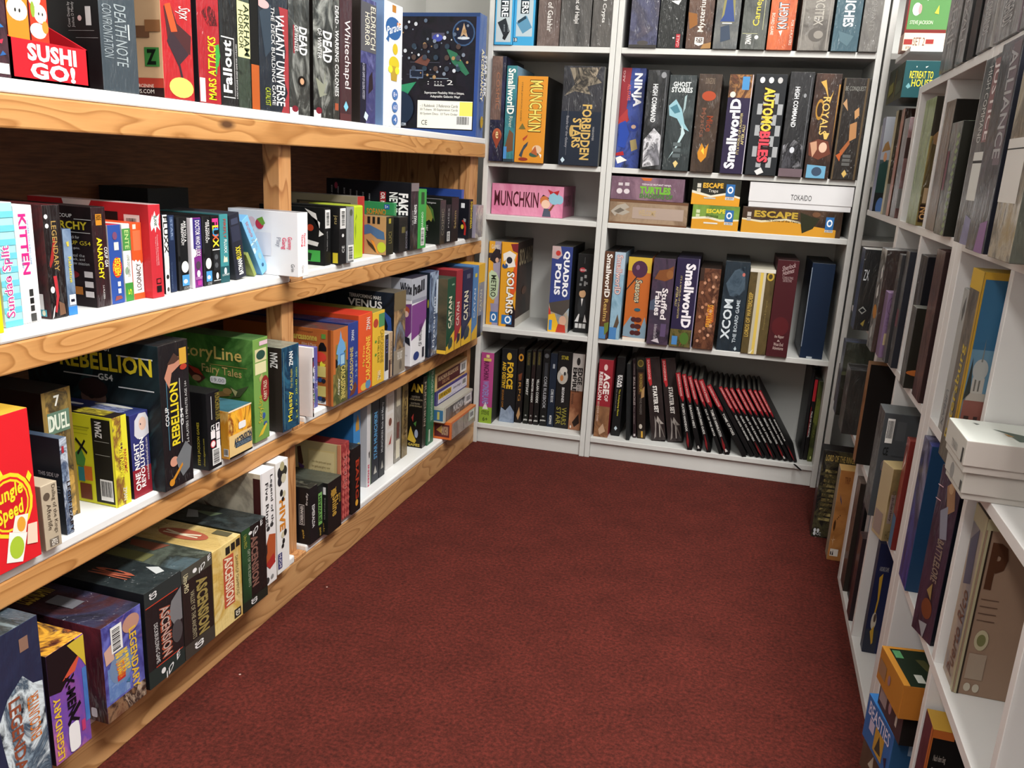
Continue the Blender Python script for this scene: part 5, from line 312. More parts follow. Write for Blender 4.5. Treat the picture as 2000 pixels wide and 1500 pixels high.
('board_game_box','brighter blue electronics-kit box with player picture, narrow bookcase uppermost row','box','narrow bookcase uppermost row',-.3067,-.0106,1.39,-1.52511,0,.0706,.25,.24,{'S':'3f9fd0','L':'2f80b0','R':'12384c'},(('r','S',.12,.11,.9,.552,'b4c4cc'),('r','S',.3,.387,.7,.552,'17242c'),('t','S','ERS',.36,.392,.68,.536,'e8eef0',-90,2),('p','S',((.12,.276),(.6,.365),(.88,.221),(.45,.144)),'5a8fae'),('p','S',((.18,.298),(.55,.365),(.6,.331),(.22,.265)),'1f3a4a'),('r','S',.02,.044,.2,.094,'1a2a34'),('t','S','1B',.03,.05,.19,.088,'dfe8ee',0,1)),''),
('board_game_box','dusky brown-grey expansion box with gothic white title, narrow bookcase uppermost row','box','narrow bookcase uppermost row',-.2276,.0054,1.39,-1.52511,0,.074,.22,.25,{'S':'a:5a4c48,6b5c57,463a38:6:80:1'},(('t','S','Lord of Galahir',.42,.205,.66,.832,'dcd8d4',-90,1),('t','S','Expansion',.7,.256,.78,.448,'8a807c',-90,0)),''),
('board_game_box','ash-grey expansion box with gothic white title, narrow bookcase uppermost row','box','narrow bookcase uppermost row',-.1374,.0026,1.39,-1.52511,0,.0997,.22,.25,{'S':'a:4c4a49,5c5a58,3a3938:6:81:1'},(('t','S','Servant of Halpi',.42,.318,.6,.828,'dcdad8',-90,1),),''),
('board_game_box','soot-grey expansion box, last before the divider, gothic title, narrow bookcase uppermost row','box','narrow bookcase uppermost row',-.0512,-.0002,1.39,-1.52511,0,.0633,.22,.25,{'S':'a:464443,565350,353433:6:82:1'},(('t','S','Eternal Crypts',.45,.33,.68,.888,'dcdad8',-90,1),),''),
('board_game_box','wrapped midnight blue box with orange emblem at its foot','box','narrow bookcase second row',-.3794,-.0294,1.0188,-1.52511,0,.0474,.335,.24,{'S':'a:1f2142,14162c,2a2c50:8:83:1'},(('r','S',0,.4,.75,1,'a:7a5f54,5f4a42,98807a:10:84:1'),('e','S',.55,.25,.34,.07,'a8583a'),('p','S',((.2,.24),(.55,.12),(.9,.24),(.55,.3)),'8a3f2c'),('t','S','e',.45,.22,.65,.29,'e0c890',0,1),('t','S','COSMIC',.35,.5,.6,.85,'a06a50',-90,0)),''),
('board_game_box','dark teal box with white twisting fantasy title, narrow bookcase second row','box','narrow bookcase second row',-.3341,-.0273,1.0188,-1.52511,0,.036,.3066,.24,{'S':'a:2a6a70,3f8088,235058:8:85:0','R':'7aa0bc','T':'4a6a80'},(('t','S','SmallworlD',.15,.5,.85,.97,'f0efe8',-90,2),('t','S','River',.4,.36,.75,.48,'c8d0c0',-90,0),('p','S',((.1,.14),(.5,.34),(.9,.3),(.9,.12),(.4,.1)),'6a4a34'),('r','S',0,.0,.3,.16,'4a86c4'),('r','S',0,.0,1,.03,'2a3a44')),''),
('board_game_box','bright orange box with gold title and kicking cartoon adventurer','box','narrow bookcase second row',-.2619,-.024,1.0188,-1.52511,0,.1014,.2757,.25,{'S':'d08a2c','R':'1c1a18','T':'a87a3c'},(('t','S','MUNCHKIN',.4,.36,.86,.96,'5a3a14',-90,3),('t','S','MUNCHKIN',.42,.37,.84,.95,'e3d36a',-90,1),('t','S','STEVE JACKSON GAMES',.12,.48,.18,.93,'6a5a34',-90,0),('p','S',((.1,.39),(.22,.46),(.34,.39)),'6a6234'),('p','S',((.25,.28),(.42,.33),(.4,.3),(.28,.25)),'a8442c'),('p','S',((.15,.08),(.3,.2),(.45,.25),(.42,.2),(.3,.14),(.25,.06)),'3a4450'),('e','S',.75,.16,.16,.05,'d8b898'),('e','S',.66,.1,.16,.03,'3a5a4a'),('p','S',((.82,.12),(.92,.1),(.9,.06)),'efe8e0'),('e','S',.3,.04,.16,.02,'8a3424'),('p','S',((.55,.12),(.7,.2),(.8,.08)),'a85a34')),''),
('board_game_box','wide black space box with gold capitals, scarred by wrap','box','narrow bookcase second row',-.0939,-.0163,1.0188,-1.52511,0,.1332,.3112,.25,{'S':'a:23242a,2e2f36,1a1b20:5:86:1','R':'7a7a76','L':'1a1a1c'},(('p','S',((.15,.98),(.9,.99),(.8,.9),(.95,.84),(.6,.8),(.7,.72),(.3,.75),(.05,.7),(.3,.82)),'a:3a3834,8a8070,1f1f20,c8b8a0:14:87:0'),('r','S',0,.0,1,.55,'1e2634'),('t','S','FORBIDDEN',.52,.06,.76,.62,'c9a860',-90,2),('t','S','STARS',.3,.18,.52,.48,'c9a860',-90,2),('t','S','WARHAMMER',.8,.26,.85,.4,'a8a8a8',-90,0),('t','S','Battle for the Galaxy',.12,.18,.2,.5,'9a9aa0',-90,0),('p','S',((.05,.05),(.1,.08),(.16,.05),(.1,.02)),'bcd0dc'),('e','S',.28,.35,.05,.06,'b89a5a'),('r','S',.17,.1,.175,.68,'8a8c90')),''),
('board_game_box','pink flat box with witch-hat cartoon and dark red title','box','narrow bookcase middle shelf',-.2776,.0373,.8383,-1.52511,0,.2569,.106,.22,{'S':'a:cc7a9a,d68eaa,c06a8c:5:88:0','R':'a05a78','T':'b87a90'},(('t','S','MUNCHKIN',.04,.28,.66,.78,'4a1622',0,1),('p','S',((.68,.58),(.72,.72),(.82,.6)),'1c1a20'),('e','S',.74,.52,.06,.16,'c07040'),('e','S',.76,.42,.06,.14,'e4c0a8'),('p','S',((.72,.02),(.84,.02),(.82,.28),(.74,.28)),'4a5060'),('p','S',((.8,.22),(.88,.5),(.9,.48),(.83,.2)),'7a4a2c'),('e','S',.88,.62,.08,.2,'8ab8cc'),('e','S',.95,.58,.05,.14,'8ab8cc'),('p','S',((.78,.9),(.86,.82),(.94,.88),(.92,.72),(.86,.8),(.82,.74)),'b0282c'),('t','R','MUNCHKIN',.05,.36,.6,.72,'4a2030',0,0),('p','R',((.75,.3),(.95,.3),(.9,.8),(.8,.8)),'7a5060')),''),
('board_game_box','yellow and mauve railway box with green cloud title, narrow bookcase fourth row','box','narrow bookcase fourth row',-.383,.0279,.4419,-1.52511,0,.0453,.3017,.2246,{'S':'d2982c','T':'8a8a86','L':'9a7a3c'},(('p','S',((.5,1),(1,1),(1,.0),(.4,0),(.7,.4),(.4,.7)),'9a92a4'),('r','S',0,.8,1,.86,'3a3034'),('p','S',((.3,.86),(.6,.92),(.95,.9),(.9,.76),(.5,.74),(.1,.78)),'2a2228'),('e','S',.7,.78,.14,.03,'c8a088'),('t','S','GAMES',.2,.91,.85,.96,'e0d8c0',0,0),('p','S',((.08,.62),(.3,.66),(.7,.63),(.95,.55),(.85,.36),(.5,.3),(.2,.34)),'b4c4a2'),('t','S','METRO',.28,.34,.72,.6,'2a3024',-90,1),('r','S',0,.0,1,.26,'8f88a0'),('p','S',((0,0),(.5,.0),(.3,.26),(0,.28)),'d0962c'),('r','S',.32,.03,.95,.16,'2f68a4'),('e','S',.62,.095,.2,.045,'e8eef4'),('e','S',.62,.095,.12,.028,'2f68a4')),''),
('board_game_box','tall orange-yellow racing box with bold white title, dark starry side','box','narrow bookcase fourth row',-.3257,.0214,.4419,-1.52511,0,.0596,.303,.2337,{'S':'d89a2a','R':'a:3a2c26,2a2422,4a352c:5:89:0','T':'55524c'},(('p','S',((.45,0),(1,0),(1,.2),(.8,.3)),'231a20'),('p','S',((.6,.5),(1,.9),(1,.45),(.7,.3)),'d0552a'),('p','S',((.55,.98),(1,.99),(1,.88),(.7,.9)),'7a2a30'),('p','S',((.1,.86),(.5,.9),(.9,.86),(.8,.8),(.9,.72),(.4,.7),(.15,.76)),'e2ded8'),('e','S',.5,.79,.18,.04,'2a2a34'),('e','S',.25,.72,.18,.03,'2f4a7a'),('p','S',((.1,.76),(.3,.8),(.25,.72)),'e0a83a'),('t','S','SOLARIS',.38,.15,.88,.66,'1a1416',-90,4),('t','S','SOLARIS',.4,.16,.86,.65,'f0ebe4',-90,2),('r','S',.18,.03,.82,.14,'2f68a4'),('e','S',.58,.085,.2,.045,'e8eef4'),('e','S',.58,.085,.12,.028,'2f68a4'),('t','R','SOLARIS',.1,.72,.95,.92,'a89878',0,2),('r','R',.0,.0,1,.1,'c4bfb4'),('e','R',.5,.4,.15,.05,'6a4a3a')),''),
('board_game_box','tall blue city-building box with blocky white title, narrow bookcase fourth row','box','narrow bookcase fourth row',-.1345,.0221,.4419,-1.52511,0,.0726,.303,.2418,{'S':'33407c','R':'1c1f26','T':'4a4a46'},(('r','S',0,0,1,.33,'a:8fa8b8,a89880,6a8090:10:90:0'),('p','S',((0,.34),(1,.4),(1,.3),(.7,.2),(.1,.24)),'4a4440'),('p','S',((0,.3),(.1,.24),(.15,.1),(0,.05)),'b8382c'),('p','S',((0,.2),(.3,.22),(.5,.1),(.4,0),(0,0)),'dfae2a'),('e','S',.72,.14,.18,.06,'c8a088'),('p','S',((.4,.0),(.9,.0),(.85,.09),(.5,.1)),'b03a2c'),('p','S',((0,1),(.4,1),(.5,.9),(.3,.85),(0,.86)),'b8a0a0'),('e','S',.3,.92,.12,.03,'b83a34'),('t','S','QUADRO',.55,.42,.88,.95,'eef0f4',-90,3),('t','S','POLIS',.2,.44,.5,.8,'eef0f4',-90,3),('r','S',.05,.02,.2,.14,'4a86c4')),''),
('board_game_box','black box with sketched man in a suit, beside divider','box','narrow bookcase fourth row',-.0584,.0574,.4419,-1.52511,0,.0539,.2803,.21,{'S':'1c1d1e','T':'262624'},(('e','S',.45,.5,.22,.05,'c8a078'),('p','S',((.25,.53),(.45,.57),(.68,.53),(.6,.55)),'0c0c0c'),('p','S',((.25,.44),(.65,.44),(.75,.32),(.6,.2),(.3,.2),(.18,.34)),'2c2e30'),('p','S',((.38,.44),(.45,.34),(.52,.44)),'e0e0e0'),('p','S',((.05,.14),(.3,.14),(.35,.24),(.28,.24)),'cfcfcf'),('p','S',((.62,.14),(.85,.14),(.7,.24)),'cfcfcf'),('e','S',.35,.8,.2,.03,'a83038'),('t','S','CASH N GUNS',.2,.785,.6,.81,'f0e8e8',0,1),('r','S',.25,.66,.4,.71,'8a8c8c'),('r','S',.5,.6,.62,.66,'8a8c8c'),('r','S',.5,.7,.65,.74,'9a9c9c'),('r','S',.6,.62,.75,.65,'808282'),('r','S',.2,.6,.35,.63,'808282'),('r','S',.1,.06,.3,.12,'c8c8c8'),('r','S',.35,.06,.55,.12,'c8c8c8'),('r','S',.6,.06,.8,.12,'c8c8c8'),('r','S',.45,.88,.48,.96,'5a5c5c')),''),
('board_game_box','magenta and lime box with purple title, narrow bookcase lowest row','box','narrow bookcase lowest row',-.3798,-.0098,.0768,-1.52511,0,.0482,.2685,.25,{'S':'a8457e','R':'3a3a36','T':'9a9a96'},(('r','S',0,0,1,.23,'8aa838'),('t','S','MUNCHKIN',.25,.62,.65,.9,'4a1a3a',-90,1),('t','S','WONDERLAND',.2,.27,.7,.6,'8f8ac4',-90,2),('p','S',((.25,.2),(.7,.2),(.47,.31)),'d8d4cc'),('t','S','STEVE',.2,.12,.8,.18,'3a4a20',0,1),('t','S','6+',.3,.03,.7,.09,'3a4a20',0,1),('r','S',.2,.88,.8,.92,'c8b05a'),('r','S',.4,.93,.65,.97,'d8c88a')),''),
('board_game_box','black box with bold yellow force title and icy foot','box','narrow bookcase lowest row',-.3113,.0366,.0768,-1.52511,0,.0577,.2809,.2193,{'S':'1b1c1f','T':'2a2a28'},(('t','S','FORCE',.38,.46,.8,.82,'d8ac2c',-90,3),('t','S','AND DESTINY',.08,.46,.32,.82,'d8ac2c',-90,2),('t','S','BEGINNER GAME',.12,.2,.25,.44,'a8702c',-90,0),('e','S',.5,.9,.16,.05,'d0a83a'),('p','S',((0,0),(1,0),(1,.15),(.7,.24),(.4,.16),(.1,.2)),'a:4a5a78,8a98ac,2a3446:12:91:0')),''),
('rulebook','slim black book with orange gear badge on spine, narrow bookcase lowest row','book','narrow bookcase lowest row',-.2695,.0477,.0768,-1.52511,0,.0238,.2853,.21,{'S':'1a1616'},(('e','S',.5,.88,.4,.05,'c88a2c'),('e','S',.5,.88,.2,.025,'1a1616'),('p','S',((.2,.65),(.8,.68),(.7,.58),(.3,.57)),'6a3a24'),('t','S','RPG',.3,.3,.7,.55,'a87a3c',-90,0),('p','S',((.2,.1),(.6,.22),(.8,.12),(.5,.04)),'a8825a')),'page'),
('rulebook','black-green fantasy book with white small-caps title, narrow bookcase lowest row','book','narrow bookcase lowest row',-.2409,.049,.0768,-1.52511,0,.0178,.2791,.21,{'S':'1a1c18'},(('t','S','BESTIARY',.25,.4,.75,.62,'dcdcd8',-90,1),('r','S',.15,.8,.85,.98,'2e2c22'),('t','S','PATHFINDER',.3,.81,.7,.97,'7a6c34',-90,0),('t','S','paizo',.1,.04,.9,.075,'dcdcd8',0,1),('e','S',.5,.12,.2,.012,'8a8a88')),'page'),
('rulebook','brown-black fantasy book with white small-caps title, narrow bookcase lowest row','book','narrow bookcase lowest row',-.2212,.0499,.0768,-1.52511,0,.0138,.2834,.21,{'S':'241a1a'},(('t','S','MONSTER CODEX',.25,.3,.75,.62,'dcdcd8',-90,1),('r','S',.15,.8,.85,.98,'2e2c22'),('t','S','PATHFINDER',.3,.81,.7,.97,'7a6c34',-90,0),('t','S','paizo',.1,.04,.9,.075,'dcdcd8',0,1),('e','S',.5,.12,.2,.012,'8a8a88')),'page'),
('rulebook','plain black fantasy book with white small-caps title, narrow bookcase lowest row','book','narrow bookcase lowest row',-.2016,.0508,.0768,-1.52511,0,.0177,.2853,.21,{'S':'1a1818'},(('t','S','VILLAIN CODEX',.25,.3,.75,.62,'dcdcd8',-90,1),('r','S',.15,.8,.85,.98,'2e2c22'),('t','S','PATHFINDER',.3,.81,.7,.97,'7a6c34',-90,0),('t','S','paizo',.1,.04,.9,.075,'dcdcd8',0,1),('e','S',.5,.12,.2,.012,'8a8a88')),'page'),
('rulebook','thicker black book with grey disc and grey capitals, narrow bookcase lowest row','book','narrow bookcase lowest row',-.1742,.0521,.0768,-1.52511,0,.0254,.2878,.21,{'S':'171718'},(('e','S',.5,.93,.32,.03,'5a5c60'),('r','S',.3,.66,.75,.84,'33353a'),('t','S','CORE RULEBOOK',.3,.24,.75,.66,'b8bac0',-90,0),('t','S','paizo',.1,.06,.9,.09,'dcdcd8',0,1),('e','S',.5,.13,.2,.012,'8a8a88')),'page'),
('rulebook','navy hardback with white badge at foot of spine, narrow bookcase lowest row','book','narrow bookcase lowest row',-.1469,.0533,.0768,-1.52511,0,.0253,.2793,.21,{'S':'1c2534'},(('t','S','CORE BOOK',.35,.34,.75,.52,'d0d4d8',-90,1),('r','S',.4,.8,.7,.86,'9aa0a8'),('t','S','MODIPHIUS',.35,.04,.7,.16,'e0e2e4',-90,1)),'page'),
('board_game_box','black box with white rolling robot picture and outlined foot title','box','narrow bookcase lowest row',-.1063,.0552,.0768,-1.52511,0,.0522,.2898,.21,{'S':'1c1b1b','T':'262524'},(('e','S',.4,.68,.38,.1,'a8a49c'),('e','S',.45,.76,.26,.05,'c8c4bc'),('e','S',.55,.72,.08,.025,'2a2a2c'),('e','S',.35,.66,.12,.04,'b07040'),('t','S','STAR',.25,.9,.75,.95,'c8b83a',0,1),('t','S','BEGINNER',.42,.34,.6,.54,'d8d8d8',-90,1),('t','S','STAR',.12,.05,.45,.28,'8a8238',-90,1),('t','S','WARS',.5,.05,.85,.28,'8a8238',-90,1)),''),
('board_game_box','grey-white to rust box with bold black title, narrow bookcase lowest row','box','narrow bookcase lowest row',-.0562,.0572,.0768,-1.52511,0,.0441,.2881,.2103,{'S':'a:8a5a40,7a4a34,a87858:8:95:0','T':'3a3836'},(('r','S',0,.52,1,1,'b9b4b0'),('t','S','EDGE',.5,.6,.9,.82,'1c1a1a',-90,3),('t','S','EMPIRE',.1,.5,.45,.82,'1c1a1a',-90,3),('t','S','OF THE',.5,.5,.7,.59,'1c1a1a',-90,1),('e','S',.5,.9,.15,.05,'2a2828'),('t','S','BEGINNER',.12,.34,.28,.48,'4a342a',-90,0),('p','S',((.3,.1),(.8,.22),(.9,.1),(.5,.04)),'2a1e1a'),('e','S',.2,.04,.06,.02,'d8d0c8')),''),
('board_game_box','storm-purple box crowded with grey figures, wide bookcase uppermost row','box','wide bookcase uppermost row',.0844,-.0016,1.39,-1.52511,0,.0874,.27,.26,{'S':'a:2c3048,4a4c68,3a3a4c,5a5460:10:100:1'},(('r','S',0,.0,1,.031,'3a3836'),('e','S',.5,.051,.2,.026,'4a4644')),''),
('board_game_box','black box with small red strip by its foot, wide bookcase uppermost row','box','wide bookcase uppermost row',.1697,.0071,1.39,-1.52511,0,.0783,.27,.26,{'S':'w:1f2222'},(('r','S',.72,.01,.88,.156,'a8202c'),('t','S','GALE',.75,.021,.86,.146,'e0b8b8',90,0),('p','S',((.4,.51),(.8,.52),(.7,.468)),'d8d8d8'),('e','S',.62,.114,.04,.008,'e0e0e0')),''),
('board_game_box','brown mystery box with white serif title and shield badge','box','wide bookcase uppermost row',.257,.0097,1.39,-1.52511,0,.0771,.27,.26,{'S':'a:4a3832,5c4438,3a2c28:8:101:1'},(('t','S','Mysterium',.42,.183,.72,.574,'dcd4cc',90,1),('p','S',((0,.391),(.35,.376),(.4,.261),(.1,.209)),'8a5a2c'),('p','S',((.6,.0),(1,.01),(1,.073),(.7,.052)),'a07a4c'),('p','S',((.35,.125),(.7,.125),(.7,.052),(.52,.031),(.35,.052)),'d8d4d0'),('t','S','AEG',.4,.063,.66,.115,'4a3a34',90,2)),''),
('board_game_box','pewter box with blue and gold statue picture, wide bookcase uppermost row','box','wide bookcase uppermost row',.3385,.007,1.39,-1.52511,0,.0727,.27,.26,{'S':'a:6a6c6a,54585a,7a7a72:7:102:1'},(('p','S',((.3,.519),(.75,.519),(.8,.286),(.25,.286)),'8a8452'),('p','S',((.4,.519),(.65,.519),(.75,.364),(.8,.291),(.2,.291),(.35,.364)),'34487e'),('r','S',.3,.27,.7,.281,'d8d8d4'),('p','S',((.25,.234),(.6,.26),(.7,.104),(.3,.073)),'3a4658')),''),
('board_game_box','grey-green box with yellow script and thin line border, wide bookcase uppermost row','box','wide bookcase uppermost row',.4214,.0073,1.39,-1.52511,0,.0746,.27,.26,{'S':'a:4c504e,3e4240,565a56:7:103:1'},(('t','S','Carnegie',.42,.249,.75,.623,'cdbf4a',84,1),('r','S',.05,.166,.65,.171,'b8b890'),('r','S',.82,.208,.84,.519,'b8b890'),('t','S','ZMAN',.2,.052,.42,.156,'d8d8d4',90,2),('e','S',.62,.13,.08,.021,'d8d8d4')),''),
('board_game_box','orange-red knight box with metallic title, wide bookcase uppermost row','box','wide bookcase uppermost row',.5006,.0109,1.39,-1.52511,0,.075,.27,.26,{'S':'a:b0532c,c4643a,983f22:6:104:1'},(('t','S','KNIGHT',.3,.219,.72,.5,'4a4c50',90,3),('t','S','KNIGHT',.34,.224,.68,.495,'c8ccd0',90,1),('t','S','BOARD GAME',.08,.156,.2,.386,'e8d0c0',-90,1),('t','S','FOR 1-4 PLAYERS',.85,.052,.95,.313,'e8d0c0',-90,0),('p','S',((.4,.198),(.55,.208),(.5,.146)),'e8d8c8')),''),
('board_game_box','pewter-grey carved-relief box with raised lettering, wide bookcase uppermost row','box','wide bookcase uppermost row',.5978,.0153,1.39,-1.52511,0,.0899,.27,.26,{'S':'a:6a6662,7c7872,524e4a:9:105:1'},(('r','S',.06,.021,.1,.523,'8a8680'),('r','S',.88,.021,.92,.523,'8a8680'),('t','S','ARCITEX',.42,.262,.72,.602,'a8a49c',-90,1),('e','S',.55,.167,.25,.073,'5a5652'),('e','S',.62,.167,.15,.042,'8a857e')),''),
('board_game_box','slate teal box with heavy white capitals, wide bookcase uppermost row','box','wide bookcase uppermost row',.687,.0194,1.39,-1.52511,0,.0739,.27,.26,{'S':'a:34505c,3f5c68,2a4450:6:106:1'},(('t','S','RICHES',.32,.252,.72,.578,'e6eaec',-90,2),('p','S',((.2,.21),(.8,.158),(.6,.053),(.3,.105)),'546e78')),''),
('board_game_box','smoke grey box at the row end, faint grey lettering','box','wide bookcase uppermost row',.7542,.0225,1.39,-1.52511,0,.0521,.27,.26,{'S':'a:62605e,706e6a,525050:6:107:1'},(('t','S','QUANTS',.35,.211,.65,.528,'8a8884',-90,0),),''),
('board_game_box','blue and red ninja box with jagged white title, wide bookcase second row','box','wide bookcase second row',.0558,.0626,1.0188,-1.52511,0,.0783,.3171,.21,{'S':'a:2c3f86,26346c,3a4f9c,1f2848:8:108:1','T':'22304e'},(('p','S',((0,1),(.4,1),(.3,.6),(.45,.48),(0,.46)),'8e2e36'),('p','S',((.0,.5),(.35,.6),(.4,.47),(0,.44)),'a83a3a'),('t','S','NINJA',.45,.62,.88,.95,'eef0f4',-80,3),('t','S','ALL STARS',.28,.68,.42,.84,'d86a60',-80,1),('e','S',.65,.42,.22,.05,'2c3f8c'),('e','S',.66,.42,.1,.02,'c8a890'),('p','S',((.05,.45),(.3,.48),(.5,.35),(.35,.2),(.05,.22)),'2a48a0'),('p','S',((.55,.28),(.8,.3),(.9,.2),(.65,.17)),'a89868'),('p','S',((0,.1),(.2,.12),(.5,.08),(.1,.04)),'e4e0dc'),('p','S',((0,.15),(.3,.17),(.35,.13),(0,.12)),'a8262c'),('t','S','AEG',.05,.86,.14,.97,'d8b8b8',90,0)),''),
('board_game_box','black and silver command box with white title, first of two','box','wide bookcase second row',.1461,-.0053,1.0188,-1.52511,0,.0665,.3054,.25,{'S':'a:2c2e30,1c1e20,4a4c50:8:109:1','T':'2a2a2a'},(('t','S','HIGH COMMAND',.28,.48,.52,.86,'e0e2e4',-90,2),('p','S',((.05,.3),(.5,.42),(.85,.35),(.9,.05),(.1,.02)),'a:8a8a92,5a5a60,d8d8de,2a2a2c:12:110:0'),('r','S',.86,.1,.9,.95,'5a5c60'),('e','S',.75,.95,.12,.03,'8a8c90')),''),
('board_game_box','grey ghost box with pale spirit and white title at top','box','wide bookcase second row',.2243,-.0018,1.0188,-1.52511,0,.0836,.292,.25,{'S':'a:3a4244,2c3436,4a5456:6:111:1','T':'303434'},(('t','S','GHOST',.15,.88,.8,.93,'dfe6e4',0,2),('t','S','STORIES',.1,.82,.88,.875,'dfe6e4',0,2),('p','S',((.05,.68),(.3,.75),(.55,.65),(.7,.5),(.9,.42),(.6,.46),(.4,.55),(.1,.58)),'8fb8c4'),('p','S',((.1,.66),(.35,.7),(.5,.62),(.3,.6)),'4a7a8a'),('p','S',((.6,.5),(.75,.4),(.5,.25),(.2,.12),(.45,.26),(.6,.38)),'b8d0d4'),('p','S',((.62,.78),(.7,.8),(.68,.66),(.6,.6)),'9ab0b4'),('r','S',.35,.26,.65,.3,'5a6466'),('r','S',.35,.2,.65,.24,'5a6466'),('r','S',.35,.14,.65,.18,'5a6466'),('p','S',((.4,.08),(.5,.11),(.6,.08),(.5,.03)),'d8c080')),''),
('board_game_box','brown mouse-tale box with faded red lettering and flame, wide bookcase second row','box','wide bookcase second row',.3081,.0021,1.0188,-1.52511,0,.0711,.2974,.25,{'S':'a:352a24,45362c,28201c:7:112:1','T':'1c1a18'},(('t','S','Mice',.5,.42,.78,.58,'8a4028',-88,1),('t','S','Mystics',.2,.36,.45,.66,'7a5040',-88,1),('e','S',.5,.78,.3,.05,'a8482c'),('p','S',((.25,.2),(.4,.3),(.55,.24),(.7,.3),(.65,.16),(.45,.1),(.3,.14)),'c8862c'),('p','S',((.4,.22),(.5,.26),(.55,.18)),'e8c84a'),('t','S','DUNGEONS',.3,.9,.7,.96,'8a7a6a',0,0)),''),
('board_game_box','deep purple box with white fantasy title and portrait band','box','wide bookcase second row',.4018,.0064,1.0188,-1.52511,0,.0716,.2983,.25,{'S':'2c2440','T':'262036'},(('r','S',0,.77,1,1,'a:7a4a34,4a3428,a8784a,2c2020:16:113:0'),('r','S',.55,.85,.85,.98,'4a8ac0'),('e','S',.2,.8,.12,.03,'d8d0c4'),('t','S','SmallworlD',.14,.05,.6,.76,'f0eef0',90,3),('t','S',"IT'S A WORLD OF LAUGHTER",.62,.2,.72,.62,'d8c88a',90,0),('t','S','AFTER ALL!',.76,.3,.88,.5,'d8c88a',90,1),('r','S',.96,0,.99,1,'c8c4cc')),''),
('board_game_box','black chequered-flag racing box with red-yellow lettering, wide bookcase second row','box','wide bookcase second row',.4908,.0104,1.0188,-1.52511,0,.0939,.3018,.25,{'S':'23262a','T':'2a2a2a'},(('r','S',.16,.185,.32,.29,'9ea1a4'),('r','S',.16,.395,.32,.5,'9ea1a4'),('r','S',.16,.605,.32,.71,'9ea1a4'),('r','S',.32,.08,.48,.185,'9ea1a4'),('r','S',.32,.29,.48,.395,'9ea1a4'),('r','S',.32,.5,.48,.605,'9ea1a4'),('r','S',.32,.71,.48,.815,'9ea1a4'),('r','S',.48,.185,.64,.29,'9ea1a4'),('r','S',.48,.395,.64,.5,'9ea1a4'),('r','S',.48,.605,.64,.71,'9ea1a4'),('r','S',.64,.08,.8,.185,'9ea1a4'),('r','S',.64,.29,.8,.395,'9ea1a4'),('r','S',.64,.5,.8,.605,'9ea1a4'),('r','S',.64,.71,.8,.815,'9ea1a4'),('r','S',.8,.185,.96,.29,'9ea1a4'),('r','S',.8,.395,.96,.5,'9ea1a4'),('r','S',.8,.605,.96,.71,'9ea1a4'),('t','S','AUTOMOBILES',.3,.12,.7,.88,'2a1416',-88,5),('t','S','AUTOMO',.33,.44,.67,.87,'e0c44a',-88,3),('t','S','BILES',.33,.13,.67,.44,'d84a58',-88,3),('e','S',.22,.94,.08,.03,'d8d8d8'),('e','S',.5,.94,.08,.03,'d8d8d8'),('e','S',.78,.94,.08,.03,'b8b8b8'),('p','S',((.3,.04),(.5,.08),(.6,.03),(.4,.0)),'d8d8d8')),''),
('board_game_box','black command box with dark armoured figure, second of two','box','wide bookcase second row',.5808,.0145,1.0188,-1.52511,0,.0709,.3104,.25,{'S':'a:1c1d20,28292c,121314:7:114:1','T':'2a2a2a'},(('t','S','HIGH COMMAND',.26,.48,.46,.86,'dcdee0',-90,2),('p','S',((.05,.3),(.5,.36),(.9,.3),(.9,.1),(.1,.08)),'a:1a1a1e,4a4a50,0c0c0e,8a8a90:12:115:0'),('e','S',.45,.26,.1,.03,'c8ccd4'),('r','S',0,0,1,.08,'6a5a60'),('r','S',.88,.1,.91,.95,'5a5c60'),('e','S',.7,.78,.06,.02,'8a8c90')),''),
('board_game_box','dark brown royal box with gold crest, woman portrait, wide bookcase second row','box','wide bookcase second row',.658,.0181,1.0188,-1.52511,0,.0745,.3079,.25,{'S':'a:3c2820,2c1d18,4a3228:5:116:1','T':'2c221c'},(('t','S','ROYALS',.38,.42,.68,.78,'d8b464',-88,1),('p','S',((.2,.92),(.4,.94),(.6,.75),(.75,.84),(.65,.72),(.4,.86)),'c8a050'),('e','S',.3,.66,.16,.1,'a87c34'),('e','S',.3,.66,.11,.07,'33221a'),('p','S',((.55,.44),(.8,.44),(.72,.38),(.62,.38)),'d8b464'),('p','S',((.05,.34),(.4,.38),(.8,.36),(.95,.24),(.5,.18),(.1,.22)),'6a3a2c'),('e','S',.62,.3,.16,.05,'d8b49c'),('p','S',((.1,.34),(.35,.36),(.4,.28),(.25,.2)),'c09478'),('p','S',((.1,.0),(.85,.0),(.85,.12),(.1,.13)),'6aa0c0'),('e','S',.5,.065,.2,.045,'3a4a60'),('p','S',((.95,.3),(.98,.9),(.92,.9)),'a87a3a')),''),
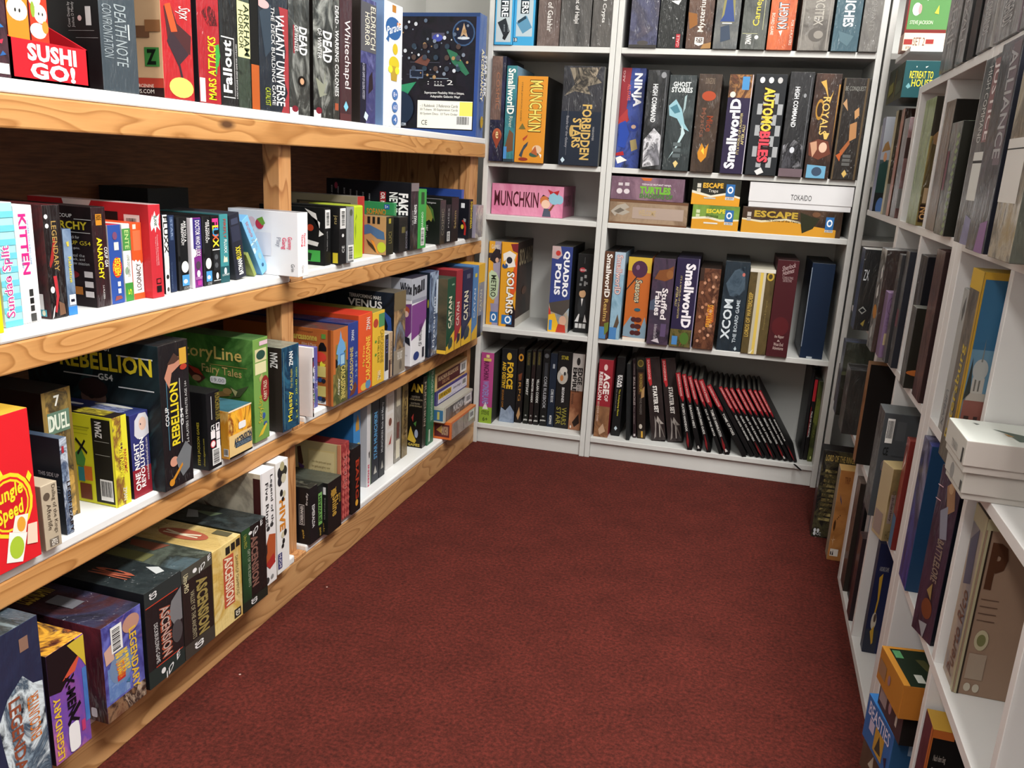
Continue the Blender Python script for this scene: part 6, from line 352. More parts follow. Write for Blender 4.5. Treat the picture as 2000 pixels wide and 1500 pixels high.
('board_game_box','black conquest box with reaching hands art, wide bookcase second row','box','wide bookcase second row',.7394,.0218,1.0188,-1.52511,0,.0764,.2969,.25,{'S':'a:1a1716,241f1c,121010:5:117:1','T':'22201e'},(('r','S',.02,.0,.08,1,'5a4a34'),('r','S',.86,.0,.93,1,'5a4a34'),('t','S','BE CONQUEST',.1,.87,.85,.92,'8a8a84',0,0),('p','S',((.08,.75),(.3,.68),(.2,.8)),'b08a64'),('p','S',((.55,.68),(.7,.72),(.75,.64),(.6,.6)),'b88a5c'),('p','S',((.45,.55),(.7,.58),(.75,.42),(.5,.38)),'a87a50'),('p','S',((.2,.28),(.5,.4),(.55,.36),(.3,.24)),'9a5a34'),('p','S',((.08,.24),(.3,.28),(.25,.18)),'b0582c'),('r','S',.35,.22,.65,.25,'5a5a58'),('r','S',.35,.18,.65,.21,'5a5a58'),('r','S',.35,.14,.65,.17,'5a5a58'),('p','S',((.4,.06),(.5,.1),(.6,.06),(.5,.02)),'c8a860')),''),
('board_game_box','tan-brown flat box with swirling dragon crest, under mauve one','box','wide bookcase stacks shelf',.1493,.0108,.8383,-1.52511,0,.2583,.0788,.26,{'S':'a:8f7a64,a08a72,7a6450:5:118:1','T':'6a5a4a'},(('r','S',0,.9,1,1,'6a4a34'),('r','S',0,0,1,.07,'6a4a34'),('r','S',.3,.25,.95,.72,'a8968a'),('p','S',((.02,.5),(.1,.75),(.2,.85),(.26,.7),(.2,.6),(.27,.5),(.18,.35),(.1,.4),(.08,.3)),'a8a094'),('p','S',((.06,.5),(.14,.66),(.2,.56),(.12,.42)),'6a6258'),('t','S','WELCOME',.38,.38,.6,.62,'b8a074',0,1)),''),
('board_game_box','mauve brick-wall flat box with green ooze title, wide bookcase stacks shelf','box','wide bookcase stacks shelf',.1402,.0104,.9176,-1.52511,0,.2401,.0745,.26,{'S':'a:7a5f70,6a5060,8a6c7c:12:119:1','T':'4a3a44'},(('t','S','TURTLES',.4,.3,.82,.62,'6fb03a',0,4),('t','S','SHADOWS OF',.4,.1,.85,.3,'4a7a3a',0,3),('t','S','TEENAGE MUTANT NINJA',.42,.64,.82,.74,'d8d0d4',0,2),('p','S',((.4,.98),(.56,.98),(.54,.86),(.44,.86)),'c86a34'),('e','S',.12,.36,.04,.12,'d4ccd0'),('e','S',.22,.36,.04,.11,'d4ccd0'),('r','S',.1,.6,.16,.72,'c8c0c4'),('r','S',.19,.6,.25,.74,'c8c0c4')),''),
('expansion_box','green and yellow jungle flat box, lower of the middle pair','box','wide bookcase stacks shelf',.3678,.0208,.8383,-1.52511,0,.1491,.0777,.2,{'S':'a:5a7a34,7a9a44,4a6428:6:120:0','T':'4a5a2c'},(('p','S',((0,0),(1,0),(1,.42),(.6,.35),(.35,.45),(0,.4)),'d0942c'),('p','S',((0,.4),(.35,.45),(.6,.35),(1,.42),(1,.48),(.6,.44),(.35,.55),(0,.48)),'dcd8c0'),('t','S','ESCAPE',.3,.68,.7,.86,'d8c83a',4,3),('t','S','Illusions',.3,.5,.56,.64,'3a4a20',0,1),('r','S',.7,.36,.88,.84,'2f68a4'),('e','S',.79,.62,.06,.14,'e8eef4'),('e','S',.79,.62,.035,.08,'2f68a4'),('r','S',.7,.24,.88,.34,'d8dce0'),('t','S','QUEEN',.715,.25,.865,.33,'3a4a5a',0,1),('r','S',.08,.66,.16,.8,'c8d0a8'),('r','S',.08,.5,.16,.62,'c8d0a8'),('r','S',.26,.24,.56,.3,'d8d8d0')),''),
('expansion_box','black and yellow traps flat box, upper of the middle pair','box','wide bookcase stacks shelf',.3615,.0205,.9165,-1.52511,0,.153,.0818,.2,{'S':'a:23241f,33342c,1a1a18:6:121:0','T':'3a3a34'},(('p','S',((0,0),(1,0),(1,.3),(.7,.42),(.4,.3),(0,.45)),'d8982c'),('p','S',((0,.45),(.4,.3),(.7,.42),(1,.3),(1,.37),(.7,.5),(.4,.38),(0,.55)),'dcd8c4'),('t','S','ESCAPE',.22,.66,.64,.86,'d8a83a',4,3),('t','S','Traps',.34,.46,.54,.62,'d8d4c8',0,1),('r','S',.7,.36,.88,.84,'2f68a4'),('e','S',.79,.62,.06,.14,'e8eef4'),('e','S',.79,.62,.035,.08,'2f68a4'),('r','S',.7,.24,.88,.34,'d8dce0'),('t','S','QUEEN',.715,.25,.865,.33,'3a4a5a',0,1),('r','S',.1,.66,.18,.82,'c8c4b8'),('r','S',.1,.48,.18,.62,'c8c4b8'),('r','S',.26,.24,.5,.3,'b8b8b0')),''),
('board_game_box','long brown and yellow temple flat box under white one','box','wide bookcase stacks shelf',.6044,.0316,.8383,-1.52511,0,.3053,.0812,.266,{'S':'a:3a2a20,4a3628,2c2018:5:122:1','T':'3a2c22'},(('p','S',((0,0),(.95,0),(.95,.3),(.7,.4),(.45,.55),(.2,.42),(0,.5)),'cc922c'),('p','S',((0,.5),(.2,.42),(.45,.55),(.7,.4),(.7,.46),(.45,.62),(.2,.5),(0,.56)),'d8d0b0'),('t','S','ESCAPE',.12,.62,.56,.88,'b89a3a',0,3),('t','S','The Curse of the Temple',.24,.46,.6,.56,'1c1612',0,1),('p','S',((.58,.9),(.7,.75),(.78,.7),(.72,.3),(.62,.1),(.6,.4)),'2a2c1c'),('e','S',.74,.85,.04,.1,'6a4a34'),('r','S',.84,.3,.92,.78,'2f68a4'),('e','S',.88,.55,.028,.14,'e8eef4'),('e','S',.88,.55,.016,.08,'2f68a4'),('r','S',.84,.2,.92,.29,'c8ccd0'),('t','S','QUEEN',.845,.21,.915,.28,'3a4a5a',0,1),('r','S',.05,.64,.09,.8,'b8b0a8'),('r','S',.05,.46,.09,.6,'b8b0a8')),''),
('board_game_box','white flat lidded box with thin hand-written title, wide bookcase stacks shelf','box','wide bookcase stacks shelf',.6216,.0324,.92,-1.52511,0,.3142,.0773,.266,{'S':'d6d6d8','T':'d8d8d8'},(('t','S','TOKAIDO',.41,.36,.61,.58,'3a3a3c',0,0),),'lidbox'),
('board_game_box','narrow brown box with white fantasy title and gold subtitle','box','wide bookcase fourth row',.0352,-.0027,.4419,-1.52511,0,.0311,.3022,.25,{'S':'a:4a3024,5c3c2c,3a251c:8:123:0','T':'262422'},(('t','S','SmallworlD',.25,.48,.85,.97,'eeeae4',-90,2),('t','S','Realms',.3,.2,.75,.46,'c8a860',-90,1),('r','S',0,0,.75,.14,'4a80b8'),('p','S',((.6,.04),(1,.1),(1,.2),(.5,.18)),'6a7a34')),''),
('board_game_box','narrow sky-blue box with red-edged fantasy title, wide bookcase fourth row','box','wide bookcase fourth row',.0709,.0055,.4419,-1.52511,0,.0358,.3011,.25,{'S':'a:7aa0b8,90b2c6,5a8298:8:124:0','T':'2c2e30'},(('r','S',0,.75,1,1,'a8bccc'),('t','S','SmallworlD',.2,.52,.8,.97,'b04a3c',-90,3),('t','S','SmallworlD',.24,.525,.76,.965,'dfd8d4',-90,0),('p','S',((.3,.1),(.7,.3),(.9,.2),(.6,.08)),'5a4a3a'),('r','S',0,0,.7,.14,'4a80b8')),''),
('board_game_box','orange seasons box with dark berry and blue-grey foot, wide bookcase fourth row','box','wide bookcase fourth row',.1387,.0172,.4419,-1.52511,0,.0781,.2884,.25,{'S':'b8632c','T':'2c2a28'},(('p','S',((0,1),(1,1),(1,.82),(0,.84)),'c8a83a'),('e','S',.5,.86,.34,.1,'4a2c44'),('e','S',.42,.88,.08,.03,'7a5a78'),('p','S',((.0,.62),(.4,.78),(.42,.76),(0,.6)),'2a2a2c'),('p','S',((0,.16),(.3,.3),(.7,.1),(.9,.3),(1,.2),(1,.03),(0,.05)),'7a93a4'),('t','S','Seasons',.34,.46,.68,.74,'2a4a50',-90,4),('t','S','Seasons',.38,.47,.64,.73,'d8c8a0',-90,1),('e','S',.42,.26,.12,.03,'4a2424'),('e','S',.42,.18,.12,.03,'4a2424'),('e','S',.42,.1,.12,.03,'4a2424'),('e','S',.62,.26,.16,.03,'4a2424'),('e','S',.62,.18,.16,.03,'4a2424'),('e','S',.62,.1,.16,.03,'4a2424'),('e','S',.55,.38,.14,.02,'2f5a6a'),('r','S',0,0,1,.04,'d8cfc4')),''),
('board_game_box','dark plum storybook box with brown bear and white title','box','wide bookcase fourth row',.222,-.0019,.4419,-1.52511,0,.0713,.2938,.25,{'S':'a:2f2a36,3c3444,4a3a4c,25222c:7:125:0','T':'1e1c1c'},(('p','S',((.1,.76),(.3,.86),(.7,.88),(.95,.92),(.95,.78),(.6,.74)),'7a4a2a'),('e','S',.8,.82,.16,.05,'8a5a34'),('t','S','Stuffed',.52,.3,.8,.66,'e6e0e2',-84,2),('t','S','Fables',.22,.34,.5,.62,'e6e0e2',-84,2),('p','S',((0,.5),(.3,.55),(.25,.4),(0,.4)),'4a5468'),('r','S',.6,.1,.85,.25,'5a4a6a'),('t','S','An Adventure Book Game',.3,.06,.45,.24,'c8c0c8',-84,0),('p','S',((.2,.04),(.5,.08),(.6,.02)),'c8c0c8')),''),
('board_game_box','purple box with white fantasy title and green creature foot','box','wide bookcase fourth row',.2993,.0045,.4419,-1.52511,0,.0739,.2995,.25,{'S':'2b2442','T':'221e30'},(('t','S','SmallworlD',.42,.22,.86,.94,'eeeaf0',-88,3),('t','S',"IT'S A WORLD OF LAUGHTER",.22,.32,.3,.8,'c8b878',-88,0),('t','S','AFTER ALL!',.08,.46,.18,.68,'c8b878',-88,1),('r','S',0,0,1,.2,'a:4a5a2c,6a5a34,34401f,7a4a2c:16:126:0'),('e','S',.65,.1,.2,.07,'4a6a2c'),('r','S',.1,.02,.35,.12,'4a80b8'),('r','S',.96,0,1,1,'8a84a0')),''),
('board_game_box','brown gladiator box crowded with faces, fiery title, wide bookcase fourth row','box','wide bookcase fourth row',.3744,.0079,.4419,-1.52511,0,.0662,.272,.25,{'S':'a:5a3426,6e4632,3f241c,8a6048:18:127:0','T':'2a201c'},(('p','S',((.5,.3),(.9,.35),(.85,.55),(.55,.52)),'a8542a'),('t','S','SPARTACUS',.52,.28,.82,.56,'d89a3a',88,2),('e','S',.2,.1,.07,.02,'b8866a'),('e','S',.53,.14,.07,.02,'a87458'),('e','S',.7,.18,.07,.02,'c8987c'),('e','S',.28,.22,.07,.02,'b8866a'),('e','S',.45,.26,.07,.02,'a87458'),('e','S',.78,.3,.07,.02,'c8987c'),('e','S',.2,.4,.07,.02,'b8866a'),('e','S',.53,.44,.07,.02,'a87458'),('e','S',.7,.48,.07,.02,'c8987c'),('e','S',.28,.52,.07,.02,'b8866a'),('e','S',.45,.56,.07,.02,'a87458'),('e','S',.78,.6,.07,.02,'c8987c'),('e','S',.2,.7,.07,.02,'b8866a'),('e','S',.53,.74,.07,.02,'a87458'),('e','S',.7,.78,.07,.02,'c8987c'),('e','S',.28,.82,.07,.02,'b8866a'),('e','S',.45,.86,.07,.02,'a87458'),('e','S',.78,.9,.07,.02,'c8987c'),('r','S',0,.85,.2,1,'3a2a24')),''),
('board_game_box','black-blue alien defence box with broken white lettering, wide bookcase fourth row','box','wide bookcase fourth row',.4578,.0254,.4419,-1.52511,0,.079,.3004,.25,{'S':'a:1a232c,24303a,121a20:6:128:1','T':'1c2022'},(('p','S',((.1,.75),(.4,.9),(.8,.95),(.9,.7),(.6,.6),(.3,.62)),'a:2a3a48,4a5a68,16202a:14:129:0'),('e','S',.78,.86,.06,.02,'b86a60'),('t','S','XCOM',.12,.13,.48,.58,'d4dee4',88,2),('t','S','THE BOARD GAME',.62,.1,.76,.58,'c8d4dc',88,1),('r','S',.12,.22,.5,.225,'1a232c'),('p','S',((.72,.03),(.78,.06),(.84,.03),(.78,.01)),'b8c8d0')),''),
('board_game_box','olive waterside box banded with yellow and white tape, wide bookcase fourth row','box','wide bookcase fourth row',.5389,.02,.4419,-1.52511,0,.0794,.2827,.25,{'S':'a:4a3f26,5a4c2e,3a311e:6:130:0','T':'b8b4a4'},(('t','S','LORDS OF WATERDEEP',.06,.2,.22,.72,'c8a850',88,1),('r','S',.3,0,.42,1,'b8b09a'),('r','S',.42,0,.54,1,'d0b458'),('r','S',.54,0,.64,1,'c4bca8'),('e','S',.82,.92,.14,.05,'b89a3a'),('e','S',.82,.92,.08,.03,'4a3f26'),('t','S','Dungeons & Dragons',.76,.3,.84,.64,'8a7a4a',88,0),('r','S',0,.96,1,1,'d4d0c4'),('p','S',((.3,.0),(.5,.06),(.4,.0)),'e0d8b8')),''),
('rulebook','tall maroon detective box with fine silver script, wide bookcase fourth row','book','wide bookcase fourth row',.6137,.0162,.4419,-1.52511,0,.0668,.3181,.25,{'S':'42191e','T':'2c1a1a'},(('t','S','Sherlock',.25,.91,.85,.96,'b8a0a0',8,0),('t','S','Holmes',.3,.86,.8,.91,'b8a0a0',8,0),('t','S','CONSULTING',.3,.81,.8,.835,'a89090',0,0),('t','S','DETECTIVE',.35,.78,.75,.805,'a89090',0,0),('t','S','Jack',.4,.24,.65,.29,'c8b0a8',0,0),('t','S','the Ripper',.3,.19,.75,.23,'c8b0a8',0,0),('t','S','&',.45,.16,.58,.18,'c8b0a8',0,0),('t','S','West End',.3,.115,.75,.15,'c8b0a8',0,0),('t','S','Adventures',.28,.075,.78,.11,'c8b0a8',0,0),('e','S',.5,.32,.4,.1,'521c20')),''),
('board_game_box','plain navy box standing apart near the end, wide bookcase fourth row','box','wide bookcase fourth row',.7235,.0497,.4419,-1.52511,0,.0711,.3141,.25,{'S':'15243a','T':'1c2024'},(('r','S',.0,.12,.03,.95,'8a96a4'),('r','S',.3,.0,.55,.02,'a8b0b8')),''),
('board_game_box','red beginner-set box with white title and sepia battle foot','box','wide bookcase lowest row',.0509,.0216,.0768,-1.52511,0,.0504,.2871,.25,{'S':'8c2630','T':'2c2c2a'},(('r','S',0,0,1,.4,'a:6a4a34,8a6244,4a3226:12:131:0'),('t','S','AGE',.4,.56,.85,.83,'e8dcd8',-90,3),('t','S','OF',.55,.47,.8,.55,'e8dcd8',-90,2),('t','S','REBELLION',.08,.48,.34,.84,'e8dcd8',-90,2),('t','S','BEGINNER GAME',.1,.2,.24,.46,'c8a898',-90,1),('e','S',.5,.9,.13,.04,'d8b8b4'),('p','S',((.3,.1),(.6,.18),(.8,.08),(.4,.03)),'b89a80')),''),
('rulebook','black hardback with white and yellow roleplaying title, wide bookcase lowest row','book','wide bookcase lowest row',.0977,.0573,.0768,-1.52511,0,.0299,.2938,.21,{'S':'18191a'},(('t','S','STAR',.5,.62,.8,.78,'e8e8e8',-90,3),('t','S','WARS',.2,.62,.48,.78,'e8e8e8',-90,3),('t','S','The Roleplaying Game',.45,.26,.7,.6,'c8c03a',-90,1),('t','S','30th Anniversary Edition',.2,.32,.3,.6,'a8a8a4',-90,0),('p','S',((.3,.1),(.5,.13),(.7,.1),(.5,.07)),'b8c8d0')),'page'),
('rulebook','dark grey slim book set back in the row, wide bookcase lowest row','book','wide bookcase lowest row',.1488,.0268,.0768,-1.52511,4,.0129,.2802,.2,{'S':'202324'},(),'page'),
('rulebook','slim maroon-black book with pale small-caps title, wide bookcase lowest row','book','wide bookcase lowest row',.1672,.0677,.0768,-1.52511,5.199999999999999,.0111,.2907,.21,{'S':'2a1d20'},(('t','S','SKULL & SHACKLES',.2,.42,.8,.78,'c8b8b4',-90,0),('t','S','PATHFINDER',.3,.8,.7,.94,'8a7a78',-90,0),('t','S','Pawn Collection',.3,.18,.6,.4,'a89a98',-90,0),('r','S',.2,.02,.8,.05,'b8b0b0')),'page'),
('rulebook','black box-book with bronze medallion and gold plate, wide bookcase lowest row','book','wide bookcase lowest row',.1912,.0688,.0768,-1.52511,5.5,.0296,.2979,.21,{'S':'211a17'},(('r','S',0,.86,1,1,'2c2a24'),('e','S',.5,.93,.36,.045,'8a7a3a'),('e','S',.5,.93,.26,.03,'5a4e26'),('r','S',.2,.55,.85,.82,'4a3020'),('t','S','IRON KINGDOMS',.35,.58,.7,.8,'a89048',-90,1),('p','S',((.6,.6),(.95,.65),(.9,.52),(.5,.5)),'a8845a'),('t','S','FIVE FINGERS',.35,.3,.6,.5,'6a6460',-90,1),('r','S',.15,0,1,.1,'3a3228'),('r','S',.5,.01,.7,.09,'c89a3a'),('e','S',.45,.15,.2,.03,'b8b0a4')),'page'),
('board_game_box','black starter box with red corner tab, beside medallion book','box','wide bookcase lowest row',.2547,.0641,.0768,-1.52511,9.55,.0511,.3058,.2176,{'S':'a:231c1c,2e2626,1a1616:6:132:1','L':'1a1818','R':'141212','T':'2a2826'},(('r','S',.08,.72,.34,.99,'b02a30'),('p','S',((.08,.74),(.34,.74),(.34,.68),(.2,.66)),'b02a30'),('t','S','DUNGEONS',.14,.74,.28,.97,'e8c0bc',-90,1),('t','S','STARTER SET',.36,.34,.66,.66,'e8e6e2',-90,3),('p','S',((.35,.3),(.45,.24),(.35,.05),(.2,.02),(.32,.14)),'8a8480'),('p','S',((.55,.3),(.75,.24),(.95,.2),(.7,.2),(.65,.04),(.58,.04),(.6,.2),(.45,.24)),'a09a94'),('p','S',((.6,.22),(.9,.04),(.95,.04),(.66,.24)),'6a6460')),''),
('board_game_box','black starter box with red corner tab, beside rulebook row','box','wide bookcase lowest row',.3119,.0743,.0768,-1.52511,10.3,.0508,.3068,.21,{'S':'a:231c1c,2e2626,1a1616:6:133:1','L':'1a1818','R':'141212','T':'2a2826'},(('r','S',.08,.72,.34,.99,'b02a30'),('p','S',((.08,.74),(.34,.74),(.34,.68),(.2,.66)),'b02a30'),('t','S','DUNGEONS',.14,.74,.28,.97,'e8c0bc',-90,1),('t','S','STARTER SET',.36,.34,.66,.66,'e8e6e2',-90,3),('p','S',((.35,.3),(.45,.24),(.35,.05),(.2,.02),(.32,.14)),'8a8480'),('p','S',((.55,.3),(.75,.24),(.95,.2),(.7,.2),(.65,.04),(.58,.04),(.6,.2),(.45,.24)),'a09a94'),('p','S',((.6,.22),(.9,.04),(.95,.04),(.66,.24)),'6a6460')),''),
('rulebook','upright black rulebook with red spine tab, first of its fan','book','wide bookcase lowest row',.3702,.0169,.0768,-1.52511,14.149999999999999,.0177,.279,.21,{'S':'141415'},(('r','S',.05,.72,.95,1,'8e1f27'),('p','S',((.05,.73),(.95,.73),(.9,.66),(.6,.62)),'8e1f27'),('t','S','DUNGEONS & DRAGONS',.3,.7,.68,.98,'e8b8b4',-90,1),('t','S',"PLAYER'S HANDBOOK",.25,.24,.7,.6,'dcdcd8',-90,1),('p','S',((.1,.1),(.5,.24),(.6,.12),(.3,.02)),'7a1e22')),'page'),
('rulebook','upright black rulebook with red spine tab, second of its fan','book','wide bookcase lowest row',.4027,.0184,.0768,-1.52511,16.75,.0158,.279,.21,{'S':'141415'},(('r','S',.05,.72,.95,1,'8e1f27'),('p','S',((.05,.73),(.95,.73),(.9,.66),(.6,.62)),'8e1f27'),('t','S','DUNGEONS & DRAGONS',.3,.7,.68,.98,'e8b8b4',-90,1),('t','S','DRAGON HEIST',.25,.3,.7,.6,'dcdcd8',-90,1),('t','S','&',.25,.03,.75,.07,'e0e0dc',0,1)),'page'),
('rulebook','upright black rulebook with red spine tab, third of its fan','book','wide bookcase lowest row',.436,.0199,.0768,-1.52511,19.75,.0157,.279,.21,{'S':'141415'},(('r','S',.05,.72,.95,1,'8e1f27'),('p','S',((.05,.73),(.95,.73),(.9,.66),(.6,.62)),'8e1f27'),('t','S','DUNGEONS & DRAGONS',.3,.7,.68,.98,'e8b8b4',-90,1),('t','S','ADVENTURERS GUIDE',.25,.24,.7,.6,'dcdcd8',-90,1),('p','S',((.1,.1),(.5,.24),(.6,.12),(.3,.02)),'7a1e22')),'page'),
('rulebook','upright black rulebook with red spine tab, fourth of its fan','book','wide bookcase lowest row',.476,.0218,.0768,-1.52511,24.25,.0122,.279,.21,{'S':'141415'},(('r','S',.05,.72,.95,1,'8e1f27'),('p','S',((.05,.73),(.95,.73),(.9,.66),(.6,.62)),'8e1f27'),('t','S','DUNGEONS & DRAGONS',.3,.7,.68,.98,'e8b8b4',-90,1),('t','S','OUT OF THE ABYSS',.25,.24,.7,.6,'dcdcd8',-90,1)),'page'),
('rulebook','leaning black rulebook with red spine tab, fifth of its fan','book','wide bookcase lowest row',.4985,.0228,.0768,-1.52511,25.1,.019,.279,.21,{'S':'141415'},(('r','S',.05,.72,.95,1,'8e1f27'),('p','S',((.05,.73),(.95,.73),(.9,.66),(.6,.62)),'8e1f27'),('t','S','DUNGEONS & DRAGONS',.3,.7,.68,.98,'e8b8b4',-90,1),('t','S','TOMB OF ANNIHILATION',.25,.24,.7,.6,'dcdcd8',-90,1),('p','S',((.1,.1),(.5,.24),(.6,.12),(.3,.02)),'7a1e22'),('t','S','&',.25,.03,.75,.07,'e0e0dc',0,1)),'page'),
('rulebook','leaning black rulebook with red spine tab, sixth of its fan','book','wide bookcase lowest row',.5561,.0254,.0768,-1.52511,32.0,.0171,.279,.21,{'S':'141415'},(('r','S',.05,.72,.95,1,'8e1f27'),('p','S',((.05,.73),(.95,.73),(.9,.66),(.6,.62)),'8e1f27'),('t','S','DUNGEONS & DRAGONS',.3,.7,.68,.98,'e8b8b4',-90,1),('t','S','TOME OF FOES',.25,.3,.7,.6,'dcdcd8',-90,1)),'page'),
('rulebook','all-black rulebook without red tab, amid the leaning fan, wide bookcase lowest row','book','wide bookcase lowest row',.5797,.0385,.0768,-1.52511,32.75,.0137,.279,.21,{'S':'141415'},(),'page'),
('rulebook','leaning black rulebook with red spine tab, eighth of its fan','book','wide bookcase lowest row',.5993,.0394,.0768,-1.52511,33.25,.012,.279,.21,{'S':'141415'},(('r','S',.05,.72,.95,1,'8e1f27'),('p','S',((.05,.73),(.95,.73),(.9,.66),(.6,.62)),'8e1f27'),('t','S','DUNGEONS & DRAGONS',.3,.7,.68,.98,'e8b8b4',-90,1),('t','S','VOLO GUIDE TO MONSTERS',.25,.24,.7,.6,'dcdcd8',-90,1)),'page'),
('rulebook','leaning black rulebook with red spine tab, ninth of its fan','book','wide bookcase lowest row',.6181,.0403,.0768,-1.52511,33.5,.0119,.279,.21,{'S':'141415'},(('r','S',.05,.72,.95,1,'8e1f27'),('p','S',((.05,.73),(.95,.73),(.9,.66),(.6,.62)),'8e1f27'),('t','S','DUNGEONS & DRAGONS',.3,.7,.68,.98,'e8b8b4',-90,1),('t','S','GUIDE TO MONSTERS',.25,.24,.7,.6,'dcdcd8',-90,1),('p','S',((.1,.1),(.5,.24),(.6,.12),(.3,.02)),'7a1e22')),'page'),
('rulebook','leaning black rulebook with red spine tab, tenth of its fan','book','wide bookcase lowest row',.6368,.0411,.0768,-1.52511,33.5,.0119,.279,.21,{'S':'141415'},(('r','S',.05,.72,.95,1,'8e1f27'),('p','S',((.05,.73),(.95,.73),(.9,.66),(.6,.62)),'8e1f27'),('t','S','DUNGEONS & DRAGONS',.3,.7,.68,.98,'e8b8b4',-90,1),('t','S','RISE OF THE DRAGON',.25,.24,.7,.6,'dcdcd8',-90,1)),'page'),
('rulebook','leaning black rulebook with red spine tab, eleventh of its fan','book','wide bookcase lowest row',.6554,.042,.0768,-1.52511,33,.0119,.279,.21,{'S':'141415'},(('r','S',.05,.72,.95,1,'8e1f27'),('p','S',((.05,.73),(.95,.73),(.9,.66),(.6,.62)),'8e1f27'),('t','S','DUNGEONS & DRAGONS',.3,.7,.68,.98,'e8b8b4',-90,1),('t','S','HOARD OF THE QUEEN',.25,.24,.7,.6,'dcdcd8',-90,1),('p','S',((.1,.1),(.5,.24),(.6,.12),(.3,.02)),'7a1e22')),'page'),
('rulebook','leaning black rulebook with red spine tab, twelfth of its fan','book','wide bookcase lowest row',.674,.0428,.0768,-1.52511,33,.0118,.279,.21,{'S':'141415'},(('r','S',.05,.72,.95,1,'8e1f27'),('p','S',((.05,.73),(.95,.73),(.9,.66),(.6,.62)),'8e1f27'),('t','S','DUNGEONS & DRAGONS',.3,.7,.68,.98,'e8b8b4',-90,1),('t','S','CURSE OF STRAHD',.25,.24,.7,.6,'dcdcd8',-90,1)),'page'),
('rulebook','leaning black rulebook with red spine tab, thirteenth of its fan','book','wide bookcase lowest row',.6925,.0437,.0768,-1.52511,32.5,.0118,.279,.21,{'S':'141415'},(('r','S',.05,.72,.95,1,'8e1f27'),('p','S',((.05,.73),(.95,.73),(.9,.66),(.6,.62)),'8e1f27'),('t','S','DUNGEONS & DRAGONS',.3,.7,.68,.98,'e8b8b4',-90,1),('t','S','PRINCES OF APOCALYPSE',.25,.24,.7,.6,'dcdcd8',-90,1),('p','S',((.1,.1),(.5,.24),(.6,.12),(.3,.02)),'7a1e22'),('t','S','&',.25,.03,.75,.07,'e0e0dc',0,1)),'page'),
('rulebook','leaning black rulebook with red spine tab, fourteenth of its fan','book','wide bookcase lowest row',.7101,.0445,.0768,-1.52511,32.5,.0101,.279,.21,{'S':'141415'},(('r','S',.05,.72,.95,1,'8e1f27'),('p','S',((.05,.73),(.95,.73),(.9,.66),(.6,.62)),'8e1f27'),('t','S','DUNGEONS & DRAGONS',.3,.7,.68,.98,'e8b8b4',-90,1),('t','S','DUNGEON DELVES',.25,.24,.7,.6,'dcdcd8',-90,1)),'page'),
('rulebook','leaning black rulebook with red spine tab, last of its fan','book','wide bookcase lowest row',.7252,.0452,.0768,-1.52511,32.3,.01,.279,.21,{'S':'141415'},(('r','S',.05,.72,.95,1,'8e1f27'),('p','S',((.05,.73),(.95,.73),(.9,.66),(.6,.62)),'8e1f27'),('t','S','DUNGEONS & DRAGONS',.3,.7,.68,.98,'e8b8b4',-90,1),('t','S','SHADOW REALM',.25,.3,.7,.6,'dcdcd8',-90,1),('p','S',((.1,.1),(.5,.24),(.6,.12),(.3,.02)),'7a1e22')),'page'),
('rulebook','slim black book left of red-tabbed portal book, wide bookcase lowest row','book','wide bookcase lowest row',.7429,.0907,.0768,-1.52511,0,.0102,.3202,.21,{'S':'1a1a1b'},(),'page'),
('rulebook','upright black book with red tab beside green one, wide bookcase lowest row','book','wide bookcase lowest row',.7556,.0911,.0768,-1.52511,0,.0118,.2931,.21,{'S':'151314'},(('r','S',.1,.72,.9,.98,'a8242c'),('t','S','TALES OF THE PORTAL',.3,.28,.7,.6,'dcdcd8',-90,1),('r','S',.1,.3,.3,.65,'7a1c22')),'page'),
('rulebook','mossy green-black book against the end panel, wide bookcase lowest row','book','wide bookcase lowest row',.7702,.0807,.0768,-1.52511,0,.0148,.2848,.21,{'S':'a:343a1c,262a18,4a5224,1c1e14:5:135:0'},(('p','S',((0,.5),(1,.45),(1,.75),(.2,.8)),'5a622a'),('t','S','NUMENERA',.3,.3,.7,.58,'6a7034',-90,1),('t','S','RPG',.35,.7,.65,.9,'3a4020',-90,1),('e','S',.6,.05,.1,.02,'c8d08a')),'page'),
('board_game_box','glossy wrapped black fantasy box with gold lettering on the carpet','box','corner floor',.769,-.3555,.0003,3.16201,0,.059,.2702,.24,{'S':'w:1f2426','R':'a:2c2a22,15161a,4a4630,1a1c1e:30:140:1','T':'1c1c1c'},(('t','R','LORD OF THE RINGS',.037,.88,.363,.95,'b8a058',0,1),('e','R',.037,.08,.015,.022,'c8ccd0'),('e','R',.074,.08,.015,.022,'c8ccd0'),('e','R',.037,.04,.015,.022,'c8ccd0'),('t','R','CC',.059,.025,.111,.06,'c8ccd0',0,1),('r','R',.052,.2,.185,.235,'a:8a7a4a,3a3422,c8b878:20:141:0'),('r','R',.052,.255,.185,.29,'a:8a7a4a,3a3422,c8b878:20:141:0'),('r','R',.052,.31,.185,.345,'a:8a7a4a,3a3422,c8b878:20:141:0'),('r','R',.052,.365,.185,.4,'a:8a7a4a,3a3422,c8b878:20:141:0'),('r','R',.052,.42,.185,.455,'a:8a7a4a,3a3422,c8b878:20:141:0'),('r','R',.052,.475,.185,.51,'a:8a7a4a,3a3422,c8b878:20:141:0'),('r','R',.052,.53,.185,.565,'a:8a7a4a,3a3422,c8b878:20:141:0'),('r','R',.052,.585,.185,.62,'a:8a7a4a,3a3422,c8b878:20:141:0'),('r','R',.052,.64,.185,.675,'a:8a7a4a,3a3422,c8b878:20:141:0'),('r','R',.052,.695,.185,.73,'a:8a7a4a,3a3422,c8b878:20:141:0'),('r','R',.052,.75,.185,.785,'a:8a7a4a,3a3422,c8b878:20:141:0')),''),
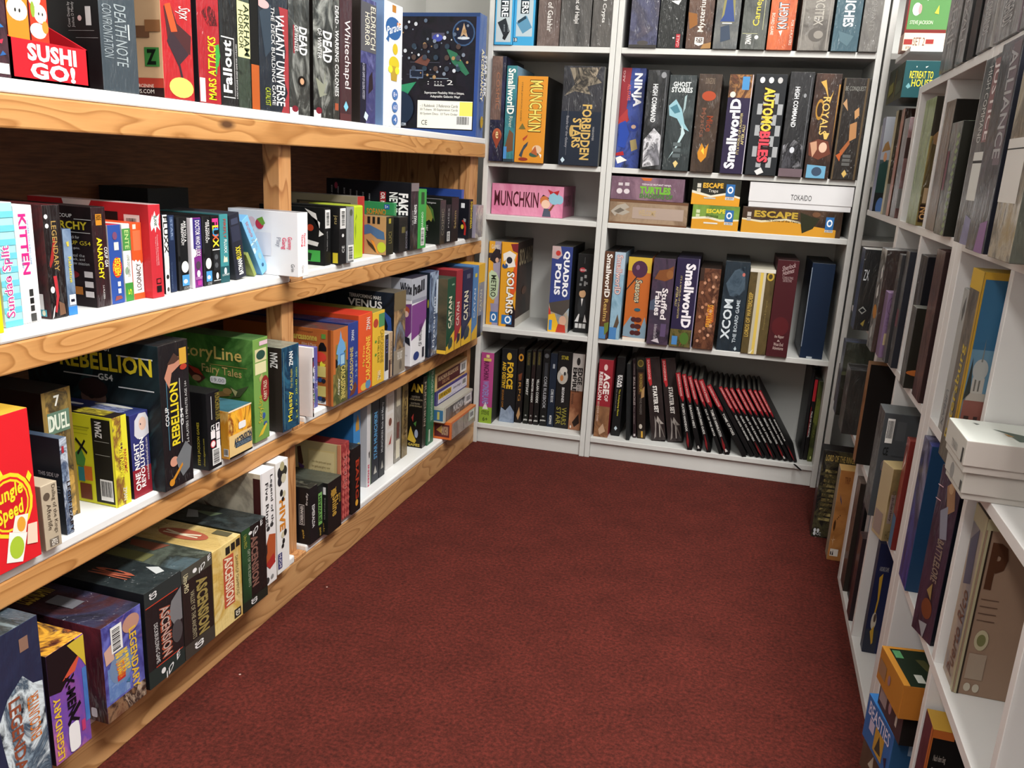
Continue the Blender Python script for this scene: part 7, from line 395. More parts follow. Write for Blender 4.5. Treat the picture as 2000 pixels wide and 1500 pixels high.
('board_game_box','brown treasure-map box standing on the carpet by the cube shelf','box','corner floor',.8061,-.5028,.0003,3.16201,0,.055,.2642,.16,{'S':'a:8a8272,a89c88:12:142:1','R':'a:9a6434,b07a44,855428:5:143:0','T':'c8a46a'},(('t','R','TRIP',.088,.86,.176,.93,'6a3a1c',0,0),('p','R',((.055,.74),(.092,.66),(.099,.62),(.066,.68)),'2c3a6a'),('p','R',((.022,.42),(.04,.46),(.057,.42),(.057,.36),(.04,.32),(.022,.36)),'4a2c14'),('r','R',.062,.46,.073,.475,'4a2c14'),('r','R',.079,.48,.09,.495,'4a2c14'),('r','R',.097,.5,.11,.515,'4a2c14'),('p','R',((.044,.2),(.057,.235),(.092,.24),(.059,.225),(.055,.28),(.053,.225),(.018,.24),(.051,.215),(.055,.16),(.057,.215)),'d8c0a0'),('r','R',.033,.05,.165,.13,'d8d4cc'),('p','R',((.066,.06),(.079,.12),(.092,.06)),'1a1a1a'),('r','R',.04,.06,.057,.1,'1a1a1a')),''),
('board_game_box','dark wrapped box in the corner, orange-brown flecks, corner shelf low board','box','corner shelf low board',.7991,-.1604,.3543,3.16201,0,.08,.1181,.22,{'S':'a:5a4434,2c2622,7a5a40:14:144:1','R':'a:2a2522,3c332c:10:145:1'},(),''),
('board_game_box','blue-edged wrapped box in the corner bay, corner shelf low board','box','corner shelf low board',.7912,-.2656,.3543,3.16201,0,.07,.2177,.22,{'S':'a:4a5a7a,2a3040,6a7488:14:146:1','R':'a:3a3f38,22251f,4c5248:7:147:1'},(('p','R',((.0,.6),(.9,.7),(.9,.66),(0,.55)),'5a6048'),),''),
('board_game_box','smoke-grey wrapped box nearest the panel in the corner bay','box','corner shelf low board',.7949,-.4455,.3543,3.16201,0,.09,.1788,.25,{'S':'a:4a4a4c,2a2a2c,707274:16:148:1','R':'a:33322f,1f1f1f:8:149:1'},(),''),
('board_game_box','black mystic box with eye sketch, blue left edge, corner shelf middle board','box','corner shelf middle board',.7833,-.4643,.6413,3.16201,0,.067,.21,.25,{'S':'w:34486a','R':'a:16181a,22201e:5:150:1','T':'b8b8b4'},(('p','R',((.02,.25),(.06,.3),(.1,.25),(.06,.2)),'8a8c88'),('p','R',((.03,.25),(.06,.28),(.09,.25),(.06,.22)),'16181a'),('p','R',((.06,.08),(.1,.14),(.09,.05)),'8a7a3a'),('t','R','ZX',.02,.62,.07,.75,'b8bcc0',0,0)),''),
('board_game_box','flat maroon box deep in the corner bay, corner shelf middle board','box','corner shelf middle board',.8405,-.2295,.6413,3.16201,0,.34,.07,.22,{'S':'3a2220','R':'1c1614','T':'2a2a3a'},(),''),
('board_game_box','cream-grey worn box, first along the corner shelf, corner shelf upper board','box','corner shelf upper board',.8219,-.0524,.9353,3.16201,0,.055,.245,.24,{'S':'a:a09a90,8a8478,b8b2a6:14:151:1','R':'1a1716'},(),''),
('board_game_box','violet-blue box with picture of a hatted man in green coat','box','corner shelf upper board',.8182,-.1175,.9353,3.16201,0,.065,.262,.24,{'S':'a:4a4f7a,5a6090,3a3f64:10:152:1','R':'3a4a4c'},(('r','R',.0,.55,.15,1,'8a8e96'),('p','R',((.0,.2),(.007,.5),(.075,.55),(.105,.45),(.105,.15)),'1f3a36'),('e','R',.052,.58,.018,.05,'a87a5c'),('p','R',((.007,.63),(.098,.66),(.06,.75),(.03,.72)),'7a5c38'),('r','R',.0,.0,.15,.2,'1c1e20'),('e','R',.075,.05,.045,.1,'4a6aa0')),''),
('board_game_box','ochre-spined slim box with grey-brown cover, corner shelf upper board','box','corner shelf upper board',.8229,-.3499,.9353,3.16201,0,.04,.265,.24,{'S':'a:a89a5a,8a7a40,c0b070:14:153:1','R':'a:4a4638,5a5240,3a362c:6:154:1'},(('r','R',.0,.0,.15,.3,'8a8a84'),),''),
('board_game_box','rusty orange-spined box beside ochre one, corner shelf upper board','box','corner shelf upper board',.825,-.4524,.9353,3.16201,0,.045,.262,.24,{'S':'a:8a4426,a85630,6a3018:14:155:1','R':'a:4a2c20,3a221a:6:156:1'},(),''),
('board_game_box','grey film-wrapped box with dark brown strip, corner shelf upper board','box','corner shelf upper board',.8268,-.5374,.9353,3.16201,0,.075,.235,.24,{'S':'a:8a8a90,6a6a70,a8a8ae:16:157:1','R':'a:4a3430,6a4a48,8a8086:8:158:1'},(('r','R',.0,.6,.12,.8,'33221e'),('r','R',.0,.1,.09,.3,'6a6a68')),''),
('board_game_box','dark teal haunted-house box with yellow block title, corner shelf raised','box','corner shelf raised',.7951,-.4566,1.2123,3.16201,0,.2521,.082,.24,{'S':'a:1f2c26,2c3a2c,161d1a:6:159:0','R':'1d474c','T':'5a6a6a'},(('t','R','RETREAT TO',.052,.52,.26,.72,'d8c838',0,1),('t','R','HOUSE',.078,.3,.26,.5,'d8c838',0,1),('p','R',((.078,.3),(.052,.4),(.031,.3),(.052,.24)),'6a9aa0'),('p','R',((.099,.85),(.109,.85),(.104,.8)),'c8d0c8'),('p','R',((.182,.84),(.208,.86),(.187,.8)),'c8d0c8'),('r','S',.5,.1,.52,.9,'8a7a30'),('p','S',((.1,.2),(.45,.3),(.4,.6),(.12,.55)),'6a6a2c'),('p','S',((.6,.15),(.95,.2),(.95,.55),(.6,.5)),'3a4a38')),''),
('board_game_box','brown wrapped box holding up the teal one, corner shelf raised','box','corner shelf raised',.8401,-.6011,.9353,3.16201,0,.0371,.276,.2,{'S':'a:4a3a34,3a2c28,5c4a42:8:160:1','R':'a:33241f,45342c:8:161:1'},(),''),
('board_game_box','green parody box with white tentacled figure, red edge, high up','box','corner shelf raised',.8198,-.1975,1.4053,3.16201,0,.055,.2,.3,{'S':'6a2a24','R':'4f8048'},(('r','R',.0,0,.34,.05,'6a201c'),('r','R',.0,0,.014,1,'6a201c'),('t','R','CALL OF COWTHULHU',.034,.88,.323,.98,'c8d8b8',0,0),('e','R',.119,.7,.051,.14,'e8eee4'),('p','R',((.075,.7),(.17,.72),(.204,.45),(.177,.5),(.153,.4),(.136,.5),(.102,.42),(.095,.55)),'e8eee4'),('e','R',.075,.3,.034,.08,'e8eee4'),('e','R',.102,.3,.014,.06,'c88a8a'),('r','R',.211,.42,.289,.54,'e0e8dc'),('p','R',((.224,.25),(.252,.35),(.258,.24)),'c8b83a'),('t','R','STEVE JACKSON',.034,.1,.221,.16,'d0dcc4',0,0)),''),
('expansion_box','flat cream expansion box with red band, under green one','box','corner shelf raised',.8199,-.2,1.3603,3.16201,0,.07,.045,.18,{'S':'c8a090','R':'d8bca8'},(('r','R',.009,.35,.126,.65,'8a2a26'),('t','R','SET 2',.135,.3,.293,.75,'6a4a40',0,0),('r','R',.306,.4,.414,.65,'8a2a26'),('t','R','STEVE JACKSON',.045,.08,.405,.24,'6a4a40',0,1)),''),
('board_game_box','pale green and brown treasure-map box on the cube shelf','box','cube shelves eye-level row',.829,-.8403,.9353,3.16201,0,.1172,.2548,.26,{'S':'a:6a7a50,8a9a6c,54643e:10:162:1','R':'a:6a5a30,8a763c,4a3e22,5a4a2a:5:163:1','T':'3a3a2c'},(('r','R',.0,.7,.1,1,'2e2a22'),('p','R',((.02,.7),(.05,.74),(.09,.7),(.08,.62),(.03,.64)),'8a6a48'),('r','R',.01,.03,.07,.17,'2a1a14'),('t','R','NO',.015,.05,.065,.15,'c89a60',-90,2),('r','R',.02,.18,.05,.3,'a89070')),''),
('board_game_box','brown film-wrapped box right of the thin divider, cube shelves eye-level row','box','cube shelves eye-level row',.8332,-1.0496,.9353,3.16201,0,.0826,.2343,.26,{'S':'a:5a4c42,6c5c50,463a32:16:164:1','R':'16130f'},(),''),
('board_game_box','box with green and black diamond pattern, wrapped, cube shelves eye-level row','box','cube shelves eye-level row',.8261,-1.192,.9353,3.16201,0,.084,.1887,.26,{'S':'a:4c4c4a,343432,6c6e6a,5a4448:14:165:1','R':'15150f','T':'a:5a6a50,2a2c24,8a9a7a:30:166:0'},(('p','S',((.7,.02),(.85,.06),(1,.03),(.85,.0)),'7a8a62'),('p','S',((.7,.085),(.85,.125),(1,.095),(.85,.065)),'7a8a62'),('p','S',((.7,.15),(.85,.19),(1,.16),(.85,.13)),'7a8a62'),('p','S',((.7,.215),(.85,.255),(1,.225),(.85,.195)),'7a8a62'),('p','S',((.7,.28),(.85,.32),(1,.29),(.85,.26)),'7a8a62'),('p','S',((.7,.345),(.85,.385),(1,.355),(.85,.325)),'7a8a62'),('p','S',((.7,.41),(.85,.45),(1,.42),(.85,.39)),'7a8a62'),('p','S',((.7,.475),(.85,.515),(1,.485),(.85,.455)),'7a8a62'),('p','S',((.7,.54),(.85,.58),(1,.55),(.85,.52)),'7a8a62'),('p','S',((.7,.605),(.85,.645),(1,.615),(.85,.585)),'7a8a62'),('p','S',((.7,.67),(.85,.71),(1,.68),(.85,.65)),'7a8a62'),('p','S',((.7,.735),(.85,.775),(1,.745),(.85,.715)),'7a8a62'),('p','S',((.7,.8),(.85,.84),(1,.81),(.85,.78)),'7a8a62'),('p','S',((.7,.865),(.85,.905),(1,.875),(.85,.845)),'7a8a62'),('r','S',.1,.4,.3,.75,'6a3a44')),''),
('board_game_box','tall grey box with red-white title and white paper label','box','cube shelves eye-level row',.8244,-1.4016,.9353,3.16201,0,.1069,.2672,.28,{'S':'a:3c3e40,2c2e30,5c5c5c,34343e:14:167:1','R':'22242e'},(('r','S',.3,.24,1,.44,'c4c6c2'),('r','S',.3,.455,1,.5,'c4c6c2'),('r','S',.3,.442,1,.453,'1c1e1c'),('r','S',.55,.55,.95,.98,'7a5a5c'),('t','S','HIGH COMMAND',.3,.55,.5,.95,'b8bab8',-88,0),('t','S','JUSTICE',.58,.56,.9,.96,'d0c8c8',-88,1),('p','S',((.4,.0),(.9,.0),(.85,.14),(.5,.16)),'a:6a6a8a,8a8aa8:10:168:0')),''),
('board_game_box','tall grey film-wrapped box with pale vertical lettering, cube shelves eye-level row','box','cube shelves eye-level row',.8124,-1.5494,.9353,3.16201,0,.098,.268,.28,{'S':'a:3a3c40,2e3034,54565a,463c48:14:169:1','R':'1a1c26'},(('r','S',.6,.42,.95,.98,'645a60'),('t','S','ALLIANCE',.55,.45,.9,.95,'9a9a9c',-88,1),('p','S',((.5,0),(.95,0),(.95,.16),(.6,.14)),'7a5a86')),''),
('board_game_box','beige and grey box with white label, at the frame edge','box','cube shelves eye-level row',.8149,-1.6714,.9353,3.16201,0,.098,.26,.28,{'S':'a:7c7464,5c564c,9a9282,8a7a5a:12:170:1','R':'a:3a3c36,4a4a40:8:171:1'},(('r','S',.0,.26,.8,.5,'c4c2be'),('r','S',.0,.505,.8,.55,'c4c2be'),('r','S',0,.5,.8,.506,'1c1e1c')),''),
('board_game_box','film-wrapped silver-grey box, first on the topmost cube shelf, cube shelves top','box','cube shelves top',.8308,-.9315,1.2313,3.16201,0,.1204,.26,.25,{'S':'a:4c4c4e,343436,6e6e6e,5a5458:16:172:1','R':'4a4846'},(('t','S','SERIF',.3,.162,.7,.512,'a8a8a8',-88,0),),''),
('board_game_box','slim film-wrapped grey box behind a dark gap, cube shelves top','box','cube shelves top',.8332,-1.0474,1.2313,3.16201,0,.0672,.25,.25,{'S':'a:4c4c4e,343436,6e6e6e,5a5458:16:173:1','R':'1c1c1c'},(('t','S','EXALT',.3,.137,.7,.435,'a8a8a8',-88,0),),''),
('board_game_box','short black box under the white one, cube shelves top','box','cube shelves top',.8349,-1.1332,1.2313,3.16201,0,.049,.1,.25,{'S':'101011','R':'0e0e0f'},(),''),
('board_game_box','mottled film-wrapped grey box with pale lettering, cube shelves top','box','cube shelves top',.8368,-1.2242,1.2313,3.16201,0,.09,.25,.25,{'S':'a:4c4c4e,343436,6e6e6e,5a5458:16:175:1','R':'9a9692'},(('t','S','COMMANDS',.3,.102,.7,.322,'a8a8a8',-88,0),('p','R',((.5,.5),(.7,.66),(.9,.5),(.7,.34)),'1a1a1a'),('p','R',((.55,.5),(.7,.62),(.85,.5),(.7,.38)),'a8a4a0'),('t','R','B',.62,.42,.78,.58,'1a1a1a',0,2)),''),
('board_game_box','pink-grey crumple-wrapped box at the frame edge, cube shelves top','box','cube shelves top',.8394,-1.3526,1.2313,3.16201,0,.1298,.26,.25,{'S':'a:4c4c4e,343436,6e6e6e,5a5458:16:176:1','R':'a:6a6266,7a6a70:8:180:1'},(('t','S','LEGENDS',.3,.075,.7,.238,'a8a8a8',-88,0),),''),
('board_game_box','dusky film-wrapped box beyond pink-grey one, cube shelves top','box','cube shelves top',.8419,-1.4754,1.2313,3.16201,0,.091,.25,.25,{'S':'a:4c4c4e,343436,6e6e6e,5a5458:16:177:1','R':'4a4a4c'},(('t','S','ORDER',.3,.048,.7,.151,'a8a8a8',-88,0),),''),
('board_game_box','black and white diamond patterned wrapped box, cube shelves middle row','box','cube shelves middle row',.7981,-.7505,.6413,3.16201,0,.08,.233,.25,{'S':'a:4a4c4c,8a8c8c,26282a,b0b2b2:12:181:1','R':'a:3a2a26,2a2422:6:182:1'},(('e','S',.55,.38,.35,.07,'b87a2c'),('p','S',((.6,.8),(.85,.86),(.9,.74),(.65,.7)),'d0d2d2'),('p','S',((.3,.6),(.6,.66),(.7,.55),(.4,.5)),'c0c2c2'),('p','S',((.3,.2),(.6,.26),(.7,.15),(.4,.1)),'b0b2b2')),''),
('board_game_box','lilac box with thin circle emblem and cream seal, cube shelves middle row','box','cube shelves middle row',.8086,-.8233,.6413,3.16201,0,.046,.1452,.2,{'S':'75607e','R':'6f5a78','T':'8a7490'},(('e','R',.05,.8,.04,.13,'3c2c34'),('e','R',.05,.8,.037,.12,'6f5a78'),('e','R',.05,.8,.011,.04,'4a3c48'),('r','R',.022,.2,.072,.38,'a89878'),('t','R','a tale of lines',.017,.6,.083,.63,'54445c',0,0),('t','R','told in verse',.017,.54,.077,.57,'54445c',0,0),('t','R','by many hands',.017,.48,.083,.51,'54445c',0,0)),''),
('board_game_box','dark grey streaked wrapped box right of lilac box, cube shelves middle row','box','cube shelves middle row',.8158,-.8827,.6413,3.16201,0,.035,.2327,.25,{'S':'a:4a4a4a,2c2c2e,707070:20:183:1','R':'2a2a2c'},(),''),
('board_game_box','slate wrapped box before the second thin divider, cube shelves middle row','box','cube shelves middle row',.8227,-.9266,.6413,3.16201,0,.043,.2437,.25,{'S':'a:4c4e52,34363a,6c6e72:20:184:1','R':'1e2028'},(('r','S',.2,.35,.7,.5,'6a3a48'),),''),
('board_game_box','black-blue tall box behind film-strip box, cube shelves middle row','box','cube shelves middle row',.8369,-1.0348,.6413,3.16201,0,.07,.2454,.25,{'S':'a:2c2e34,1c1e22,44464c:12:185:1','R':'14141a'},(('r','R',0,0,1,.6,'1a1c2e'),),''),
('board_game_box','olive-black box with film-strip border, cube shelves middle row','box','cube shelves middle row',.8243,-1.1026,.6413,3.16201,0,.045,.1543,.22,{'S':'a:5a5c58,3a3c38,7a7c78:18:186:1','R':'201e18','T':'7a7a74'},(('r','R',.1,.04,.4,.09,'54543c'),('r','R',.1,.115,.4,.165,'54543c'),('r','R',.1,.19,.4,.24,'54543c'),('r','R',.1,.265,.4,.315,'54543c'),('r','R',.1,.34,.4,.39,'54543c'),('r','R',.1,.415,.4,.465,'54543c'),('r','R',.1,.49,.4,.54,'54543c'),('r','R',.1,.565,.4,.615,'54543c'),('r','R',.1,.64,.4,.69,'54543c'),('r','R',.1,.715,.4,.765,'54543c'),('r','R',.1,.79,.4,.84,'54543c'),('r','R',.1,.865,.4,.915,'54543c'),('e','R',.2,.2,.2,.05,'a8602c')),''),
('board_game_box','maroon mottled wrapped box against the double panel, cube shelves middle row','box','cube shelves middle row',.8353,-1.1999,.6413,3.16201,0,.07,.2688,.25,{'S':'a:4a2c2c,3a2224,5c3a36,2c1c1c:8:187:1','R':'2a1a1a'},(),''),
('board_game_box','slim white game box with faint grey letters, cube shelves middle row','box','cube shelves middle row',.8445,-1.4047,.6413,3.16201,0,.04,.2274,.25,{'S':'9a9c9a','R':'a8aaa8'},(('t','S','URBAN',.3,.05,.7,.3,'74787a',-90,0),('p','S',((.3,.85),(.6,.95),(.7,.85),(.5,.78)),'5a5c5c')),''),
('board_game_box','yellow-edged city box with blue sky and domed church, cube shelves middle row','box','cube shelves middle row',.8217,-1.5612,.6413,3.16201,0,.062,.2711,.29,{'S':'a:4a4640,6a645a,33302c:12:188:1','R':'6a7a84','T':'a88a2c'},(('r','S',.86,0,1,1,'a8842c'),('r','S',0,.9,1,1,'b8962f'),('p','S',((.2,.1),(.6,.2),(.5,.4),(.3,.36)),'8a8880'),('t','S','Petersburg',.3,.12,.75,.62,'b8a03a',88,1),('r','R',.009,.4,.167,.97,'2f5a7a'),('r','R',.009,.4,.167,.62,'5a7c92'),('r','R',.0,0,.009,1,'a8842c'),('r','R',.0,.965,.17,1,'a8842c'),('p','R',((.014,.0),(.014,.36),(.112,.36),(.116,.0)),'7a4c44'),('r','R',.02,.36,.099,.4,'9a948c'),('r','R',.034,.4,.085,.48,'a09c96'),('r','R',.044,.41,.051,.47,'5a5854'),('r','R',.061,.41,.068,.47,'5a5854'),('e','R',.059,.52,.032,.055,'9a9c9a'),('p','R',((.056,.56),(.059,.68),(.063,.56)),'6a6c6a'),('r','R',.027,.2,.048,.28,'3a2c2a'),('r','R',.068,.22,.085,.28,'3a2c2a'),('r','R',.027,.08,.048,.14,'3a2c2a'),('p','R',((.105,.0),(.112,.42),(.129,.5),(.146,.36),(.162,.44),(.17,.0)),'2a2c28'),('p','R',((.009,.36),(.02,.58),(.034,.4)),'2c302c')),''),
('board_game_box','white lidded box, lower of a stacked pair, cube shelves middle row','box','cube shelves middle row',.8139,-1.6724,.6413,3.16201,0,.1,.036,.25,{'S':'b8b8b2','R':'b4aea8'},(('e','S',.4,.5,.1,.3,'8a8c8a'),('r','S',.86,.25,.95,.6,'4a4c4a')),'lidbox'),
('board_game_box','white lidded box with small bird painting, upper of the pair','box','cube shelves middle row',.808,-1.6755,.6778,3.16201,0,.106,.042,.25,{'S':'bcbcb6','R':'b8b0aa','T':'d4d8d2'},(('t','S','TOKAIDO',.35,.35,.65,.6,'8a8c8a',0,0),('r','S',.86,.25,.93,.7,'3a3c3a'),('p','T',((.35,.175),(.5,.225),(.8,.25),(.7,.35),(.5,.3)),'4a5a50'),('p','T',((.5,.21),(.62,.22),(.6,.25)),'a87a3a'),('p','T',((.15,.1),(.22,.11),(.2,.13)),'6a7470')),'lidbox'),
('board_game_box','black box with orange-brown wooden-look spine, cube shelves second row','box','cube shelves second row',.8105,-.7178,.3543,3.16201,0,.045,.2485,.28,{'S':'a:7a5230,946840,5c3c22:8:189:0','R':'14110f'},(),''),
('board_game_box','large grey box back with barcode and rules text, cube shelves second row','box','cube shelves second row',.809,-1.0369,.3543,3.16201,0,.073,.2215,.27,{'S':'a:4a4e50,6a6e70,2c2f31,5a5e60:16:190:1','R':'42464a','T':'5c6062'},(('bc','R',.028,.72,.078,.95,0),('r','R',.097,.75,.161,.93,'4c5054'),('t','R','CE',.028,.6,.064,.68,'1c1e20',0,2),('e','R',.046,.5,.014,.05,'8a6a6a'),('e','R',.046,.5,.012,.04,'5a5e60'),('r','R',.087,.3,.207,.31,'383c40'),('r','R',.087,.35,.207,.36,'383c40'),('r','R',.087,.4,.207,.41,'383c40'),('r','R',.087,.45,.207,.46,'383c40'),('r','R',.087,.5,.207,.51,'383c40'),('r','R',.087,.55,.207,.56,'383c40'),('r','R',.087,.6,.207,.61,'383c40')),''),
('board_game_box','small tan box with old map art, cube shelves second row','box','cube shelves second row',.8158,-1.1752,.3543,3.40636,0,.05,.1469,.1,{'S':'a89878','R':'a:7a6a48,8c7a54,685838:8:191:0','T':'a8946a'},(('t','R','Die Saulen',.064,.3,.12,.7,'5a4a44',-88,0),('r','R',.04,.25,.128,.65,'8a7a74'),('t','R','Journey',.056,.28,.112,.62,'4a3c38',-88,0),('t','R','HC',.048,.03,.128,.15,'5a4a28',0,0),('r','S',.1,.05,.8,.35,'8a7a74')),''),
('board_game_box','slim red box wedged beside the tan one, cube shelves second row','box','cube shelves second row',.8347,-1.2199,.3543,3.16201,0,.03,.2152,.2,{'S':'a:7a2a26,8e3a30,5c1e1c:8:192:1','R':'6a2420'},(('r','S',0,0,1,.3,'4a6a8a'),('p','S',((.2,.7),(.8,.8),(.6,.9)),'c8b0a8')),''),
('board_game_box','deep blue film-wrapped box in the bay past the double panel','box','cube shelves second row',.8377,-1.3673,.3543,3.16201,0,.065,.2583,.25,{'S':'a:23285a,34408a,1a1c3a,6a6a8a:8:193:1','R':'1c3a5a'},(),''),
('board_game_box','purple-black box with figures and silver emblem lettering, cube shelves second row','box','cube shelves second row',.8414,-1.5478,.3543,3.47617,0,.056,.2689,.24,{'S':'a:2a1e30,3a2a3c,1c1620:5:194:1','R':'12151f','T':'6a6e72'},(('p','S',((.4,.9),(.7,.96),(.9,.8),(.6,.75)),'8a6a50'),('p','S',((.3,.75),(.6,.8),(.8,.62),(.5,.6)),'7a7c8a'),('e','S',.6,.9,.1,.03,'a88a6a'),('t','S','BATTLELORE',.45,.35,.75,.6,'7a6c60',-88,2),('p','S',((.4,.28),(.6,.34),(.65,.24)),'8a7448'),('e','S',.55,.18,.25,.06,'6a3a24'),('p','S',((.3,.08),(.7,.1),(.6,.0)),'8a8a90'),('r','S',.0,.88,.25,.885,'c8a8b0'),('r','S',.0,.8,.25,.805,'c8a8b0')),''),
('board_game_box','big tan antique box with ornate brown initial, cube shelves second row','box','cube shelves second row',.8597,-1.6594,.3543,3.16201,0,.06,.255,.28,{'S':'a:8a8074,a0907e,6a6a72:6:195:0','R':'8a7260','T':'5a5448'},(('r','S',0,.9,1,1,'9a947a'),('r','S',.86,0,1,1,'a09a7c'),('p','S',((.1,.8),(.6,.9),(.7,.6),(.2,.55)),'4a4a5c'),('t','S','Puerto Rico',.3,.05,.75,.55,'6a4a3a',86,1),('r','R',.008,0,.019,1,'a09a7c'),('r','R',.019,0,.027,1,'2c2018'),('r','R',.0,.94,.19,1,'a09a7c'),('t','R','P',.038,.62,.114,.88,'4a2c1c',0,4),('r','R',.038,.56,.114,.565,'5a4438'),('r','R',.038,.52,.114,.525,'5a4438'),('r','R',.038,.48,.114,.485,'5a4438'),('r','R',.038,.44,.114,.445,'5a4438'),('e','R',.076,.33,.03,.06,'a8a084'),('e','R',.076,.33,.019,.035,'6a6a44'),('r','R',.038,.1,.114,.25,'948474'),('e','R',.057,.05,.015,.025,'b0a898'),('e','R',.095,.05,.015,.025,'b0a898')),''),
('board_game_box','clear-wrapped brown box, first in the bottom cubes, cube shelves bottom row','box','cube shelves bottom row',.8305,-.7198,.0203,3.16201,0,.06,.2888,.25,{'S':'a:5c4c44,4a3c36,786a62:12:196:1','R':'2c2622'},(),''),
('board_game_box','black box second in the bottom cubes, cube shelves bottom row','box','cube shelves bottom row',.8417,-.7796,.0203,3.16201,0,.04,.2998,.25,{'S':'16151a','R':'121214'},(),''),
('board_game_box','white upright box behind maroon one, bottom cubes, cube shelves bottom row','box','cube shelves bottom row',.8478,-.832,.0203,3.16201,0,.035,.2543,.2,{'S':'a0a0a0','R':'85858a','T':'c0c0c0'},(),''),
('board_game_box','maroon-brown wrapped box at the first bottom divider, cube shelves bottom row','box','cube shelves bottom row',.8337,-.8773,.0203,3.16201,0,.045,.2102,.25,{'S':'a:3a2a2c,4c383a,2c2022:8:197:1','R':'2c2226'},(),''),
('board_game_box','navy box with yellow comic creature, bottom cube, cube shelves bottom row','box','cube shelves bottom row',.8515,-1.0145,.0203,3.16201,0,.03,.2587,.26,{'S':'1a2038','R':'1c2244'},(('r','R',.0,0,.1,.22,'2a2e3c'),('p','R',((.035,.7),(.06,.74),(.062,.5),(.05,.3),(.04,.3),(.05,.5)),'b08a2c'),('t','R','A BOARD GAME',.025,.76,.095,.8,'a8aab0',0,0),('e','R',.05,.3,.02,.08,'b8b0a0'),('e','R',.055,.33,.01,.04,'4a3a34'),('p','R',((.035,.2),(.06,.26),(.07,.1),(.06,.08)),'b08a2c')),''),
('board_game_box','brown box at the foot of the bottom stack, cube shelves bottom row','box','cube shelves bottom row',.826,-1.4801,.0203,3.33655,0,.12,.07,.25,{'S':'a:4a3a30,5a483a:8:198:0','R':'3a2e28','T':'4a3c34'},(('p','S',((.3,.4),(.45,.8),(.5,.4)),'b0a898'),),''),
('board_game_box','bright blue box with white lettering in bottom stack, cube shelves bottom row','box','cube shelves bottom row',.8203,-1.4927,.0908,3.37145,0,.115,.082,.25,{'S':'2f5f9c','R':'2a5078','T':'3a7fc8'},(('t','S','BEASTIES',.1,.62,.9,.92,'c8c4d8',0,1),('r','S',.42,.1,.75,.62,'b08a3a'),('p','S',((.48,.15),(.58,.55),(.7,.2)),'3a3a34'),('r','S',.2,.35,.38,.6,'b0a8c0'),('p','S',((.8,.3),(.9,.4),(.92,.1)),'2a2a44'),('t','R','blue',.1,.6,.5,.85,'8aa0b8',0,1)),''),
('board_game_box','dark plum box with white sticker between blue and orange ones','box','cube shelves bottom row',.8267,-1.5151,.1733,3.31909,0,.11,.055,.25,{'S':'a:33282c,4a3a3c:10:199:0','R':'1a1716','T':'221e1e'},(('r','S',.05,.2,.35,.8,'8a7c7c'),('e','S',.5,.5,.06,.2,'8a6a70'),('r','S',.75,.3,.82,.7,'b0a8a0'),('st','R',.75,.1,.95,.9,'')),''),
('board_game_box','orange-edged box with dark green top, topmost of bottom stack','box','cube shelves bottom row',.815,-1.5303,.2288,3.31909,0,.11,.058,.27,{'S':'a8702c','R':'a86a28','T':'1c2a1e'},(('r','T',.0,.0,1,.036,'c88a34'),('r','T',0,.0,.06,.3,'c88a34'),('r','T',.1,.045,.3,.09,'5a9a68'),('r','T',.7,.09,.9,.135,'c0c4bc'),('p','T',((.3,.15),(.6,.18),(.55,.225),(.3,.204)),'4a4a2c'),('r','S',.05,.25,.35,.7,'8a6a50'),('e','S',.5,.5,.05,.15,'8a6a70'),('st','R',.11,.1,.16,.95,'')),''),
('board_game_box','orange-rimmed upright box with black rules side, cube shelves bottom row','box','cube shelves bottom row',.8515,-1.6496,.0203,3.16201,0,.05,.262,.22,{'S':'a:4a2430,5c3038,34181f:8:201:0','R':'121011','T':'b89038'},(('r','S',.85,0,1,1,'b0602c'),('r','R',.0,0,.008,1,'b0602c'),('r','R',.0,.95,.13,1,'b0602c'),('t','R','Nach dem Sieg',.033,.8,.104,.85,'b0a8a0',0,0),('t','R','Trumps',.033,.72,.078,.77,'b0a8a0',0,0),('r','T',.3,.3,.9,.7,'9a9a98')),''),
('board_game_box','grey-green low box under the near shelf, cube shelves bottom row','box','cube shelves bottom row',.8569,-1.7695,.0203,3.16201,0,.14,.13,.25,{'S':'6a7058','R':'5a6048','T':'a:6a7060,7c8270,58604a:6:202:0'},(),'')
]
TXT={}
def collect():
    keys=set()
    for bx in BOXES:
        for d in bx[13]:
            if d[0]=='t': keys.add((d[2],d[8+1] if len(d)>9 else 0))
            if d[0]=='st' and d[6]: keys.add((d[6],0))
    obs=[]
    for k in sorted(keys):
        cu=bpy.data.curves.new('txt','FONT'); cu.body=k[0]; cu.resolution_u=2; cu.offset=(0,.012,.028,.045,.06,.075)[k[1]]; cu.space_character=1.0+.02*k[1]
        o=bpy.data.objects.new('txt',cu); C.objects.link(o); obs.append((k,o))
    dg=bpy.context.evaluated_depsgraph_get()
    for k,o in obs:
        me=o.evaluated_get(dg).to_mesh()
        vs_=[tuple(v.co) for v in me.vertices]; fs=[tuple(p.vertices) for p in me.polygons]
        xs=[v[0] for v in vs_] or [0,1]; ys=[v[1] for v in vs_] or [0,1]
        x0,x1,y0,y1=min(xs),max(xs),min(ys),max(ys)
        TXT[k]=([((v[0]-x0)/max(1e-6,x1-x0),(v[1]-y0)/max(1e-6,y1-y0)) for v in vs_],fs)
        o.evaluated_get(dg).to_mesh_clear()
    for k,o in obs:
        cu=o.data; bpy.data.objects.remove(o); bpy.data.curves.remove(cu)
collect()
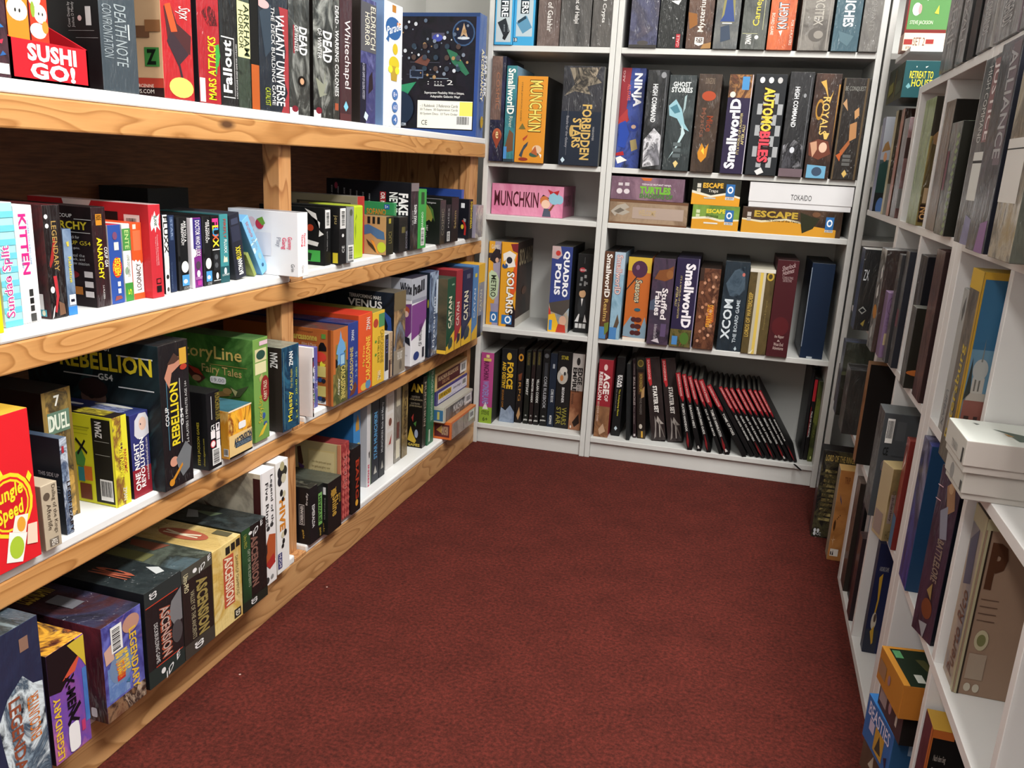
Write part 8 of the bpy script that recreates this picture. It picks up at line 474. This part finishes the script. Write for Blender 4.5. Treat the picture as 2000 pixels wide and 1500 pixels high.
# ------------------------------------------------------------------ boxes and books
def face_fn(f,w,h,D):
    # (u,v) on a face, e = height above it -> local point; front normal +x, width along y, up z
    if f=='S': return lambda u,v,e:(e,(u-.5)*w,v*h)
    if f=='L': return lambda u,v,e:(-D*(1-u),-w/2-e,v*h)
    if f=='R': return lambda u,v,e:(-D*u,w/2+e,v*h)
    return lambda u,v,e:(-D*v,(u-.5)*w,h+e)
class Prints:
    def __init__(s): s.bm=bmesh.new(); s.m=[]; s.k=0
    def mi(s,m):
        if m not in s.m: s.m.append(m)
        return s.m.index(m)
    def poly(s,fn,pts,m,e):
        vs_=[s.bm.verts.new(fn(u,v,e)) for u,v in pts]
        try: f=s.bm.faces.new(vs_); f.material_index=s.mi(m)
        except ValueError: pass
def clip01(p): return [(min(1,max(0,a)),min(1,max(0,b))) for a,b in p]
def draw(d,fns,pr,txt,e):
    k=d[0]; fn=fns[d[1]]
    if k=='r': pr.poly(fn,clip01([(d[2],d[3]),(d[4],d[3]),(d[4],d[5]),(d[2],d[5])]),d[6],e)
    elif k=='e': pr.poly(fn,clip01([(d[2]+d[4]*cos(a*PI/9),d[3]+d[5]*sin(a*PI/9)) for a in range(18)]),d[6],e)
    elif k=='p': pr.poly(fn,clip01(d[2]),d[3],e)
    elif k=='t':
        _,_,s,u0,v0,u1,v1,col,rot,bold=d
        P,F=TXT[(s,bold)]; mi=txt.mi(col); vs_=[]
        q=rot%360; base=0 if (q<45 or q>315) else 90 if q<135 else 180 if q<225 else 270; sh=math.tan(RAD(((q-base+180)%360)-180))
        for a,b in P:
            if base==0: u,v=a,b; v+=0
            elif base==90: u,v=1-b,a
            elif base==270: u,v=b,1-a
            else: u,v=1-a,1-b
            U=u0+u*(u1-u0); V=v0+v*(v1-v0)
            if sh:
                if base in (90,270): U+=(-sh)*(v-.5)*(v1-v0)*.5
                else: V+=sh*(u-.5)*(u1-u0)*.6
            if V>1.0: V=1.0
            vs_.append(txt.bm.verts.new(fn(min(.995,max(.005,U)),V,e+.0003)))
        for f in F:
            try: g=txt.bm.faces.new([vs_[i] for i in f]); g.material_index=mi
            except ValueError: pass
def barcode(d,fns,parent):
    _,f,u0,v0,u1,v1,rot=d; fn=fns[f]; pr=Prints(); e=.0012
    pr.poly(fn,[(u0,v0),(u1,v0),(u1,v1),(u0,v1)],'e6e6e4',e)
    rnd=random.Random(int((u0+v0+u1)*1000)); a=.08
    while a<.9:
        wd=rnd.choice((.02,.03,.05)); 
        if rot: pr.poly(fn,[(u0+.12*(u1-u0),v0+a*(v1-v0)),(u1-.2*(u1-u0),v0+a*(v1-v0)),(u1-.2*(u1-u0),v0+(a+wd)*(v1-v0)),(u0+.12*(u1-u0),v0+(a+wd)*(v1-v0))],'1c1c1e',e+.0003)
        else: pr.poly(fn,[(u0+a*(u1-u0),v0+.2*(v1-v0)),(u0+(a+wd)*(u1-u0),v0+.2*(v1-v0)),(u0+(a+wd)*(u1-u0),v1-.08*(v1-v0)),(u0+a*(u1-u0),v1-.08*(v1-v0))],'1c1c1e',e+.0003)
        a+=wd+rnd.choice((.02,.03,.04))
    link('barcode_label',pr.bm,[mat(x) for x in pr.m],parent)
def sticker(d,fns,parent):
    _,f,u0,v0,u1,v1,s=d; fn=fns[f]; pr=Prints(); e=.0012
    cu,cv,ru,rv=(u0+u1)/2,(v0+v1)/2,(u1-u0)/2,(v1-v0)/2
    pts=[(cu+ru*max(-1,min(1,1.25*cos(a*PI/8))),cv+rv*max(-1,min(1,1.25*sin(a*PI/8)))) for a in range(16)]
    pr.poly(fn,pts,'e9e8ea',e)
    o=link('price_sticker',pr.bm,[mat(x) for x in pr.m],parent); o['label']='white price sticker'
    if s:
        t2=Prints(); draw(('t',f,s,u0+.1*(u1-u0),v0+.25*(v1-v0),u1-.1*(u1-u0),v1-.25*(v1-v0),'8a8a90',0,0),fns,t2,t2,e)
        link('price_lettering',t2.bm,[mat(x) for x in t2.m],o)
SIDES={'S':lambda n:n.x>.7,'L':lambda n:n.y<-.7,'R':lambda n:n.y>.7,'T':lambda n:n.z>.7}
def build(bx):
    name,label,cat,group,x,y,z,rz,lean,wd,h,D,mats,decs,kind=bx
    fns={f:face_fn(f,wd,h,D) for f in 'SLRT'}
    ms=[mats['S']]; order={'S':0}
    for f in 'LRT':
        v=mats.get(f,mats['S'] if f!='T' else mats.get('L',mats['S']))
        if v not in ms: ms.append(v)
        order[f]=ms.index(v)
    root=thing(name,label,cat,(x,y,z),rz,group)
    def body_bm(x0,x1,y0,y1,z0,z1,bev,pr):
        bm=pr.bm; n0=len(bm.faces)
        bm_box(bm,x0,x1,y0,y1,z0,z1,bev); bm.normal_update()
        for f in bm.faces:
            s='S'
            for q,t in SIDES.items():
                if t(f.normal): s=q
            f.material_index=order[s]
    pr=Prints(); pr.m=list(ms); txt=Prints()
    bev=.004 if kind=='tin' else .001
    if kind=='tray':
        # counter display: low front, sloping sides, open top
        bm=pr.bm; T_=.003; zt=h; zb=h*1.9
        def slab(pts,th):
            a=[bm.verts.new(p) for p in pts]; b=[bm.verts.new((Vector(p)+Vector(th))) for p in pts]
            n=len(pts); bm.faces.new(a); bm.faces.new(b[::-1])
            for i in range(n): bm.faces.new((a[i],b[i],b[(i+1)%n],a[(i+1)%n]))
        hw=wd/2
        slab([(0,-hw,0),(0,hw,0),(0,hw,zt),(0,-hw,zt)],(-T_,0,0))
        for s in (-1,1): slab([(0,s*hw,0),(-D,s*hw,0),(-D,s*hw,zb),(0,s*hw,zt)],(0,-s*T_,0))
        slab([(0,-hw,0),(0,hw,0),(-D,hw,0),(-D,-hw,0)],(0,0,T_)); slab([(-D,-hw,0),(-D,hw,0),(-D,hw,zb),(-D,-hw,zb)],(T_,0,0))
        bmesh.ops.recalc_face_normals(bm,faces=bm.faces)
        for f in bm.faces: f.material_index=0
    elif kind=='lidbox':
        body_bm(-D+.002,-.002,-wd/2+.002,wd/2-.002,0,h*.35,.0008,pr)
        lid=Prints(); lid.m=list(ms); body_bm(-D,0,-wd/2,wd/2,h*.22,h,.0012,lid)
    elif kind=='page':
        body_bm(-D,0,-wd/2,wd/2,0,h,.0008,pr)
        pg=bmesh.new(); cw=min(.0022,wd*.2); bm_box(pg,-D-.001,-.006,-wd/2+cw,wd/2-cw,.004,h+.0006,0); bm_box(pg,-D-.001,-D+.01,-wd/2+cw,wd/2-cw,.002,h-.004,0); link('page_block',pg,mat('4c4a44'),root)
    else: body_bm(-D,0,-wd/2,wd/2,0,h,min(bev,wd*.2),pr)
    e=.0003
    asz={'S':wd*h,'L':D*h,'R':D*h,'T':wd*D}
    tt=[d for d in decs if d[0]=='t']; main=max(tt,key=lambda d:(d[5]-d[3])*(d[6]-d[4])*asz[d[1]]) if tt else None
    for d in decs:
        if d[0] in 'rept' and len(d[0])==1:
            if kind=='lidbox' and d[0]!='t': draw(d,fns,lid,txt,e)
            else: draw(d,fns,pr,txt if d is main else pr,e)
            e+=.00007
    nm={'tray':'display_tray','tin':'tin_body','page':'cover','lidbox':'tray'}.get(kind,'box_body')
    link(nm,pr.bm,[mat(m) for m in pr.m],root)
    if kind=='lidbox': link('lid',lid.bm,[mat(m) for m in lid.m],root)
    if txt.m:
        tm=link('title_lettering',txt.bm,[mat(m) for m in txt.m],root)
        tm.location=(.0,0,0)
    else: txt.bm.free()
    for d in decs:
        if d[0]=='bc': barcode(d,fns,root)
        elif d[0]=='st': sticker(d,fns,root)
    if lean:
        # leans sideways about its lower corner
        a=RAD(lean); q=Matrix.Rotation(rz,4,'Z')@Matrix.Rotation(a,4,'X'); root.rotation_euler=q.to_euler()
        s=1 if a>0 else -1
        low=Matrix.Rotation(a,4,'X')@Vector((0,-wd/2*s,0))
        root.location.z=z-low.z
    return root
for bx in BOXES: build(bx)
t=thing('plastic_strap','short black strap end lying at the edge of the lowest wide bookcase shelf','strap',(.722,.018,.0768),-1.2)
bm=bmesh.new(); bm_box(bm,-.006,.05,-.003,.003,0,.003,.0008); link('strap_body',bm,mat('161616'),t)
